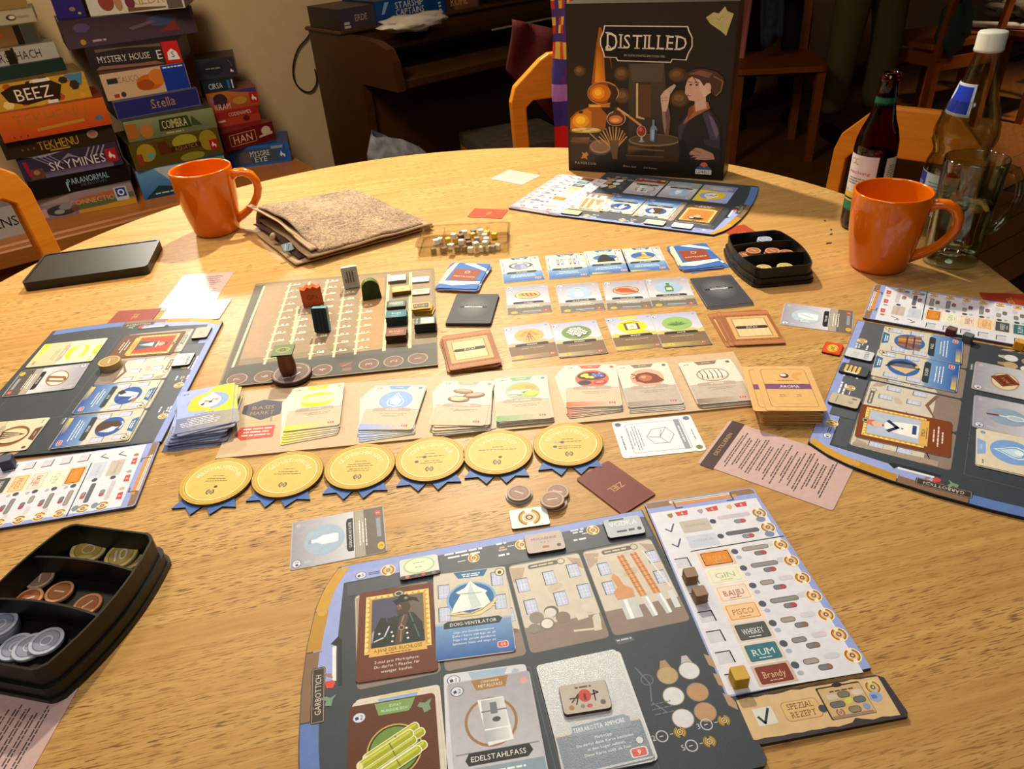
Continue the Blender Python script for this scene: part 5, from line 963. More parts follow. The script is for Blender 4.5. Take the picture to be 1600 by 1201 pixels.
def recipe_art(seed):
    a = Art(0.03); a.poly([(1, -1), (103, -1), (106, -4), (106, -8), (1, -8)], '8a6c50'); a.rect(53, -3.6, 60, 3.4, 'd8d4d0'); a.rect(56, -7.4, 64, 4, 'cf8a4c'); a.rect(27, -8, 1.4, 10, '505058'); a.rect(83, -8, 1.4, 10, '505058'); a.rect(30, -12.4, 7, 1.4, '505058'); a.rect(80, -12.4, 7, 1.4, '505058')
    a.rect(53, -110, 103, 191, 'dcdde8'); a.rect(53, -3.6, 56, .8, '8a8a90')
    for x_, c_ in ((16, 'a07848'), (45, '9a9ea8'), (73, 'c8b078')): a.poly([(x_, -19), (x_+5, -18), (x_+5, -22), (x_+2.5, -24.5), (x_, -22)], c_); a.poly([(x_+8, -18), (x_+20, -17), (x_+19, -23), (x_+9, -23)], 'c44a44'); a.text('4', x_+14, -20.4, 3.4, 'f4e8e4')
    for k, y_ in enumerate((-38, -57)):
        a.line([(9, y_+1), (13, y_-3), (18, y_+6)], 1.4, '4a4e6e'); c_ = ('bfb6ac', 'c3cbdc')[k]; a.rect(37, y_, 27, 15, c_, 0, 1); a.text(('MOONSHINE', 'VODKA')[k], 37, y_+1, 2.6, mix(c_, '000000', .3), w=19)
        a.ell(54, y_+2, 3, 3, '44485c', n=12); pill(a, 75, y_+5-k*1.5, 31, ('c8c0cc', '62626c')[k], None, ('c4c2cc', '3c4048')[k]); pill(a, 78, y_-2.4, 11, '8a8c94', 'c04850'); laurel(a, 99, y_+4, 6, 'c09040', '4a3c20', 0, 'e6e0d0'); a.ell(97, y_-4, 4.4, 3.4, '7c8cac', n=12)
    a.rect(65, -66.6, 86, 1.2, '2a2a30', 1)
    R_ = random.Random(seed)
    for k in range(7):
        y_ = -79-19.3*k; c1, c2, c3 = ROWS[k].split(',')
        a.add([[(5, y_+6), (17, y_+6), (17.6, y_-5), (16.4, y_-5), (16, y_+5), (5, y_+5)]], '1c1c24'); a.rect(10.5, y_, 11, 9.4, 'ccccd8')
        a.rect(41, y_, 30, 18, mix(c1, 'f4e4d0', .55 if k in (0, 1, 2, 3, 6) else .75), r=1); a.rect(41, y_, 25, 14.6, c2, r=1.4); a.rect(41, y_, 23.6, 13.2, c1, r=1.2); a.text(RT_[k], 41, y_, 5.4, c3, w=17, serif=k in (2, 5, 6)); a.greek(41, y_-5, 10, .7, c3)
        a.ell(59, y_+4, 3.1, 3.1, '4a5060', n=12); a.ell(60, y_-3, 2.6, 2.2, 'a8b0c0', n=8)
        w1 = R_.choice((12, 24)); pill(a, 66+w1/2, y_+5, w1, '8c8a88' if k % 2 else 'a09890'); pill(a, 70+w1+(26-w1)/2, y_+6.6, max(10, 34-w1-10), 'cfccd6', 'dcc8d0' if k % 2 else None, 'c6c6ce'); pill(a, 80, y_-1.6, 11, '77797e', 'b84450' if k in (0, 1, 2, 3) else '8c6c54'); laurel(a, 101+.5*k, y_+4, 5.8, 'cf9028', '4a300c', 0, 'f0e4c8')
    return a
def strip_art():
    a = Art(0.03); R_ = random.Random(8); P = []
    top = [(3+105*k/16, -1.5+R_.uniform(-1, .4)) for k in range(17)]; bot = [(107-104*k/16, -33+R_.uniform(-.6, 1.2)) for k in range(17)]
    a.poly([(1, -2)]+top[1:]+[(108, -6)]+bot[:4]+[(80, -31), (76, -29.5), (72, -32.4)]+bot[7:]+[(1, -32)], 'd3b384'); a.rect(16, -17, 14, 13, 'd6d8d0', 0); a.line([(11, -17), (14, -22), (20, -12)], 1.8, '2c3438')
    a.rect(43, -17, 27, 15, 'a8845c', r=3); a.rect(43, -17, 26, 14, 'd8b078', r=3); a.text('SPEZIAL', 43, -13.6, 4.4, '6a4c2c', w=19, serif=True); a.text('REZEPT', 43, -20, 4.4, '6a4c2c', w=18, serif=True); a.ell(57.5, -19, 3, 3, '3e4450', n=14)
    a.rect(76, -16, 33, 25, '2a2018', r=1); a.rect(76.4, -16.4, 31.6, 23.6, 'c9aa78', r=1); a.ell(76, -3.6, 4, 1.8, '2a2018', n=12); a.greek(77, -8, 18, 1.1, '5a4830', 1); pill(a, 68, -12, 9, 'c8bca8', None, 'b8ac98'); pill(a, 77, -11.4, 9, '74745c'); pill(a, 87, -11.6, 9, 'd0c4b0', None, 'c0b49c'); pill(a, 69, -18, 11, '66686c'); a.ell(78, -16.6, 3.4, 2, 'c8cc50', 20); pill(a, 86, -17, 9, '66686c'); pill(a, 79, -23.5, 9, '8a7c5c'); laurel(a, 68, -24, 3, 'a8743c', '5a3414'); a.ell(88, -23, 2.6, 2.6, '8494b4', n=10); a.rect(76, -27, 30, 1.8, '9a7c68')
    laurel(a, 100, -10, 5.2, 'c09444', '3c2c14', 0, 'dcc494'); a.ell(98, -17, 4.6, 4, '8ea4d0', n=14); a.rect(97, -17, 4, 3, '5c78b8', r=1); return a
BA = board_art(); RA = recipe_art(5)
boards = {}
def place_boards(key, o_px, deg, r_px, rdeg, lb, lr, strip=False):
    o = slab('player_board', BO, 3.4, '3a424a', '22262c', None, BOARD) if 'b' not in boards else None
    if o is None: o = bpy.data.objects.new('player_board', boards['b'].data); COL.objects.link(o)
    A_ = at(o_px[0], o_px[1], 3.4); lay(o, A_.x, A_.y, .02, deg); tag(o, lb, 'board'); boards[key] = (A_.x, A_.y, deg)
    r = at(r_px[0], r_px[1], 3.4)
    q = bpy.data.objects.new('recipe_board', boards['r'].data) if 'r' in boards else None
    if q is None: q = slab('recipe_board', [(0, -207), (0, -2), (2, 0), (105, 0), (107, -2), (109, -66), (112, -203)], 3.4, '93a2de', '4a4448', RA, BOARD); boards['r'] = q
    else: COL.objects.link(q)
    lay(q, r.x, r.y, .04, rdeg); tag(q, lr, 'board'); boards[key+'r'] = (r.x, r.y, rdeg)
boards['b'] = slab('player_board', BO, 3.4, '3a424a', '22262c', BA, BOARD); first = boards['b']
def on(key, lx, ly, z=3.5):
    x_, y_, d_ = boards[key]; r = math.radians(d_); c, s = math.cos(r), math.sin(r); return x_+c*lx-s*ly, y_+s*lx+c*ly
place_boards('near', (1003, 796), 8.85, (1006.8, 786), 5.63, 'player board nearest the camera with the portrait of a man in a black hat', 'recipe board nearest the camera with dark wooden and yellow cubes')
place_boards('right', (1340, 500), 57.1, (1348, 496), 57.7, 'player board at the right edge with a portrait of a woman in white', 'recipe board at the right edge with red brown, grey and yellow cubes')
place_boards('left', (252, 690), -87.8, (250, 690), -83.5, 'player board at the left edge with a yellow card and stacked coins', 'recipe board at the left edge above the coin tray')
place_boards('far', (870, 336), 150.4, (872, 337), 145.5, 'player board on the far side at the foot of the upright game box', 'recipe board on the far side left of the upright game box')
bpy.data.objects.remove(first)
x_, y_, d_ = boards['nearr']
o = slab('recipe_strip', [(2, -34), (0, -2), (2, 0), (107, -1), (112, -4), (113, -32), (111, -35), (5, -36)], 3.4, '3c3438', '2c2426', strip_art(), BOARD)
r = on('nearr', 4.5, -208.5); lay(o, r[0], r[1], .06, d_+.3); tag(o, 'tan parchment strip marked SPEZIAL REZEPT below the nearest recipe board', 'board')

BZ = 3.95
def slot(key, i, row, dx=0, dy=0): X = (-238, -171, -104, -37)[i]; return on(key, X+dx, (-83, -186)[row]+dy)
def onslot(face, label, key, i, row, dx=0, dy=0, dd=0, z=BZ, top='dcd8ca', name='game_card', **k):
    o = mkcard(name, face, top, **k); p_ = slot(key, i, row, dx, dy); lay(o, p_[0], p_[1], z, boards[key][2]+dd); return tag(o, label, 'card')
def topq(TL, TR, z, w=63, h=88):
    a_, b_ = at(TL[0], TL[1], z), at(TR[0], TR[1], z); v = (b_-a_).normalized(); m = (a_+b_)/2+Vector((v.y, -v.x))*h/2; return m.x, m.y, math.degrees(math.atan2(v.y, v.x))
# portraits
def gframe(a, bg, name, sub=None, lowtext=None, low='6a3420'):
    a.rect(0, 0, 61, 86, low); a.rect(1, 9, 53, 58, 'c89a3c'); a.frame(1, 9, 53, 58, 1.2, 'ecca70'); R_ = random.Random(3)
    for k in range(11): y_ = -16+5*k; a.ell(-24, y_, 1.6, 2, 'f0d488', n=8); a.ell(26, y_, 1.6, 2, 'f0d488', n=8)
    for k in range(9): x_ = -20+5.2*k; a.ell(x_, 36, 2, 1.2, 'f0d488', n=8); a.ell(x_, -18.4, 2, 1.2, 'f0d488', n=8)
    a.rect(1, 9.5, 43, 49, bg); a.ell(2, 37, 5, 3.6, '5a4c24', n=16); a.ell(2, 37, 4, 2.8, 'b0b098', n=14); a.ell(2, 37, 2.4, 1.8, '3c3c30', n=10)
    a.poly([(-22, -23), (-21, -15), (23, -15), (24, -23)], 'dcae58'); a.text(name, 1, -18, 3.4, '4a3010', w=min(38, len(name)*2.2)); a.greek(1, -21.4, 20, .8, '6a4a20')
    if lowtext:
        for i, t_ in enumerate(lowtext): a.text(t_, 0, -28.5-4.4*i, 2.5, 'ecdcd4')
    else: a.greek(0, -28, 36, 1.4, 'e8d4c8', 3, 4)
a = Art(0.02); gframe(a, '4c4c68', 'AJANI DER RUCHLOSE', None, ('2-mal pro Marktphase:', 'Du darfst 1 Flasche f\u00fcr', 'weniger kaufen.'))
a.poly([(4, 34), (22.4, 34), (22.4, -5), (12, 10)], '6c6058'); a.poly([(-20, 0), (-12, 8), (-4, 2), (-8, -8), (-20, -10)], 'a9a4bc')
a.poly([(-20, -14.6), (-18, 2), (-13, 14), (-9, 13), (-8, 8), (0, 12), (4, 16), (14, 15), (21, 4), (22.4, -14.6)], '1d2a28'); a.poly([(-8, 12), (-1, 14), (3, 9), (-6, 6)], '26342f'); a.poly([(3, 12), (8, 18), (10, 12), (4, -14.6), (-2, -14.6)], '5a4034'); a.line([(8, 19), (4, 6), (3, -12)], 1, '8c8478').line([(10, 18), (14, 4), (18, -10)], 1.3, '4a6058').line([(-6, 4), (-10, -6), (-18, -9)], 1.2, 'cfcbe0')
a.poly([(1, 15), (0, 22), (3, 28), (10, 28), (12, 21), (9, 15), (5, 13)], '4a3428'); a.poly([(1, 19), (0, 24), (3, 26), (5, 20)], '6e5240'); a.poly([(-3, 30), (0, 25), (4, 27), (14, 28), (19, 25), (17, 30), (11, 32), (9, 35), (3, 35), (1, 31)], '17171a'); a.ell(8, 31, 1.6, 1.6, '8a8a80', n=10); a.ell(3, 23.4, .7, .5, 'e0d4c8', n=6)
a.ell(4, 1, 2.6, 2.6, '9c8070', n=10); a.ell(4, 1, 1.6, 1.6, '2c2420', n=8); [a.ell(x, y, 1, 1, 'e8e4dc', n=8) for x, y in ((-14, -2), (8, 0), (8.6, -5), (9, -10), (-3, -6), (-3.6, -11), (-4, -2))]
p_ = pose(((560, 924), (674, 910), (682, 1050), (554, 1074)), 4.5); o = mkcard('portrait_card', a, '6a3420', side='3c1c12'); lay(o, p_[0]+1, p_[1]+1, BZ, p_[2]); tag(o, 'brown portrait card of a man in a black tricorn hat on the nearest board', 'card')
p_ = topq((680, 897), (787, 885), 4.5); o = mkcard('distillery_card', f_dist(i_vent, 'DOIG-VENTILATOR', text=('Lege pro Destillationsphase', 'Ziehe 1 Karte und lege sie ab.', 'F\u00fcge 1 die gerade destillierte', 'Spirituose hinzu und zeige sie.')), 'cfc7ba'); lay(o, p_[0]+.5, p_[1], BZ, p_[2]+1); tag(o, 'blue card marked DOIG-VENTILATOR with a white tent shape on the nearest board', 'card')
def badgecard(icon, title, bg, low='8a6a4c', cat='5e3018'):
    a = Art(0.02); a.rect(0, 0, 61, 86, cat); a.push(1, 5); icon(a); a.pop(); a.poly([(-13, 43), (17, 43), (14, 36), (12, 33), (-10, 33)], bg); a.text('PFLANZLICHE ZUTAT', 2, 36, 2, 'e0ecd8', w=20); a.text('ZUTAT', 2, 39.4, 1.8, 'e0ecd8'); badge(a, -24, 34, '2'); a.poly([(20, 38), (24, 37), (29, 40), (27, 35), (28, 31), (23, 29), (22, 33), (18, 35)], '7c9474'); return a
p_ = topq((546, 1103), (678, 1080), 7, 67); cane = p_
for k, (dx, dy, c_, tb_) in enumerate(((4, 7, 'd9d0c4', 'd8b428'), (2.4, 4.4, 'd6cdc0', '8cacdc'))):
    a = Art(); a.poly([(-13, 43), (17, 43), (14, 36), (-10, 36)], tb_); a.ell(27, 36, 2, 3, 'd89838', n=10); o = mkcard('ingredient_card', a, c_); r = math.radians(p_[2]); lay(o, p_[0]+dx, p_[1]+dy, BZ+.66*k, p_[2]+1); tag(o, ('lowest pale card under the sugar cane card', 'middle pale card under the sugar cane card')[k], 'card')
o = mkcard('ingredient_card', badgecard(i_cane, 'ZUCKERROHR', '7ca05c'), '5e3018'); lay(o, p_[0], p_[1], BZ+1.4, p_[2]); tag(o, 'brown card with green sugar cane stalks at the near edge of the nearest board', 'card')
def f_metal():
    a = Art(0.02); a.grad(0, 0, 61, 86, 'c8c8d0', 'a8a4b0'); a.push(1, 9); i_barrel(a); a.pop(); a.poly([(-13, 43), (15, 43), (12, 34), (-10, 34)], 'a07848'); a.text('METALLFASS', 1, 37, 2.6, 'efe4d4', w=18); a.text('CONTAINER', 1, 40.4, 1.7, 'efe4d4'); badge(a, -24, 36, '2'); a.rect(26, 36, 5, 5, 'd8a0a0', 20, 1); a.rect(0, -13, 58, 1, '8a8a90'); a.poly([(-23, -18), (-20, -13), (22, -13), (24, -18), (20, -22), (-21, -22)], '2c2c30'); a.text('EDELSTAHLFASS', 0, -17.6, 3.8, 'eceae8', w=38); a.rect(0, -33, 61, 18, '8aa0b0'); a.greek(0, -28, 40, 1.4, 'f0f0f0', 3, 4, 3); return a
p_ = topq((692, 1053), (818, 1036), 5)
a = Art(); a.poly([(-13, 43), (17, 43), (14, 36), (-10, 36)], '9cb8d0'); badge(a, -24, 38, '1'); a.ell(23, 38, 3, 3, 'b0b4c8', n=10)
o = mkcard('item_card', a, 'd0d2dc'); lay(o, p_[0]+1, p_[1], BZ, p_[2]); tag(o, 'pale grey card under the metal drum card', 'card')
o = mkcard('item_card', f_metal(), 'b8b8c2'); p_ = topq((700, 1067), (824, 1046), 5.6); lay(o, p_[0], p_[1], BZ+.7, p_[2]); tag(o, 'grey card marked EDELSTAHLFASS with a metal drum on the nearest board', 'card')
def f_terra():
    a = Art(0.02); a.rect(0, 14, 61, 57, 'c2c6ca'); a.ring(-1, 12, 17, 19, 'c8ccce', 30); a.rect(0, -29, 61, 27, '7a8894'); a.rect(0, -15, 61, 1, 'd8b890'); a.poly([(-19, -17), (-18, -10), (20, -9), (24, -12), (23, -18), (18, -19)], '8494a4'); a.text('TERRAKOTTA AMPHORE', 1, -13.4, 3.4, 'eef0f2', w=37)
    for i, t_ in enumerate(('Markttipp:', 'Du darfst diese Karte kostenlos', 'in dein Lager nehmen.', 'Diese Karte z\u00e4hlt als Fass.')): a.text(t_, 2, -21-i*3.8, 2.0, 'e8ecf0')
    a.ell(25, -30, 3.2, 3.2, '5c6870', n=16); a.ell(25, -30, 2.5, 2.5, 'd0d6da', n=14); a.rect(22, -38, 12, 7, 'd8d4d8', r=2); a.rect(22, -38, 10, 5.6, 'd05448', r=1.4); a.text('9', 22, -38, 3.4, 'f4e8e4'); return a
p_ = topq((838, 1039), (961, 1013), 6.2)
for k, dd in enumerate((3.2, 1.6)): o = mkcard('item_card', Art(), 'dadde0'); lay(o, p_[0]+(2.4, 1)[k], p_[1]-.6, BZ+.66*k, p_[2]+dd-4); tag(o, ('lowest white card under the terracotta amphora card', 'second white card under the terracotta amphora card')[k], 'card')
o = mkcard('item_card', f_terra(), 'c2c6ca', mat=GLOSSY); lay(o, p_[0], p_[1], BZ+1.4, p_[2]); tag(o, 'silvery card marked TERRAKOTTA AMPHORE under a label tile on the nearest board', 'card')
def ltile(px, py, z, deg, bg, side, art, label, w=35, h=23.5, t_=3): c = at(px, py, z+t_); o = slab('label_tile', rr(w, h, 3), t_, bg, side, art, BOARD, bev=.3); lay(o, c.x, c.y, z, deg); return tag(o, label, 'tile')
a = Art(); a.line([(-10, -3), (-4, 3), (-7, -5)], 1, '2c2828').line([(7, -4), (7, 4), (10, 2), (5, 1)], 1, '2c2828').line([(-11, 0), (-5, 0)], 1, '2c2828'); a.ell(0, 1, 4.6, 5, 'c84438'); a.rect(0, 0, 1.6, 5, '5a2420'); a.greek(0, 8, 12, 1.4, '5a5048'); a.ell(-11, -7, 2, 2, 'b07840', n=8).ell(-3, -7, 1.6, 1.6, '8a8078', n=8).ell(2, -7.4, 2.2, 1.6, 'c05860', n=8).ell(12, -6, 2, 2, '6a6460', n=10)
ltile(914, 1088, BZ+2.1, 5, 'bcb2a8', '4a342c', a, 'pale label tile with red emblem lying on the silvery card')
a = Art(); a.ell(0, 2, 14, 9.5, 'a8cc84'); a.ell(0, 2, 12.4, 8.2, 'dbe8c8'); a.greek(0, 5, 12, .8, '88a070', 2, 5, 3); a.rect(0, -9.6, 34, 3.6, '4a3438'); [a.ell(x, -9.6, 2, 1.4, c, n=8) for x, c in ((-11, 'd07840'), (-3, '5c5050'), (3, 'd04848'), (12, '7c8070'))]
ltile(655, 885, BZ-.4, 8, 'd4d8d8', '3a2c30', a, 'label tile with pale green oval at the top of the nearest board', t_=2.6)
a = Art(); a.text('MOONSHINE', 0, 4.4, 3.2, '7a6460', w=23); [a.ell(x, 0, .6, .6, '7a6460', n=6) for x in (-3, 0, 3)]; a.rect(0, -6, 6, 2.6, 'b06058'); a.ell(12, -6, 2, 2, '5c5450', n=12)
ltile(851, 846, BZ-.4, 6, 'c0b2ac', '3c3030', a, 'pinkish grey label tile at the top of the nearest board')
a = Art(); a.text('VODKA', 0, 4.2, 6, 'e8ecf2', w=26); a.greek(-1, -5.4, 14, 2.2, '4a4c58', 1); a.rect(6, -5, 5, 2.6, '5a5c68'); a.ell(13, -5, 2, 2, '4a4c58', n=12); a.rect(-5, 9.6, 14, 2, '4c525c')
ltile(975, 822, BZ-.4, 6, 'b8c0cc', '23242c', a, 'pale grey label tile marked VODKA on the nearest board')
def ccube(px, py, z, col, rot, label, s=10.5): c = at(px, py, z+s); return cube(label, c.x, c.y, z, s, col, rot)
ccube(1079, 893, 3.8, '8a684c', 6, 'dark brown cube on the nearest recipe board, upper one'); ccube(1094, 922, 3.8, '8a684c', 10, 'dark brown cube on the nearest recipe board, lower one'); ccube(1156, 1050, 3.8, 'c89c14', 6, 'yellow cube beside the Brandy row of the nearest recipe board', 11.5)
# right board
RQ = lambda *p: [(1300+a_/5.333, 440+b_/5.333) for a_, b_ in p]
def rcard(face, label, quad, z=BZ, name='game_card', top='dcd8ca'):
    o = mkcard(name, face, top); x_, y_, d_, _, _ = pose(quad, z+CT); lay(o, x_, y_, z, d_); return tag(o, label, 'card')
rcard(f_dist(i_planks, 'FASS', 'y', '1c58a8'), 'blue card with a bundle of wooden staves on the right board', RQ((395, 555), (430, 380), (1102, 480), (1075, 688)), BZ+.66, 'distillery_card', 'cdbfa8')
rcard(f_dist(i_ship, 'SCHIFF', 'y', '1c58a8'), 'blue card with a dark boat shape on the right board', RQ((322, 760), (368, 572), (1078, 700), (1045, 918)), BZ, 'distillery_card', 'cdbfa8')
a = Art(); gframe(a, 'b4c0d8', 'EMILIA', low='7c3c18'); a.ell(-1, 26, 5, 6, 'e4b898'); a.poly([(-6, 28), (-4, 35), (4, 35), (6, 27), (0, 31)], 'd87850'); a.poly([(-12, -14), (-10, 8), (-5, 18), (5, 18), (10, 8), (13, -14)], 'f0eeea'); a.line([(-9, 14), (0, 6), (9, 15)], 4, '22284c'); a.line([(-8, 9), (0, 1), (8, 10)], 2.4, 'e8e8e8'); a.rect(2, -10, 16, 4, '28408c'); a.ell(-1, 19.6, 2, 1, 'b03030', n=8)
rcard(a, 'brown portrait card of a woman in white and navy on the right board', ((1334, 676), (1342, 636), (1493, 661), (1485, 712)), name='portrait_card', top='7c3c18')
rcard(f_item(i_book, 'KISTE', None, dark='8a7468'), 'card with a red book shaped box in an oval on the right board', topq and ((1508, 606), (1514, 563), (1680, 592), (1672, 640)), name='item_card', top='b8aca8')
rcard(f_item(i_spoon, 'LOEFFEL', None), 'grey card with a red handled spoon on the right board', ((1506, 661), (1507, 616), (1690, 652), (1692, 700)), name='item_card', top='b0b0bc')
rcard(f_basic(i_drop, '8cace4', '7ea4e0', '90acec', 'WASSER', bg='e0d8c4'), 'cream card with a water drop on the right board', ((1504, 720), (1505, 667), (1712, 706), (1714, 764)), BZ+.7, 'ingredient_card', 'ddd2bc')
rcard(Art(), 'card under the cream water drop card on the right board', ((1504, 721), (1505, 669), (1712, 709), (1714, 767)), BZ, 'ingredient_card', 'd8ccb4')
a = Art(); a.text('VODKA', 8, 0, 5, '5c6470', 90, w=17); a.greek(-4, 2, 12, 1, 'a8b4bc', 3, 4); ltile(1343, 553, BZ-.4, -35, 'ccd2d6', '2a2a30', a, 'white label tile marked VODKA on the right board', 31, 22)
a = Art(); [a.rect(-9+4.6*k, 0, 3, 16, 'd8b868', r=1) for k in range(4)]; a.rect(-2, -8, 14, 3, 'e0dcd0'); ltile(1335, 577, BZ-.4, -35, '4a4c54', '1c1c22', a, 'dark label tile with yellow bars on the right board', 31, 22)
a = Art(); a.greek(-8, 0, 14, 1, '8a8270', 1, rot=90); a.rect(7, -2, 5, 5, 'a89c8c', r=1); a.rect(9, 6, 5, 2, '6a6458'); ltile(1319.5, 625, BZ-.4, -35, 'c0b4a0', '2c2620', a, 'tan label tile at the lower left of the right board', 31, 22)
ccube(1488, 512, 3.8, '5c2c1c', 40, 'red brown cube on the right recipe board'); ccube(1514, 522, 3.8, '50585c', 40, 'dark grey cube on the right recipe board'); ccube(1596, 532, 3.8, 'd89818', 40, 'yellow cube on the right recipe board at the edge', 11)
# left board
LQ = lambda *p: [(a_/4.706, 490+b_/4.706) for a_, b_ in p]
a = f_basic(i_lemon, 'e8d820', None, 'e8d410', 'ZUCKER', bg='e2dcc0', low='cdc09c')
rcard(a, 'cream card with a yellow ring on the left board', LQ((835, 175), (735, 342), (130, 402), (285, 224)), name='ingredient_card', top='ddd6be')
a = Art(); gframe(a, 'c83c24', 'KATHARINA', low='6a4434'); a.poly([(-12, -14), (-8, 8), (-3, 14), (5, 13), (10, 6), (14, -14)], '4a4c5c'); a.poly([(-6, 8), (0, -12), (6, 9)], 'b8c0cc'); a.ell(1, 20, 5, 6, 'dca888'); a.poly([(-5, 22), (-3, 29), (5, 28), (7, 20), (2, 25)], '6a4430'); a.line([(-7, 14), (8, 14)], 1.6, 'e8e0d8')
rcard(a, 'brown portrait card with a red background on the left board', LQ((1412, 118), (1305, 302), (745, 330), (870, 165)), name='portrait_card', top='6a4434')
rcard(f_item(i_glassbarrel, 'HOLZFASS', None, dark='54504c'), 'grey card with a brown glass barrel on the left board', LQ((690, 368), (580, 545), (-10, 612), (115, 415)), name='item_card', top='b4b2b4')
rcard(f_dist(i_sax, 'SAX', 'y', '1a4c9c'), 'blue card with a white horn shape on the left board', LQ((1225, 480), (1098, 692), (480, 752), (650, 515)), BZ, 'distillery_card', 'cdbfa8')
rcard(f_dist(i_jug, 'KRUG', 'y', '1a4c9c'), 'blue card with a brown jug on the left board', LQ((1108, 693), (990, 922), (315, 1002), (468, 752)), BZ+.66, 'distillery_card', 'cdbfa8')
rcard(f_basic(i_fork, '6a4430', '8a5c34', 'c8cc50', 'AGAVE', bg='d8ccb0', low='ccc0a0'), 'cream card with a brown oval at the lower left board corner', LQ((398, 758), (215, 1000), (-420, 1072), (-190, 800)), BZ+.1, 'ingredient_card', 'd8ccb0')
x_ = at(174, 572, 5)
for k in range(4): coin(('bottom bronze coin of the stack on the left board', 'second bronze coin of the stack on the left board', 'third bronze coin of the stack on the left board', 'top bronze coin of the stack on the left board')[k], x_.x, x_.y, 3.95+2.35*k, 14, 'a8884c', 'bda068', '6e5426', '1' if k == 3 else '', 30*k+100)
a = Art(); a.greek(0, 2, 12, .8, '8c857c', 2, 3); ltile(315, 519, BZ-.4, 92, 'b4ac9e', '26242a', a, 'grey label tile at the far corner of the left board', 31, 22)
a = Art(); a.greek(4, 3, 16, 1.6, '9aa2a8', 3, 4); [a.ell(-11+5*k, -7, 1.6, 1.6, '40444c', n=8) for k in range(4)]; ltile(286, 561, BZ-.4, 92, 'cfd3d4', '26242a', a, 'white label tile on the left board beside the shelf board', 31, 24)
ccube(7, 715, 3.8, '3c4058', 20, 'dark blue grey cube at the corner of the left recipe board', 13)
# far board
onslot((lambda a: (gframe(a, 'e07838', 'HENRI', low='5a4438'), a.ell(1, 15, 6, 8, 'e8b088'), a.poly([(-14, 24), (-8, 30), (10, 32), (16, 22), (8, 20), (-6, 21)], '2a1c20'), a.ell(9, 24, 4, 3, 'e8e0dc'), a.line([(-4, 12), (6, 12)], 1, 'a03020'), a)[-1])(Art()), 'orange portrait card of a person in a dark hat on the far board', 'far', 0, 0, name='portrait_card', top='5a4438')
onslot(f_dist(i_jug, 'KRUG'), 'blue card with a jug on the far board', 'far', 1, 0, 9, name='distillery_card', top='cdbfa8'); onslot(f_dist(i_sax, 'SAX'), 'blue card with green and blue shape on the far board', 'far', 2, 0, 8, name='distillery_card', z=BZ+.66, top='cdbfa8')
onslot(f_mol(), 'yellow and light blue card with a drop on the far board', 'far', 0, 1, name='ingredient_card', top='a3b3e8'); onslot(f_item(i_bottle, 'FLASCHE', '9cc0dc', dark='8aa8bc'), 'light blue item card on the far board', 'far', 1, 1, name='item_card', top='b4c8d8'); onslot(f_item(i_barrel, 'FASS', None, dark='7c3a24'), 'white card with a brown tab on the far board', 'far', 2, 1, name='item_card', top='d8d4d4')
for dx, c_, lb in ((-148, 'd8d0c4', 'cream label tile nearest the clear tray on the far board'), (-196, 'd8dadf', 'white label tile beside the cream one on the far board'), (-22, 'd8c49c', 'tan label tile at the corner of the far board')):
    p_ = on('far', dx+(-30 if dx != -22 else 0), -16); o = slab('label_tile', rr(35, 20, 3), 2.6, c_, '3a3634', Art().greek(0, 0, 22, 2, mix(c_, '000000', .3), 2, 5), BOARD); lay(o, p_[0], p_[1], BZ-.4, boards['far'][2]); tag(o, lb, 'tile')
# ================================================================== THE UPRIGHT GAME BOX
P0, P1 = at(888.7, 266, 0), at(1128.7, 282.5, 0); bw = (P1-P0).length; bh = 313
a = Art(0.05); a.T[0] = Matrix.Identity(3)
a.grad(0, 0, bw-2, bh-2, '17100a', '2a2018'); 
def BX(x, y): # zoom (800,0) x4 -> local mm on the front face
    return ((x-345)/(1400-345)*bw-bw/2 - (0), bh/2-(y-8)/(1080-8)*bh)
def bp(pts): 
    out = []
    for x, y in pts:
        t_ = (y-8)/1072; xl = 322+30*t_; xr = 1405-100*t_; yb = 1060+ (x-345)/950*70; yt = 2
        out.append(((x-xl)/(xr-xl)*bw-bw/2, bh/2-(y-yt)/(yb-yt)*bh))
    return out
def bpoly(pts, c): a.poly(bp(pts), c)
def bell(x, y, rx, ry, c, n=28): a.add([bp([(x+rx*math.cos(2*PI*k/n), y+ry*math.sin(2*PI*k/n)) for k in range(n)])], c)
def bgrad(p4, cs): a.add([bp(p4)], [[C(c) for c in cs]])
bgrad([(740, 1000), (1000, 1000), (960, 360), (740, 360)], ['1a120c', '1a120c', '4c3e30', '4c3e30'])
bpoly([(750, 360), (960, 360), (950, 470), (760, 470)], '54463a')
for x, y, rx, ry in ((695, 420, 50, 45), (1040, 430, 55, 45), (700, 560, 55, 50), (1055, 580, 60, 55), (420, 400, 40, 35)): bell(x, y, rx, ry, '4a3018'); bell(x-4, y, rx*.78, ry*.78, '5e4022'); bell(x-5, y-6, rx*.5, ry*.4, '7a5630')
bpoly([(780, 475), (880, 475), (880, 720), (780, 700)], '3a2618'); bpoly([(806, 490), (880, 490), (878, 700), (806, 690)], '5a3822'); bpoly([(786, 480), (800, 480), (800, 690), (840, 705), (840, 714), (786, 702)], 'c8a878')
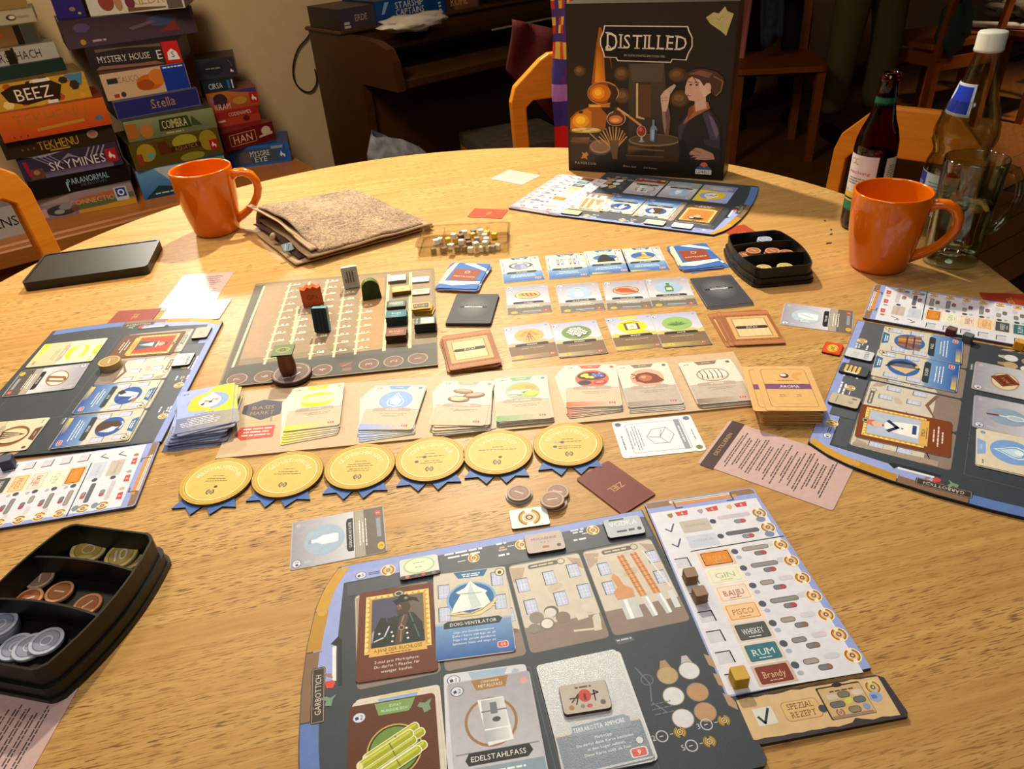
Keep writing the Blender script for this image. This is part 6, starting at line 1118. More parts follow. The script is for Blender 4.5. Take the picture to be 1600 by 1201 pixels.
# copper still
bgrad([(500, 480), (600, 480), (640, 200), (530, 200)], ['a85c10', 'a85c10', '3c2008', '3c2008']); bpoly([(505, 480), (640, 480), (625, 330), (560, 140), (545, 140), (520, 330)], '9a5410'); bgrad([(520, 470), (590, 470), (575, 260), (535, 260)], ['f09818', 'c87010', '8c4c10', 'a85c14']); bpoly([(590, 480), (645, 480), (620, 330), (575, 200)], '2c1808')
bell(575, 540, 103, 74, 'c8a070'); bell(574, 540, 99, 70, '8c4a0c'); bell(555, 540, 70, 56, 'c86c10'); bell(545, 540, 42, 38, 'f09010'); bell(542, 536, 22, 20, 'fcc030'); bpoly([(600, 480), (660, 500), (672, 550), (650, 600), (600, 605), (630, 540)], '3a2010')
bpoly([(480, 610), (620, 610), (620, 632), (480, 632)], 'c07820'); bpoly([(490, 618), (560, 618), (560, 628), (490, 628)], 'f0b850')
bpoly([(360, 700), (400, 660), (480, 630), (560, 632), (600, 680), (590, 780), (360, 780)], '9c5410'); bpoly([(362, 720), (400, 670), (470, 640), (500, 660), (500, 770), (362, 770)], 'c87414'); bell(430, 720, 55, 45, 'e89818'); bell(428, 715, 32, 26, 'fcc42c'); bell(430, 662, 16, 9, '3a1c08', 12)
bell(465, 785, 110, 24, '6a4a24'); bell(465, 782, 98, 19, 'c09a50'); [bell(x, y, 30, 9, 'e0c078', 14) for x, y in ((400, 778), (470, 788), (520, 778), (440, 772))]
bpoly([(358, 800), (560, 800), (520, 1000), (360, 990)], '33200f'); bgrad([(370, 880), (480, 880), (490, 830), (370, 830)], ['3c2410', '3c2410', '8a5a2c', '6a4420']); bpoly([(362, 850), (545, 850), (543, 862), (362, 860)], '5c4a30')
bell(560, 900, 76, 54, '5c4028'); bell(560, 895, 68, 46, 'a88460'); bell(560, 890, 60, 38, '8a6848'); a.line(bp([(488, 800), (560, 870)]), 2.6, '9a8a78')
for k in range(11): t_ = math.radians(200+k*14); a.line([bp([(648+20*math.cos(t_), 900)])[0], bp([(640+95*math.cos(t_), 860+100*math.sin(t_))])[0]], 2.6, ('c89450', 'a87434')[k % 2])
bpoly([(615, 850), (680, 850), (670, 980), (640, 980)], '6a4a2a')
bell(660, 706, 62, 50, 'c8a888'); bell(660, 708, 57, 45, '5a2c14'); bell(658, 712, 44, 28, 'c87838'); bell(655, 716, 26, 14, 'f0a860'); bpoly([(650, 630), (685, 630), (700, 670), (640, 670)], '4a3020')
a.line(bp([(670, 640), (740, 690), (815, 750)]), 4.5, 'c88848'); a.line(bp([(672, 640), (740, 686)]), 1.4, 'f0c890')
# barrel table with glass and bottle
bpoly([(735, 840), (1060, 840), (1050, 1000), (730, 990)], '3a2816'); bell(900, 850, 160, 42, '8a7050'); bell(900, 846, 150, 35, '54402c'); bgrad([(740, 960), (900, 960), (900, 890), (740, 890)], ['2a1a0c', '2a1a0c', '2e1c10', '7c5028']); bpoly([(738, 900), (960, 915), (960, 928), (738, 912)], '6a5034'); bpoly([(725, 950), (960, 960), (960, 970), (725, 960)], '5a4028')
bell(822, 790, 30, 38, 'c8aca0'); bell(822, 788, 26, 33, '8e2c18'); bell(816, 778, 12, 14, 'd8583c'); bpoly([(816, 826), (828, 826), (830, 856), (814, 856)], 'b8a8a0'); bell(822, 858, 18, 5, 'a89890')
bpoly([(875, 780), (882, 760), (890, 750), (890, 715), (902, 715), (902, 750), (914, 760), (920, 780), (918, 850), (900, 860), (875, 852)], '7c8ca8'); bpoly([(884, 780), (900, 780), (900, 845), (884, 845)], 'a8b4cc'); bpoly([(905, 775), (920, 785), (918, 870), (898, 870)], '3a4250')
# the woman
bpoly([(1040, 760), (1080, 700), (1120, 650), (1150, 625), (1230, 640), (1290, 720), (1300, 900), (1290, 1000), (1060, 1000), (1050, 900)], '1e1a1c'); bpoly([(1046, 760), (1090, 700), (1130, 660), (1110, 720), (1075, 790), (1060, 860), (1048, 830)], '3c3440'); bpoly([(1190, 670), (1230, 660), (1280, 760), (1290, 860), (1240, 880), (1220, 780)], '443c50'); bpoly([(1225, 680), (1250, 700), (1285, 800), (1270, 840), (1245, 760)], '6a6078'); bpoly([(1050, 860), (1080, 840), (1120, 1000), (1060, 1000)], '100c0e')
bpoly([(1125, 640), (1150, 600), (1225, 600), (1235, 640), (1150, 690), (1075, 745), (1100, 690)], 'a8643c'); bpoly([(1145, 590), (1210, 560), (1215, 640), (1150, 660)], 'd8ac94'); bpoly([(1108, 640), (1130, 620), (1140, 660), (1100, 720)], '8a4424')
bpoly([(1090, 500), (1110, 440), (1180, 415), (1230, 450), (1240, 530), (1200, 580), (1150, 596), (1112, 588), (1100, 560), (1088, 545)], 'd4a88c'); bpoly([(1165, 450), (1230, 450), (1240, 540), (1200, 570), (1175, 520)], 'e4c0a4'); bpoly([(1075, 470), (1090, 420), (1140, 395), (1200, 390), (1270, 410), (1310, 440), (1320, 480), (1290, 540), (1262, 560), (1240, 540), (1244, 490), (1215, 480), (1200, 500), (1175, 460), (1130, 440), (1095, 460)], '4a3024'); bpoly([(1110, 425), (1180, 400), (1250, 420), (1230, 450), (1160, 430)], '7a5840'); a.line(bp([(1260, 440), (1310, 470), (1300, 530), (1270, 560)]), 2, '8a6a4c'); a.line(bp([(1095, 465), (1130, 430), (1160, 480)]), 1.2, '3a2418')
bell(1226, 506, 17, 27, 'dcb09a', 14); bell(1208, 552, 10, 10, 'd8cec4', 10); bell(1112, 556, 14, 6, 'a8484c', 12); bell(1116, 553, 10, 2.4, 'e8dcd4', 8); bell(1122, 490, 9, 5, '2c2020', 8); bell(1158, 492, 9, 5, '2c2020', 8); a.line(bp([(1106, 472), (1130, 474)]), 1, '3a2420'); a.line(bp([(1146, 474), (1172, 480)]), 1, '3a2420')
bpoly([(945, 620), (985, 600), (1000, 700), (990, 820), (965, 820), (950, 720)], '6a4c48'); bpoly([(950, 640), (965, 630), (975, 760), (965, 810), (952, 720)], '9a7468'); bpoly([(942, 600), (940, 560), (960, 530), (1000, 500), (1020, 490), (1030, 505), (1000, 540), (990, 600), (975, 660), (950, 660)], 'd4ac98'); a.line(bp([(945, 575), (985, 570)]), .8, '9a6c5c'); a.line(bp([(948, 590), (985, 588)]), .8, '9a6c5c'); bpoly([(975, 525), (1022, 485), (1034, 496), (1004, 545)], 'b8a898')
bpoly([(1115, 930), (1150, 900), (1180, 905), (1250, 940), (1260, 980), (1200, 985), (1140, 980), (1160, 965), (1118, 968), (1150, 950), (1112, 946)], 'b88a78'); a.line(bp([(1130, 915), (1180, 935)]), 1.2, '7a5044'); a.line(bp([(1116, 950), (1170, 952)]), 1, '7a5044'); bpoly([(1195, 840), (1290, 850), (1290, 910), (1200, 880)], '382e3c')
# title plate and small print
pl_ = [(580, 128), (1105, 140), (1112, 165), (1132, 205), (1132, 260), (1110, 300), (1095, 342), (1012, 336), (1002, 356), (668, 342), (655, 322), (580, 318), (572, 285), (553, 240), (553, 205), (572, 165)]
a.poly(bp(pl_), 'd8ccbc'); cx_, cy_ = 842, 240
a.poly(bp([(cx_+(x-cx_)*.975, cy_+(y-cy_)*.945) for x, y in pl_]), '0e0a08')
q0 = bp([(842, 228)])[0]; ang = math.degrees(math.atan2(*(lambda A_, B_: (B_[1]-A_[1], B_[0]-A_[0]))(*bp([(640, 222), (1060, 238)]))))
a.text('D', bp([(632, 228)])[0][0], q0[1]+.3, 32, 'd8ccbc', ang, serif=True, sx=.72); a.text('ISTILLED', bp([(888, 234)])[0][0]+.5, q0[1]-.6, 24, 'd8ccbc', ang, serif=True, w=124, gap=.14); a.ring(bp([(606, 262)])[0][0], bp([(606, 262)])[0][1], 3.4, 5, 'd8ccbc', 14)
a.text('EIN SCHMACKHAFTES SPIRITUOSEN SPIEL', *bp([(838, 312)])[0], 3.6, 'a89c90', ang, w=78)
q1 = bp([(458, 962)])[0]; a.poly([(q1[0]-8, q1[1]-5), (q1[0]-4, q1[1]+5), (q1[0]-7, q1[1]+9), (q1[0], q1[1]+6), (q1[0]+4, q1[1]+10), (q1[0]+8, q1[1]+4), (q1[0]+4, q1[1]), (q1[0]+6, q1[1]-7), (q1[0], q1[1]-3)], 'c88030'); a.text('PAVERSON', *bp([(462, 1010)])[0], 5, 'c0b4a4', 0, w=44, gap=.3, serif=True)
a.text('Dave Beck', *bp([(755, 1034)])[0], 3.2, 'b0a494', w=22); a.text('Erik Evensen', *bp([(875, 1044)])[0], 3.2, 'b0a494', w=26); a.ell(*bp([(712, 1030)])[0], 2.2, 2.2, '8a7e70', n=8)
q2 = bp([(1194, 1050)])[0]; a.ell(q2[0], q2[1]+6, 8, 8, 'd86a3c', n=20); a.poly([(q2[0]-16, q2[1]-9), (q2[0]-14, q2[1]+3), (q2[0]-6, q2[1]+8), (q2[0], q2[1]+4), (q2[0]+6, q2[1]+8), (q2[0]+14, q2[1]+3), (q2[0]+16, q2[1]-9)], '3c5c8c'); a.rect(q2[0], q2[1]-5, 31, 9, 'e4e4e8'); a.text('GIANT', q2[0], q2[1]-5, 6.6, '14142a', w=27, sx=1)
bpoly([(1210, 92), (1255, 62), (1285, 70), (1322, 30), (1335, 58), (1372, 72), (1352, 128), (1328, 200), (1300, 172), (1235, 128)], 'b8ac70'); a.line(bp([(1270, 96), (1290, 108), (1300, 90), (1320, 92)]), .8, '8a8050'); 
t_ = 61; dv = (P1-P0).normalized(); nv = Vector((dv.y, -dv.x)); ctr = (P0+P1)/2-nv*t_
bx_ = root('game_box', 'upright black game box with a copper still and a woman on its front', 'box', W(ctr.x, ctr.y, 0), math.atan2(dv.y, dv.x))
o = slab('lid', [(-bw/2, -bh/2), (bw/2, -bh/2), (bw/2, bh/2), (-bw/2, bh/2)], t_, '17110c', '2c2018', a, BOXM, bx_); o.rotation_euler = (PI/2, 0, 0); o.location = (0, 0, bh/2000+.0003)
a = Art(0.05); a.rect(0, 0, t_-3, bh-4, '6a4828'); a.grad(4, 30, 20, 200, '8c6238', '3c2a18'); a.poly([(-14, 90), (-2, 60), (-8, 20), (4, -20), (-4, -60), (-18, -20), (-20, 40)], '3a2616'); a.line([(10, -140), (4, -90), (16, -40), (8, 0)], 3, '9a7444'); a.line([(-20, -120), (-6, -70)], 2.4, '2e1e12')
o = slab('side_print', [(-t_/2+.5, -bh/2+1), (t_/2-.5, -bh/2+1), (t_/2-.5, bh/2-1), (-t_/2+.5, bh/2-1)], .4, '5a3e24', '3a2a1a', a, BOXM, bx_); o.rotation_euler = (PI/2, 0, PI/2); o.location = (bw/2000+.0001, t_/2000-.061, bh/2000+.0003)

# ================================================================== BENCH WITH STACKS OF GAMES
BZT = -290
bn = root('wooden_bench', 'long wooden bench along the wall carrying stacks of game boxes', 'bench', (0, 0, TZ), 0)
def inw(o): o.matrix_basis = Matrix.Identity(4); return o
MB().box(-1500, 915, 2590, 3155, BZT-32, BZT, MW, bev=6).build('seat_board', BENCHW, bn)
MB().box(-1500, 905, 2556, 2589.5, BZT-60, BZT-6, MW, bev=5).build('front_rail', BENCHW, bn)
MB().box(-1500, 890, 2612, 2640, -560, BZT-32.2, MW, bev=3).build('apron', BENCHW, bn)
for s in (-1400, -200, 850): MB().box(s, s+50, 2645, 2990, -750, BZT-32.2, MW, bev=3).build('leg', BENCHW, bn)
def spine(label, BL, BR, TL, TR, zb, art, top, side, name='game_box', depth=None, d_in=0, hh=None):
    """a box lying flat; its front face is read from the picture, its foot lies on the height zb"""
    A_, B_ = at(BL[0], BL[1], zb), at(BR[0], BR[1], zb); u = (B_-A_); w = u.length; u.normalize(); M_ = (A_+B_)/2
    hs = []
    for P_, T_ in ((A_, TL), (B_, TR)):
        r = ray(*T_); n_ = Vector((-u.y, u.x)); tt = (P_.x*n_.x+P_.y*n_.y)/(r.x*n_.x+r.y*n_.y); hs.append(H+r.z*tt-zb)
    h = hh or sum(hs)/2; dp = depth or min(w, 290); dp = dp*.78
    n_ = Vector((-u.y, u.x)); c_ = M_+n_*dp
    a = Art(0.1); art(a, w, h) if art else None
    o = slab(name, [(-w/2, -h/2), (w/2, -h/2), (w/2, h/2), (-w/2, h/2)], dp, top, side, a, BOXM)
    o.rotation_euler = (PI/2, 0, math.atan2(u.y, u.x)); o.location = W(c_.x, c_.y, zb+h/2+.2); tag(o, label, 'box'); return zb+h+.4
def T_(txt, col, h=.45, w=.6, x=0, y=0, bg=None, serif=False):
    def f(a, W_, H_):
        a.rect(0, 0, W_-3, H_-3, bg) if bg else None
        a.text(txt, x*W_, y*H_, h*H_, col, w=w*W_, serif=serif)
    return f
def horse(a, x, y, s, bg='b01c20'): a.rect(x, y, s*1.3, s*1.6, bg); a.poly([(x-.35*s, y-.1*s), (x-.1*s, y+.5*s), (x+.05*s, y+.1*s), (x+.4*s, y-.1*s), (x+.3*s, y-.55*s), (x+.05*s, y-.15*s), (x-.2*s, y-.4*s)], 'e8e0d8')
def a_conn(a, w, h):
    a.grad(0, 0, w-2, h-2, '8a7884', 'a08a90'); a.poly([(-.1*w, -.48*h), (.49*w, -.48*h), (.49*w, -.2*h), (.2*w, -.3*h), (-.1*w, -.34*h)], 'd09a20'); a.poly([(-.1*w, -.3*h), (.2*w, -.26*h), (.49*w, -.12*h), (.49*w, .1*h), (.1*w, -.02*h), (-.1*w, -.06*h)], '5a6c40'); a.poly([(-.12*w, -.04*h), (.3*w, .02*h), (.3*w, .3*h), (-.05*w, .2*h)], 'b06840')
    a.text('RAILWAY', .12*w, .24*h, .13*h, 'b8744c', w=.2*w); a.text('CONNECTION', .1*w, .02*h, .22*h, 'd0a878', w=.5*w); a.rect(.37*w, .08*h, .13*w, .62*h, 'c8ccd4'); a.rect(.37*w, .14*h, .1*w, .4*h, '2048a0'); a.ring(.37*w, .14*h, .02*w, .035*w, 'e8ecf4', 14)
    a.ell(-.25*w, -.18*h, .15*w, .24*h, '3c3c3c'); a.ell(-.2*w, -.06*h, .07*w, .14*h, '8a9090'); a.ell(-.28*w, -.24*h, .05*w, .1*h, '9aa0a0'); a.ell(-.12*w, -.2*h, .04*w, .15*h, '6a5048'); a.rect(-.42*w, -.2*h, .05*w, .4*h, 'c0a0a0'); a.rect(-.3*w, .3*h, .3*w, .3*h, 'a89898')
def a_para(a, w, h): a.text('PARANORMAL', .08*w, .1*h, .34*h, '9cc8d8', w=.42*w, rot=0); a.text('DETECTIVES', .12*w, -.2*h, .13*h, '5a7480', w=.26*w); a.line([(-.14*w, .1*h), (-.14*w, -.38*h)], 4, '9cc8d8')
def a_sky(a, w, h):
    a.rect(0, 0, w-3, h-3, '382e44'); a.poly([(-.45*w, .48*h), (-.05*w, .48*h), (-.25*w, .36*h)], 'a8a0b4'); a.poly([(-.1*w, .1*h), (0, .36*h), (.1*w, .1*h), (0, .22*h)], '8c86a0')
    for k in range(4): a.line([(-.35*w+.05*w*k, .44*h), (-.2*w+.04*w*k, 0)], 3, '8a84a0'); a.line([(.22*w+.05*w*k, .44*h), (.16*w+.05*w*k, .1*h)], 4, '9a94b0')
    a.grad(.05*w, -.36*h, .7*w, .24*h, '7a7090', '54486a'); a.rect(-.36*w, -.26*h, .14*w, .42*h, '6a4430'); a.ell(-.36*w, -.2*h, .03*w, .1*h, 'a88058'); a.poly([(-.46*w, .3*h), (-.42*w, .3*h), (-.4*w, -.4*h), (-.44*w, -.3*h)], '9c2430'); a.text('SKYMINES', .06*w, -.06*h, .36*h, 'e0dcd8', w=.56*w, gap=.14); horse(a, .41*w, -.02*h, .34*h)
def a_tek2(a, w, h): a.text('TEKHENU', -.02*w, -.04*h, .5*h, 'c09038', w=.36*w); a.rect(-.02*w, -.38*h, .18*w, .1*h, 'a87c30'); a.ell(.3*w, .1*h, .05*w, .24*h, '9a8a80'); a.ell(.3*w, .12*h, .03*w, .14*h, 'b0604c'); [a.ell(-.34*w+.05*w*k, -.1*h, 3, 4, '6a5424', n=8) for k in range(3)]
def a_tek1(a, w, h): a.grad(0, 0, w-2, h-2, 'c44818', 'd86a20'); a.text('TEKHENU', -.02*w, .14*h, .42*h, 'ae6a28', w=.66*w, gap=.12); a.poly([(-.18*w, -.3*h), (.26*w, -.22*h), (.26*w, -.12*h), (-.18*w, -.2*h)], 'c08a30'); a.ell(.4*w, -.2*h, .04*w, .1*h, '5a6c8c'); [a.ell(-.4*w+.06*w*k, -.38*h, 3, 4, '8c2c14', n=8) for k in range(3)]
def a_beez(a, w, h):
    a.rect(0, 0, w-2, h-2, 'c8962c'); R_ = random.Random(2)
    for k in range(16): x_ = R_.uniform(-.46, .46)*w; y_ = R_.choice((-.36, .36, .3, -.3))*h; r_ = R_.uniform(.03, .06)*w; a.add([[(x_+r_*math.cos(t*PI/3), y_+r_*.8*math.sin(t*PI/3)) for t in range(6)]], R_.choice(('e8b838', 'b04c20', 'd8a028', '3a2418', 'ecd080')))
    a.poly([(-.32*w, .2*h), (-.2*w, .38*h), (.16*w, .38*h), (.25*w, .14*h), (.2*w, -.26*h), (-.12*w, -.4*h), (-.28*w, -.2*h)], '2c1c12'); a.text('BEEZ', -.03*w, 0, .46*h, 'ecdcc0', w=.34*w); a.poly([(.3*w, .48*h), (.48*w, .48*h), (.44*w, 0), (.36*w, .1*h)], '4a7c9c'); a.add([[(.37*w+.05*w*math.cos(t*PI/3), .06*h+.2*h*math.sin(t*PI/3)) for t in range(6)]], '3a2824'); a.rect(.08*w, .42*h, .16*w, .12*h, 'e8e0d8'); a.rect(.12*w, -.42*h, .1*w, .12*h, 'e8e0d8')
def a_hach(a, w, h): a.text('HORSCHACH', .0*w, -.04*h, .52*h, '1a1612', w=.62*w, gap=.12); a.rect(-.02*w, 0, .1*w, h-1, '1c1008'); a.rect(-.2*w, .42*h, .4*w, .1*h, '9a7c48')
def a_brown(a, w, h): a.grad(-.1*w, 0, .7*w, h-3, '7a5c34', '6a4824'); a.rect(.27*w, 0, .08*w, h-1, '160c06'); a.rect(.4*w, 0, .16*w, h-3, '3c4038'); a.ell(-.1*w, .1*h, .2*w, .24*h, '8a4c1c')
def a_cream(a, w, h): a.ell(.22*w, -.02*h, .06*w, .22*h, '3a3024'); a.ell(.23*w, 0, .035*w, .13*h, 'c8b890'); a.rect(.35*w, -.02*h, .16*w, .16*h, '8a7c60'); a.frame(0, 0, w-1, h-1, 2, 'a09068')
L_ = 'in the left stack on the bench'
z = spine('game box with a steam car and yellow road, bottom of the left stack', (62, 346), (216, 317.4), (46, 316), (204, 281), BZT, a_conn, '8a7884', '6a5c58')
z = spine('black game box with pale blue lettering, above the steam car box', (53.6, 313), (206, 281), (41, 285), (192.5, 257), z, a_para, '120e0c', '0c0a0a')
z = spine('dark purple game box with big white capitals and a red corner', (40, 285), (193.4, 256.5), (13, 252), (181, 218.5), z, a_sky, '382e44', '1c1624')
z = spine('dark brown game box with gold lettering under the orange one', (11, 251), (183, 219), (2, 226), (176, 195), z, a_tek2, '2e2212', '241a0e', hh=52)
z = spine('bright orange game box in the left stack', (7.3, 224), (175.5, 193.5), (-8, 179), (162.5, 151.8), z, a_tek1, 'd05c1c', '7a3010')
z = spine('yellow and black honeycomb game box with slanted white lettering', (-18, 179), (144.4, 150.8), (-32, 136), (132, 112), z, a_beez, 'c8962c', '6a5020')
z = spine('plain dark green game box above the yellow one', (-40, 134), (104.5, 109), (-46, 112), (100, 91.5), z, None, '173028', '10201c')
z = spine('white game box with black lettering near the top of the left stack', (-46, 112), (93, 89.5), (-58, 86), (82.5, 64.5), z, a_hach, 'a8a49c', '605c54')
z = spine('brown game box with a black band around it', (-70, 86), (64.6, 64.8), (-80, 54), (58, 34.5), z, a_brown, '5c4a30', '3c3428')
z = spine('cream coloured rounded game box near the top of the left stack', (-78, 50), (58.5, 33.8), (-84, 27), (52, 12.6), z, a_cream, 'a39a7c', '6c6450')
z = spine('wooden game box at the very top of the left stack', (-78, 26), (45, 11), (-86, -10), (42, -26), z, None, '8a6a3c', '5c4424')
def a_klidr(a, w, h): a.rect(0, 0, w-3, h-3, 'c8c0b4'); a.text('KILDR', .12*w, -.02*h, .4*h, 'b8902c', w=.36*w, serif=True); a.ell(-.3*w, 0, .08*w, .36*h, '8a3c30'); a.ell(-.18*w, -.1*h, .04*w, .3*h, 'a87850'); a.ell(-.06*w, -.1*h, .05*w, .25*h, '6a2c3c'); a.rect(.4*w, 0, .16*w, h-3, '5c5048'); a.poly([(-.1*w, -.3*h), (.3*w, -.36*h), (.3*w, -.42*h), (-.1*w, -.46*h)], '6a4c2c')
def a_purp(a, w, h): a.grad(0, 0, w-3, h-3, '4a3844', '362830'); a.ell(.24*w, .12*h, .12*w, .2*h, '3c4468'); a.poly([(.2*w, -.3*h), (.34*w, .1*h), (.36*w, -.3*h)], '7c2c2c'); a.ell(-.36*w, .2*h, .06*w, .16*h, '54406c'); a.ell(-.38*w, -.3*h, .02*w, .1*h, 'b08c20'); a.greek(-.26*w, -.3*h, .1*w, 6, 'a89c98', 1); a.poly([(0, -.1*h), (.2*w, .1*h), (.16*w, .16*h), (-.02*w, 0)], '6a5058')
def a_myst(a, w, h): a.rect(0, 0, w-3, h-3, '2c2424'); a.poly([(-.4*w, .3*h), (-.1*w, .4*h), (.3*w, .3*h), (.3*w, .44*h), (-.4*w, .44*h)], '6a5848'); a.poly([(-.45*w, -.46*h), (.3*w, -.46*h), (.2*w, -.3*h), (0, -.34*h), (-.4*w, -.3*h)], '8a5a54'); a.text('MYSTERY HOUSE', -.12*w, -.02*h, .28*h, 'd0c8c4', w=.56*w, serif=True); a.text('E', .26*w, -.04*h, .4*h, 'd8d4d0'); a.rect(.4*w, 0, .18*w, h-2, 'c41c1c'); a.poly([(.34*w, -.34*h), (.35*w, 0), (.4*w, .16*h), (.45*w, 0), (.47*w, -.34*h)], 'e8e4e0'); a.text('S', .405*w, -.1*h, .26*h, '241c50')
def a_cali(a, w, h): a.rect(-.14*w, 0, .7*w, h-3, 'cfae88'); a.ell(.04*w, -.04*h, .16*w, .3*h, 'c8641c'); a.ell(.14*w, .12*h, .1*w, .3*h, 'd87a28'); a.ell(-.02*w, -.12*h, .1*w, .2*h, 'a84c14'); a.rect(.35*w, 0, .29*w, h-2, '17389c'); a.greek(.35*w, .4*h, .24*w, 4, 'e8ecf4', 1); a.text('CALICO', -.2*w, .2*h, .22*h, '8a7868', w=.24*w); a.rect(-.38*w, .2*h, .12*w, .2*h, '2c2c34'); a.rect(-.38*w, -.36*h, .06*w, .14*h, 'a83c28'); a.ell(-.3*w, -.34*h, .03*w, .1*h, '3a3440')
def a_stel(a, w, h): a.frame(0, 0, w-1, h-1, 2.4, '6a6490'); a.text('Stella', .06*w, .04*h, .5*h, 'b08c50', w=.28*w, serif=True); a.ring(.06*w, 0, .14*w, .145*w, '8a7048', 20, ky=.4)
def a_coim(a, w, h): a.grad(0, .1*h, w-3, .8*h, '6a7450', '8a9468'); a.rect(-.43*w, 0, .12*w, .7*h, 'b06428'); a.ell(-.28*w, -.1*h, .07*w, .34*h, 'b87434'); a.poly([(-.14*w, -.24*h), (-.12*w, .34*h), (.2*w, .34*h), (.22*w, -.24*h)], '33381c'); a.text('COIMBRA', .04*w, .06*h, .4*h, 'd8cc90', w=.28*w, serif=True); a.poly([(.22*w, -.2*h), (.24*w, .3*h), (.34*w, -.24*h)], '3c4c34'); a.greek(.02*w, -.36*h, .2*w, 5, 'c8a868', 1)
def a_lemon(a, w, h):
    a.rect(0, 0, w-3, h-3, '5a4a18'); a.ell(-.34*w, .1*h, .1*w, .34*h, 'a8902c'); a.ell(.1*w, .24*h, .14*w, .26*h, 'a8a030'); a.ell(.36*w, .1*h, .1*w, .4*h, '9c8a28'); a.ell(.14*w, -.38*h, .14*w, .16*h, '94902c'); a.poly([(-.2*w, .4*h), (-.1*w, .4*h), (-.06*w, -.1*h), (-.2*w, -.1*h)], '5c2c14'); a.rect(.1*w, .02*h, .34*w, .2*h, '3c2010'); a.text('AQUATICA', .1*w, .02*h, .14*h, 'b07850', w=.26*w); a.rect(-.42*w, -.12*h, .06*w, .44*h, '8c3c1c'); a.ell(-.3*w, -.04*h, .04*w, .1*h, '5c9cac'); horse(a, .41*w, -.1*h, .24*h)
def a_bluei(a, w, h): a.grad(0, 0, w-3, h-3, '2468b0', '6aa0d0'); a.poly([(-.3*w, .48*h), (-.1*w, -.2*h), (.1*w, -.4*h), (.3*w, .1*h), (.48*w, .44*h)], 'b8ccd8'); a.poly([(.1*w, .48*h), (.48*w, .48*h), (.48*w, .2*h), (.2*w, .3*h)], '6c9434'); a.poly([(-.48*w, -.48*h), (-.2*w, -.48*h), (0, -.3*h), (-.3*w, -.1*h)], '1c3c48'); a.greek(-.26*w, -.36*h, .2*w, 5, 'a8c8e0', 1)
z = spine('pale blue game box with a mountain, bottom of the middle stack', (226, 313), (362, 286), (211, 270), (347, 240), BZT, a_bluei, '2868b0', '1c3c5c')
z = spine('yellow and brown game box above the pale blue one', (214, 268), (350, 238), (203, 225), (338, 201), z, a_lemon, '6a5a20', '3c3010')
z = spine('green game box with dark title plate in the middle stack', (202, 223), (340, 198.5), (190, 192), (328, 168), z, a_coim, '6a7450', '3c3c28')
z = spine('plain royal purple blue game box with small gold title', (185, 188.5), (315, 164), (174.5, 159), (310, 136.5), z, a_stel, '2a2a70', '44424c')
z = spine('orange and white game box with a bright blue right end', (169, 158.5), (298.7, 137), (153.7, 116.5), (286, 98), z, a_cali, 'c8ac88', '4a2c18')
z = spine('dark game box with white lettering and a large red right end', (144, 112.5), (287.5, 97), (127, 82), (280, 58), z, a_myst, '2c2424', '1c1414')
z = spine('wide dusky purple game box sticking out over the others', (107.5, 78.5), (310, 50.5), (88.7, 32.5), (298.7, 10.5), z, a_purp, '40303c', '241a20')
z2 = spine('white game box with gold lettering at the top of the middle stack', (142, 26), (290, 12), (131, -14), (281, -30), z, a_klidr, 'c0b8ac', '6a6058')
spine('small purple game box beside the white one at the top', (90, 30), (136, 26.4), (84, -4), (128, -8), z, lambda a, w, h: (a.ell(.1*w, -.1*h, .1*w, .1*h, '8a7060'), a.rect(.3*w, -.3*h, .1*w, .1*h, 'b8a878')), '30246c', '4a3420')
def a_mys(a, w, h): a.frame(0, 0, w-1, h-1, 5, '2464b8'); a.rect(0, -.02*h, .86*w, .72*h, '3c4c5c'); a.rect(-.26*w, -.04*h, .2*w, .6*h, '5c5058'); a.text('MYSORE', .0*w, .1*h, .26*h, 'd0d4d8', w=.32*w, serif=True); a.text('EYE', .0*w, -.2*h, .24*h, 'd0d4d8', w=.2*w, serif=True); horse(a, .37*w, -.06*h, .34*h, '1c58b0'); a.rect(.3*w, .32*h, .2*w, .14*h, '8a98ac')
def a_han(a, w, h): a.frame(-.12*w, 0, .5*w, .62*h, 1.6, 'd8b484'); a.text('HAN', -.12*w, 0, .42*h, 'e4c490', w=.36*w); a.ell(.34*w, .1*h, .09*w, .24*h, 'd8c8a8'); a.poly([(.18*w, -.2*h), (.46*w, -.14*h), (.46*w, 0), (.2*w, -.1*h)], 'd8c0a0')
def a_code(a, w, h): a.rect(.1*w, -.2*h, .8*w, .5*h, 'a83c28'); horse(a, -.42*w, .02*h, .4*h); a.text('CODENAMES', .14*w, .26*h, .24*h, 'e0c4b4', w=.42*w); a.ell(.24*w, -.16*h, .06*w, .2*h, '5c1c14'); a.greek(-.2*w, -.1*h, .16*w, 6, 'e0c4b4', 1)
def a_oran(a, w, h): a.grad(0, 0, w-3, h-3, 'a04828', 'b8702c'); a.poly([(-.1*w, .48*h), (.48*w, .48*h), (.48*w, .2*h), (.1*w, .36*h)], '4a3470'); a.ell(-.26*w, .04*h, .14*w, .36*h, '3c2430'); a.ell(-.42*w, .1*h, .04*w, .2*h, 'a86878'); a.ell(.12*w, -.1*h, .14*w, .2*h, 'b88830'); horse(a, .4*w, -.06*h, .36*h); a.text('KRAM', -.24*w, -.3*h, .3*h, 'd8b8ac', w=.3*w)
z = spine('bright blue game box with a grey picture, bottom of the right stack', (364, 264), (456, 251.5), (356, 238), (451, 216.5), BZT, a_mys, '2060b4', '163c78')
z = spine('dark red game box with three framed tan letters', (353, 238.5), (431.6, 217), (340, 208), (426, 192), z, a_han, '6e1818', '6a1c14')
z = spine('bright red game box with small white lettering in the right stack', (326, 204), (408, 188), (322, 178), (403, 167), z, a_code, '9c2420', '8c2c20')
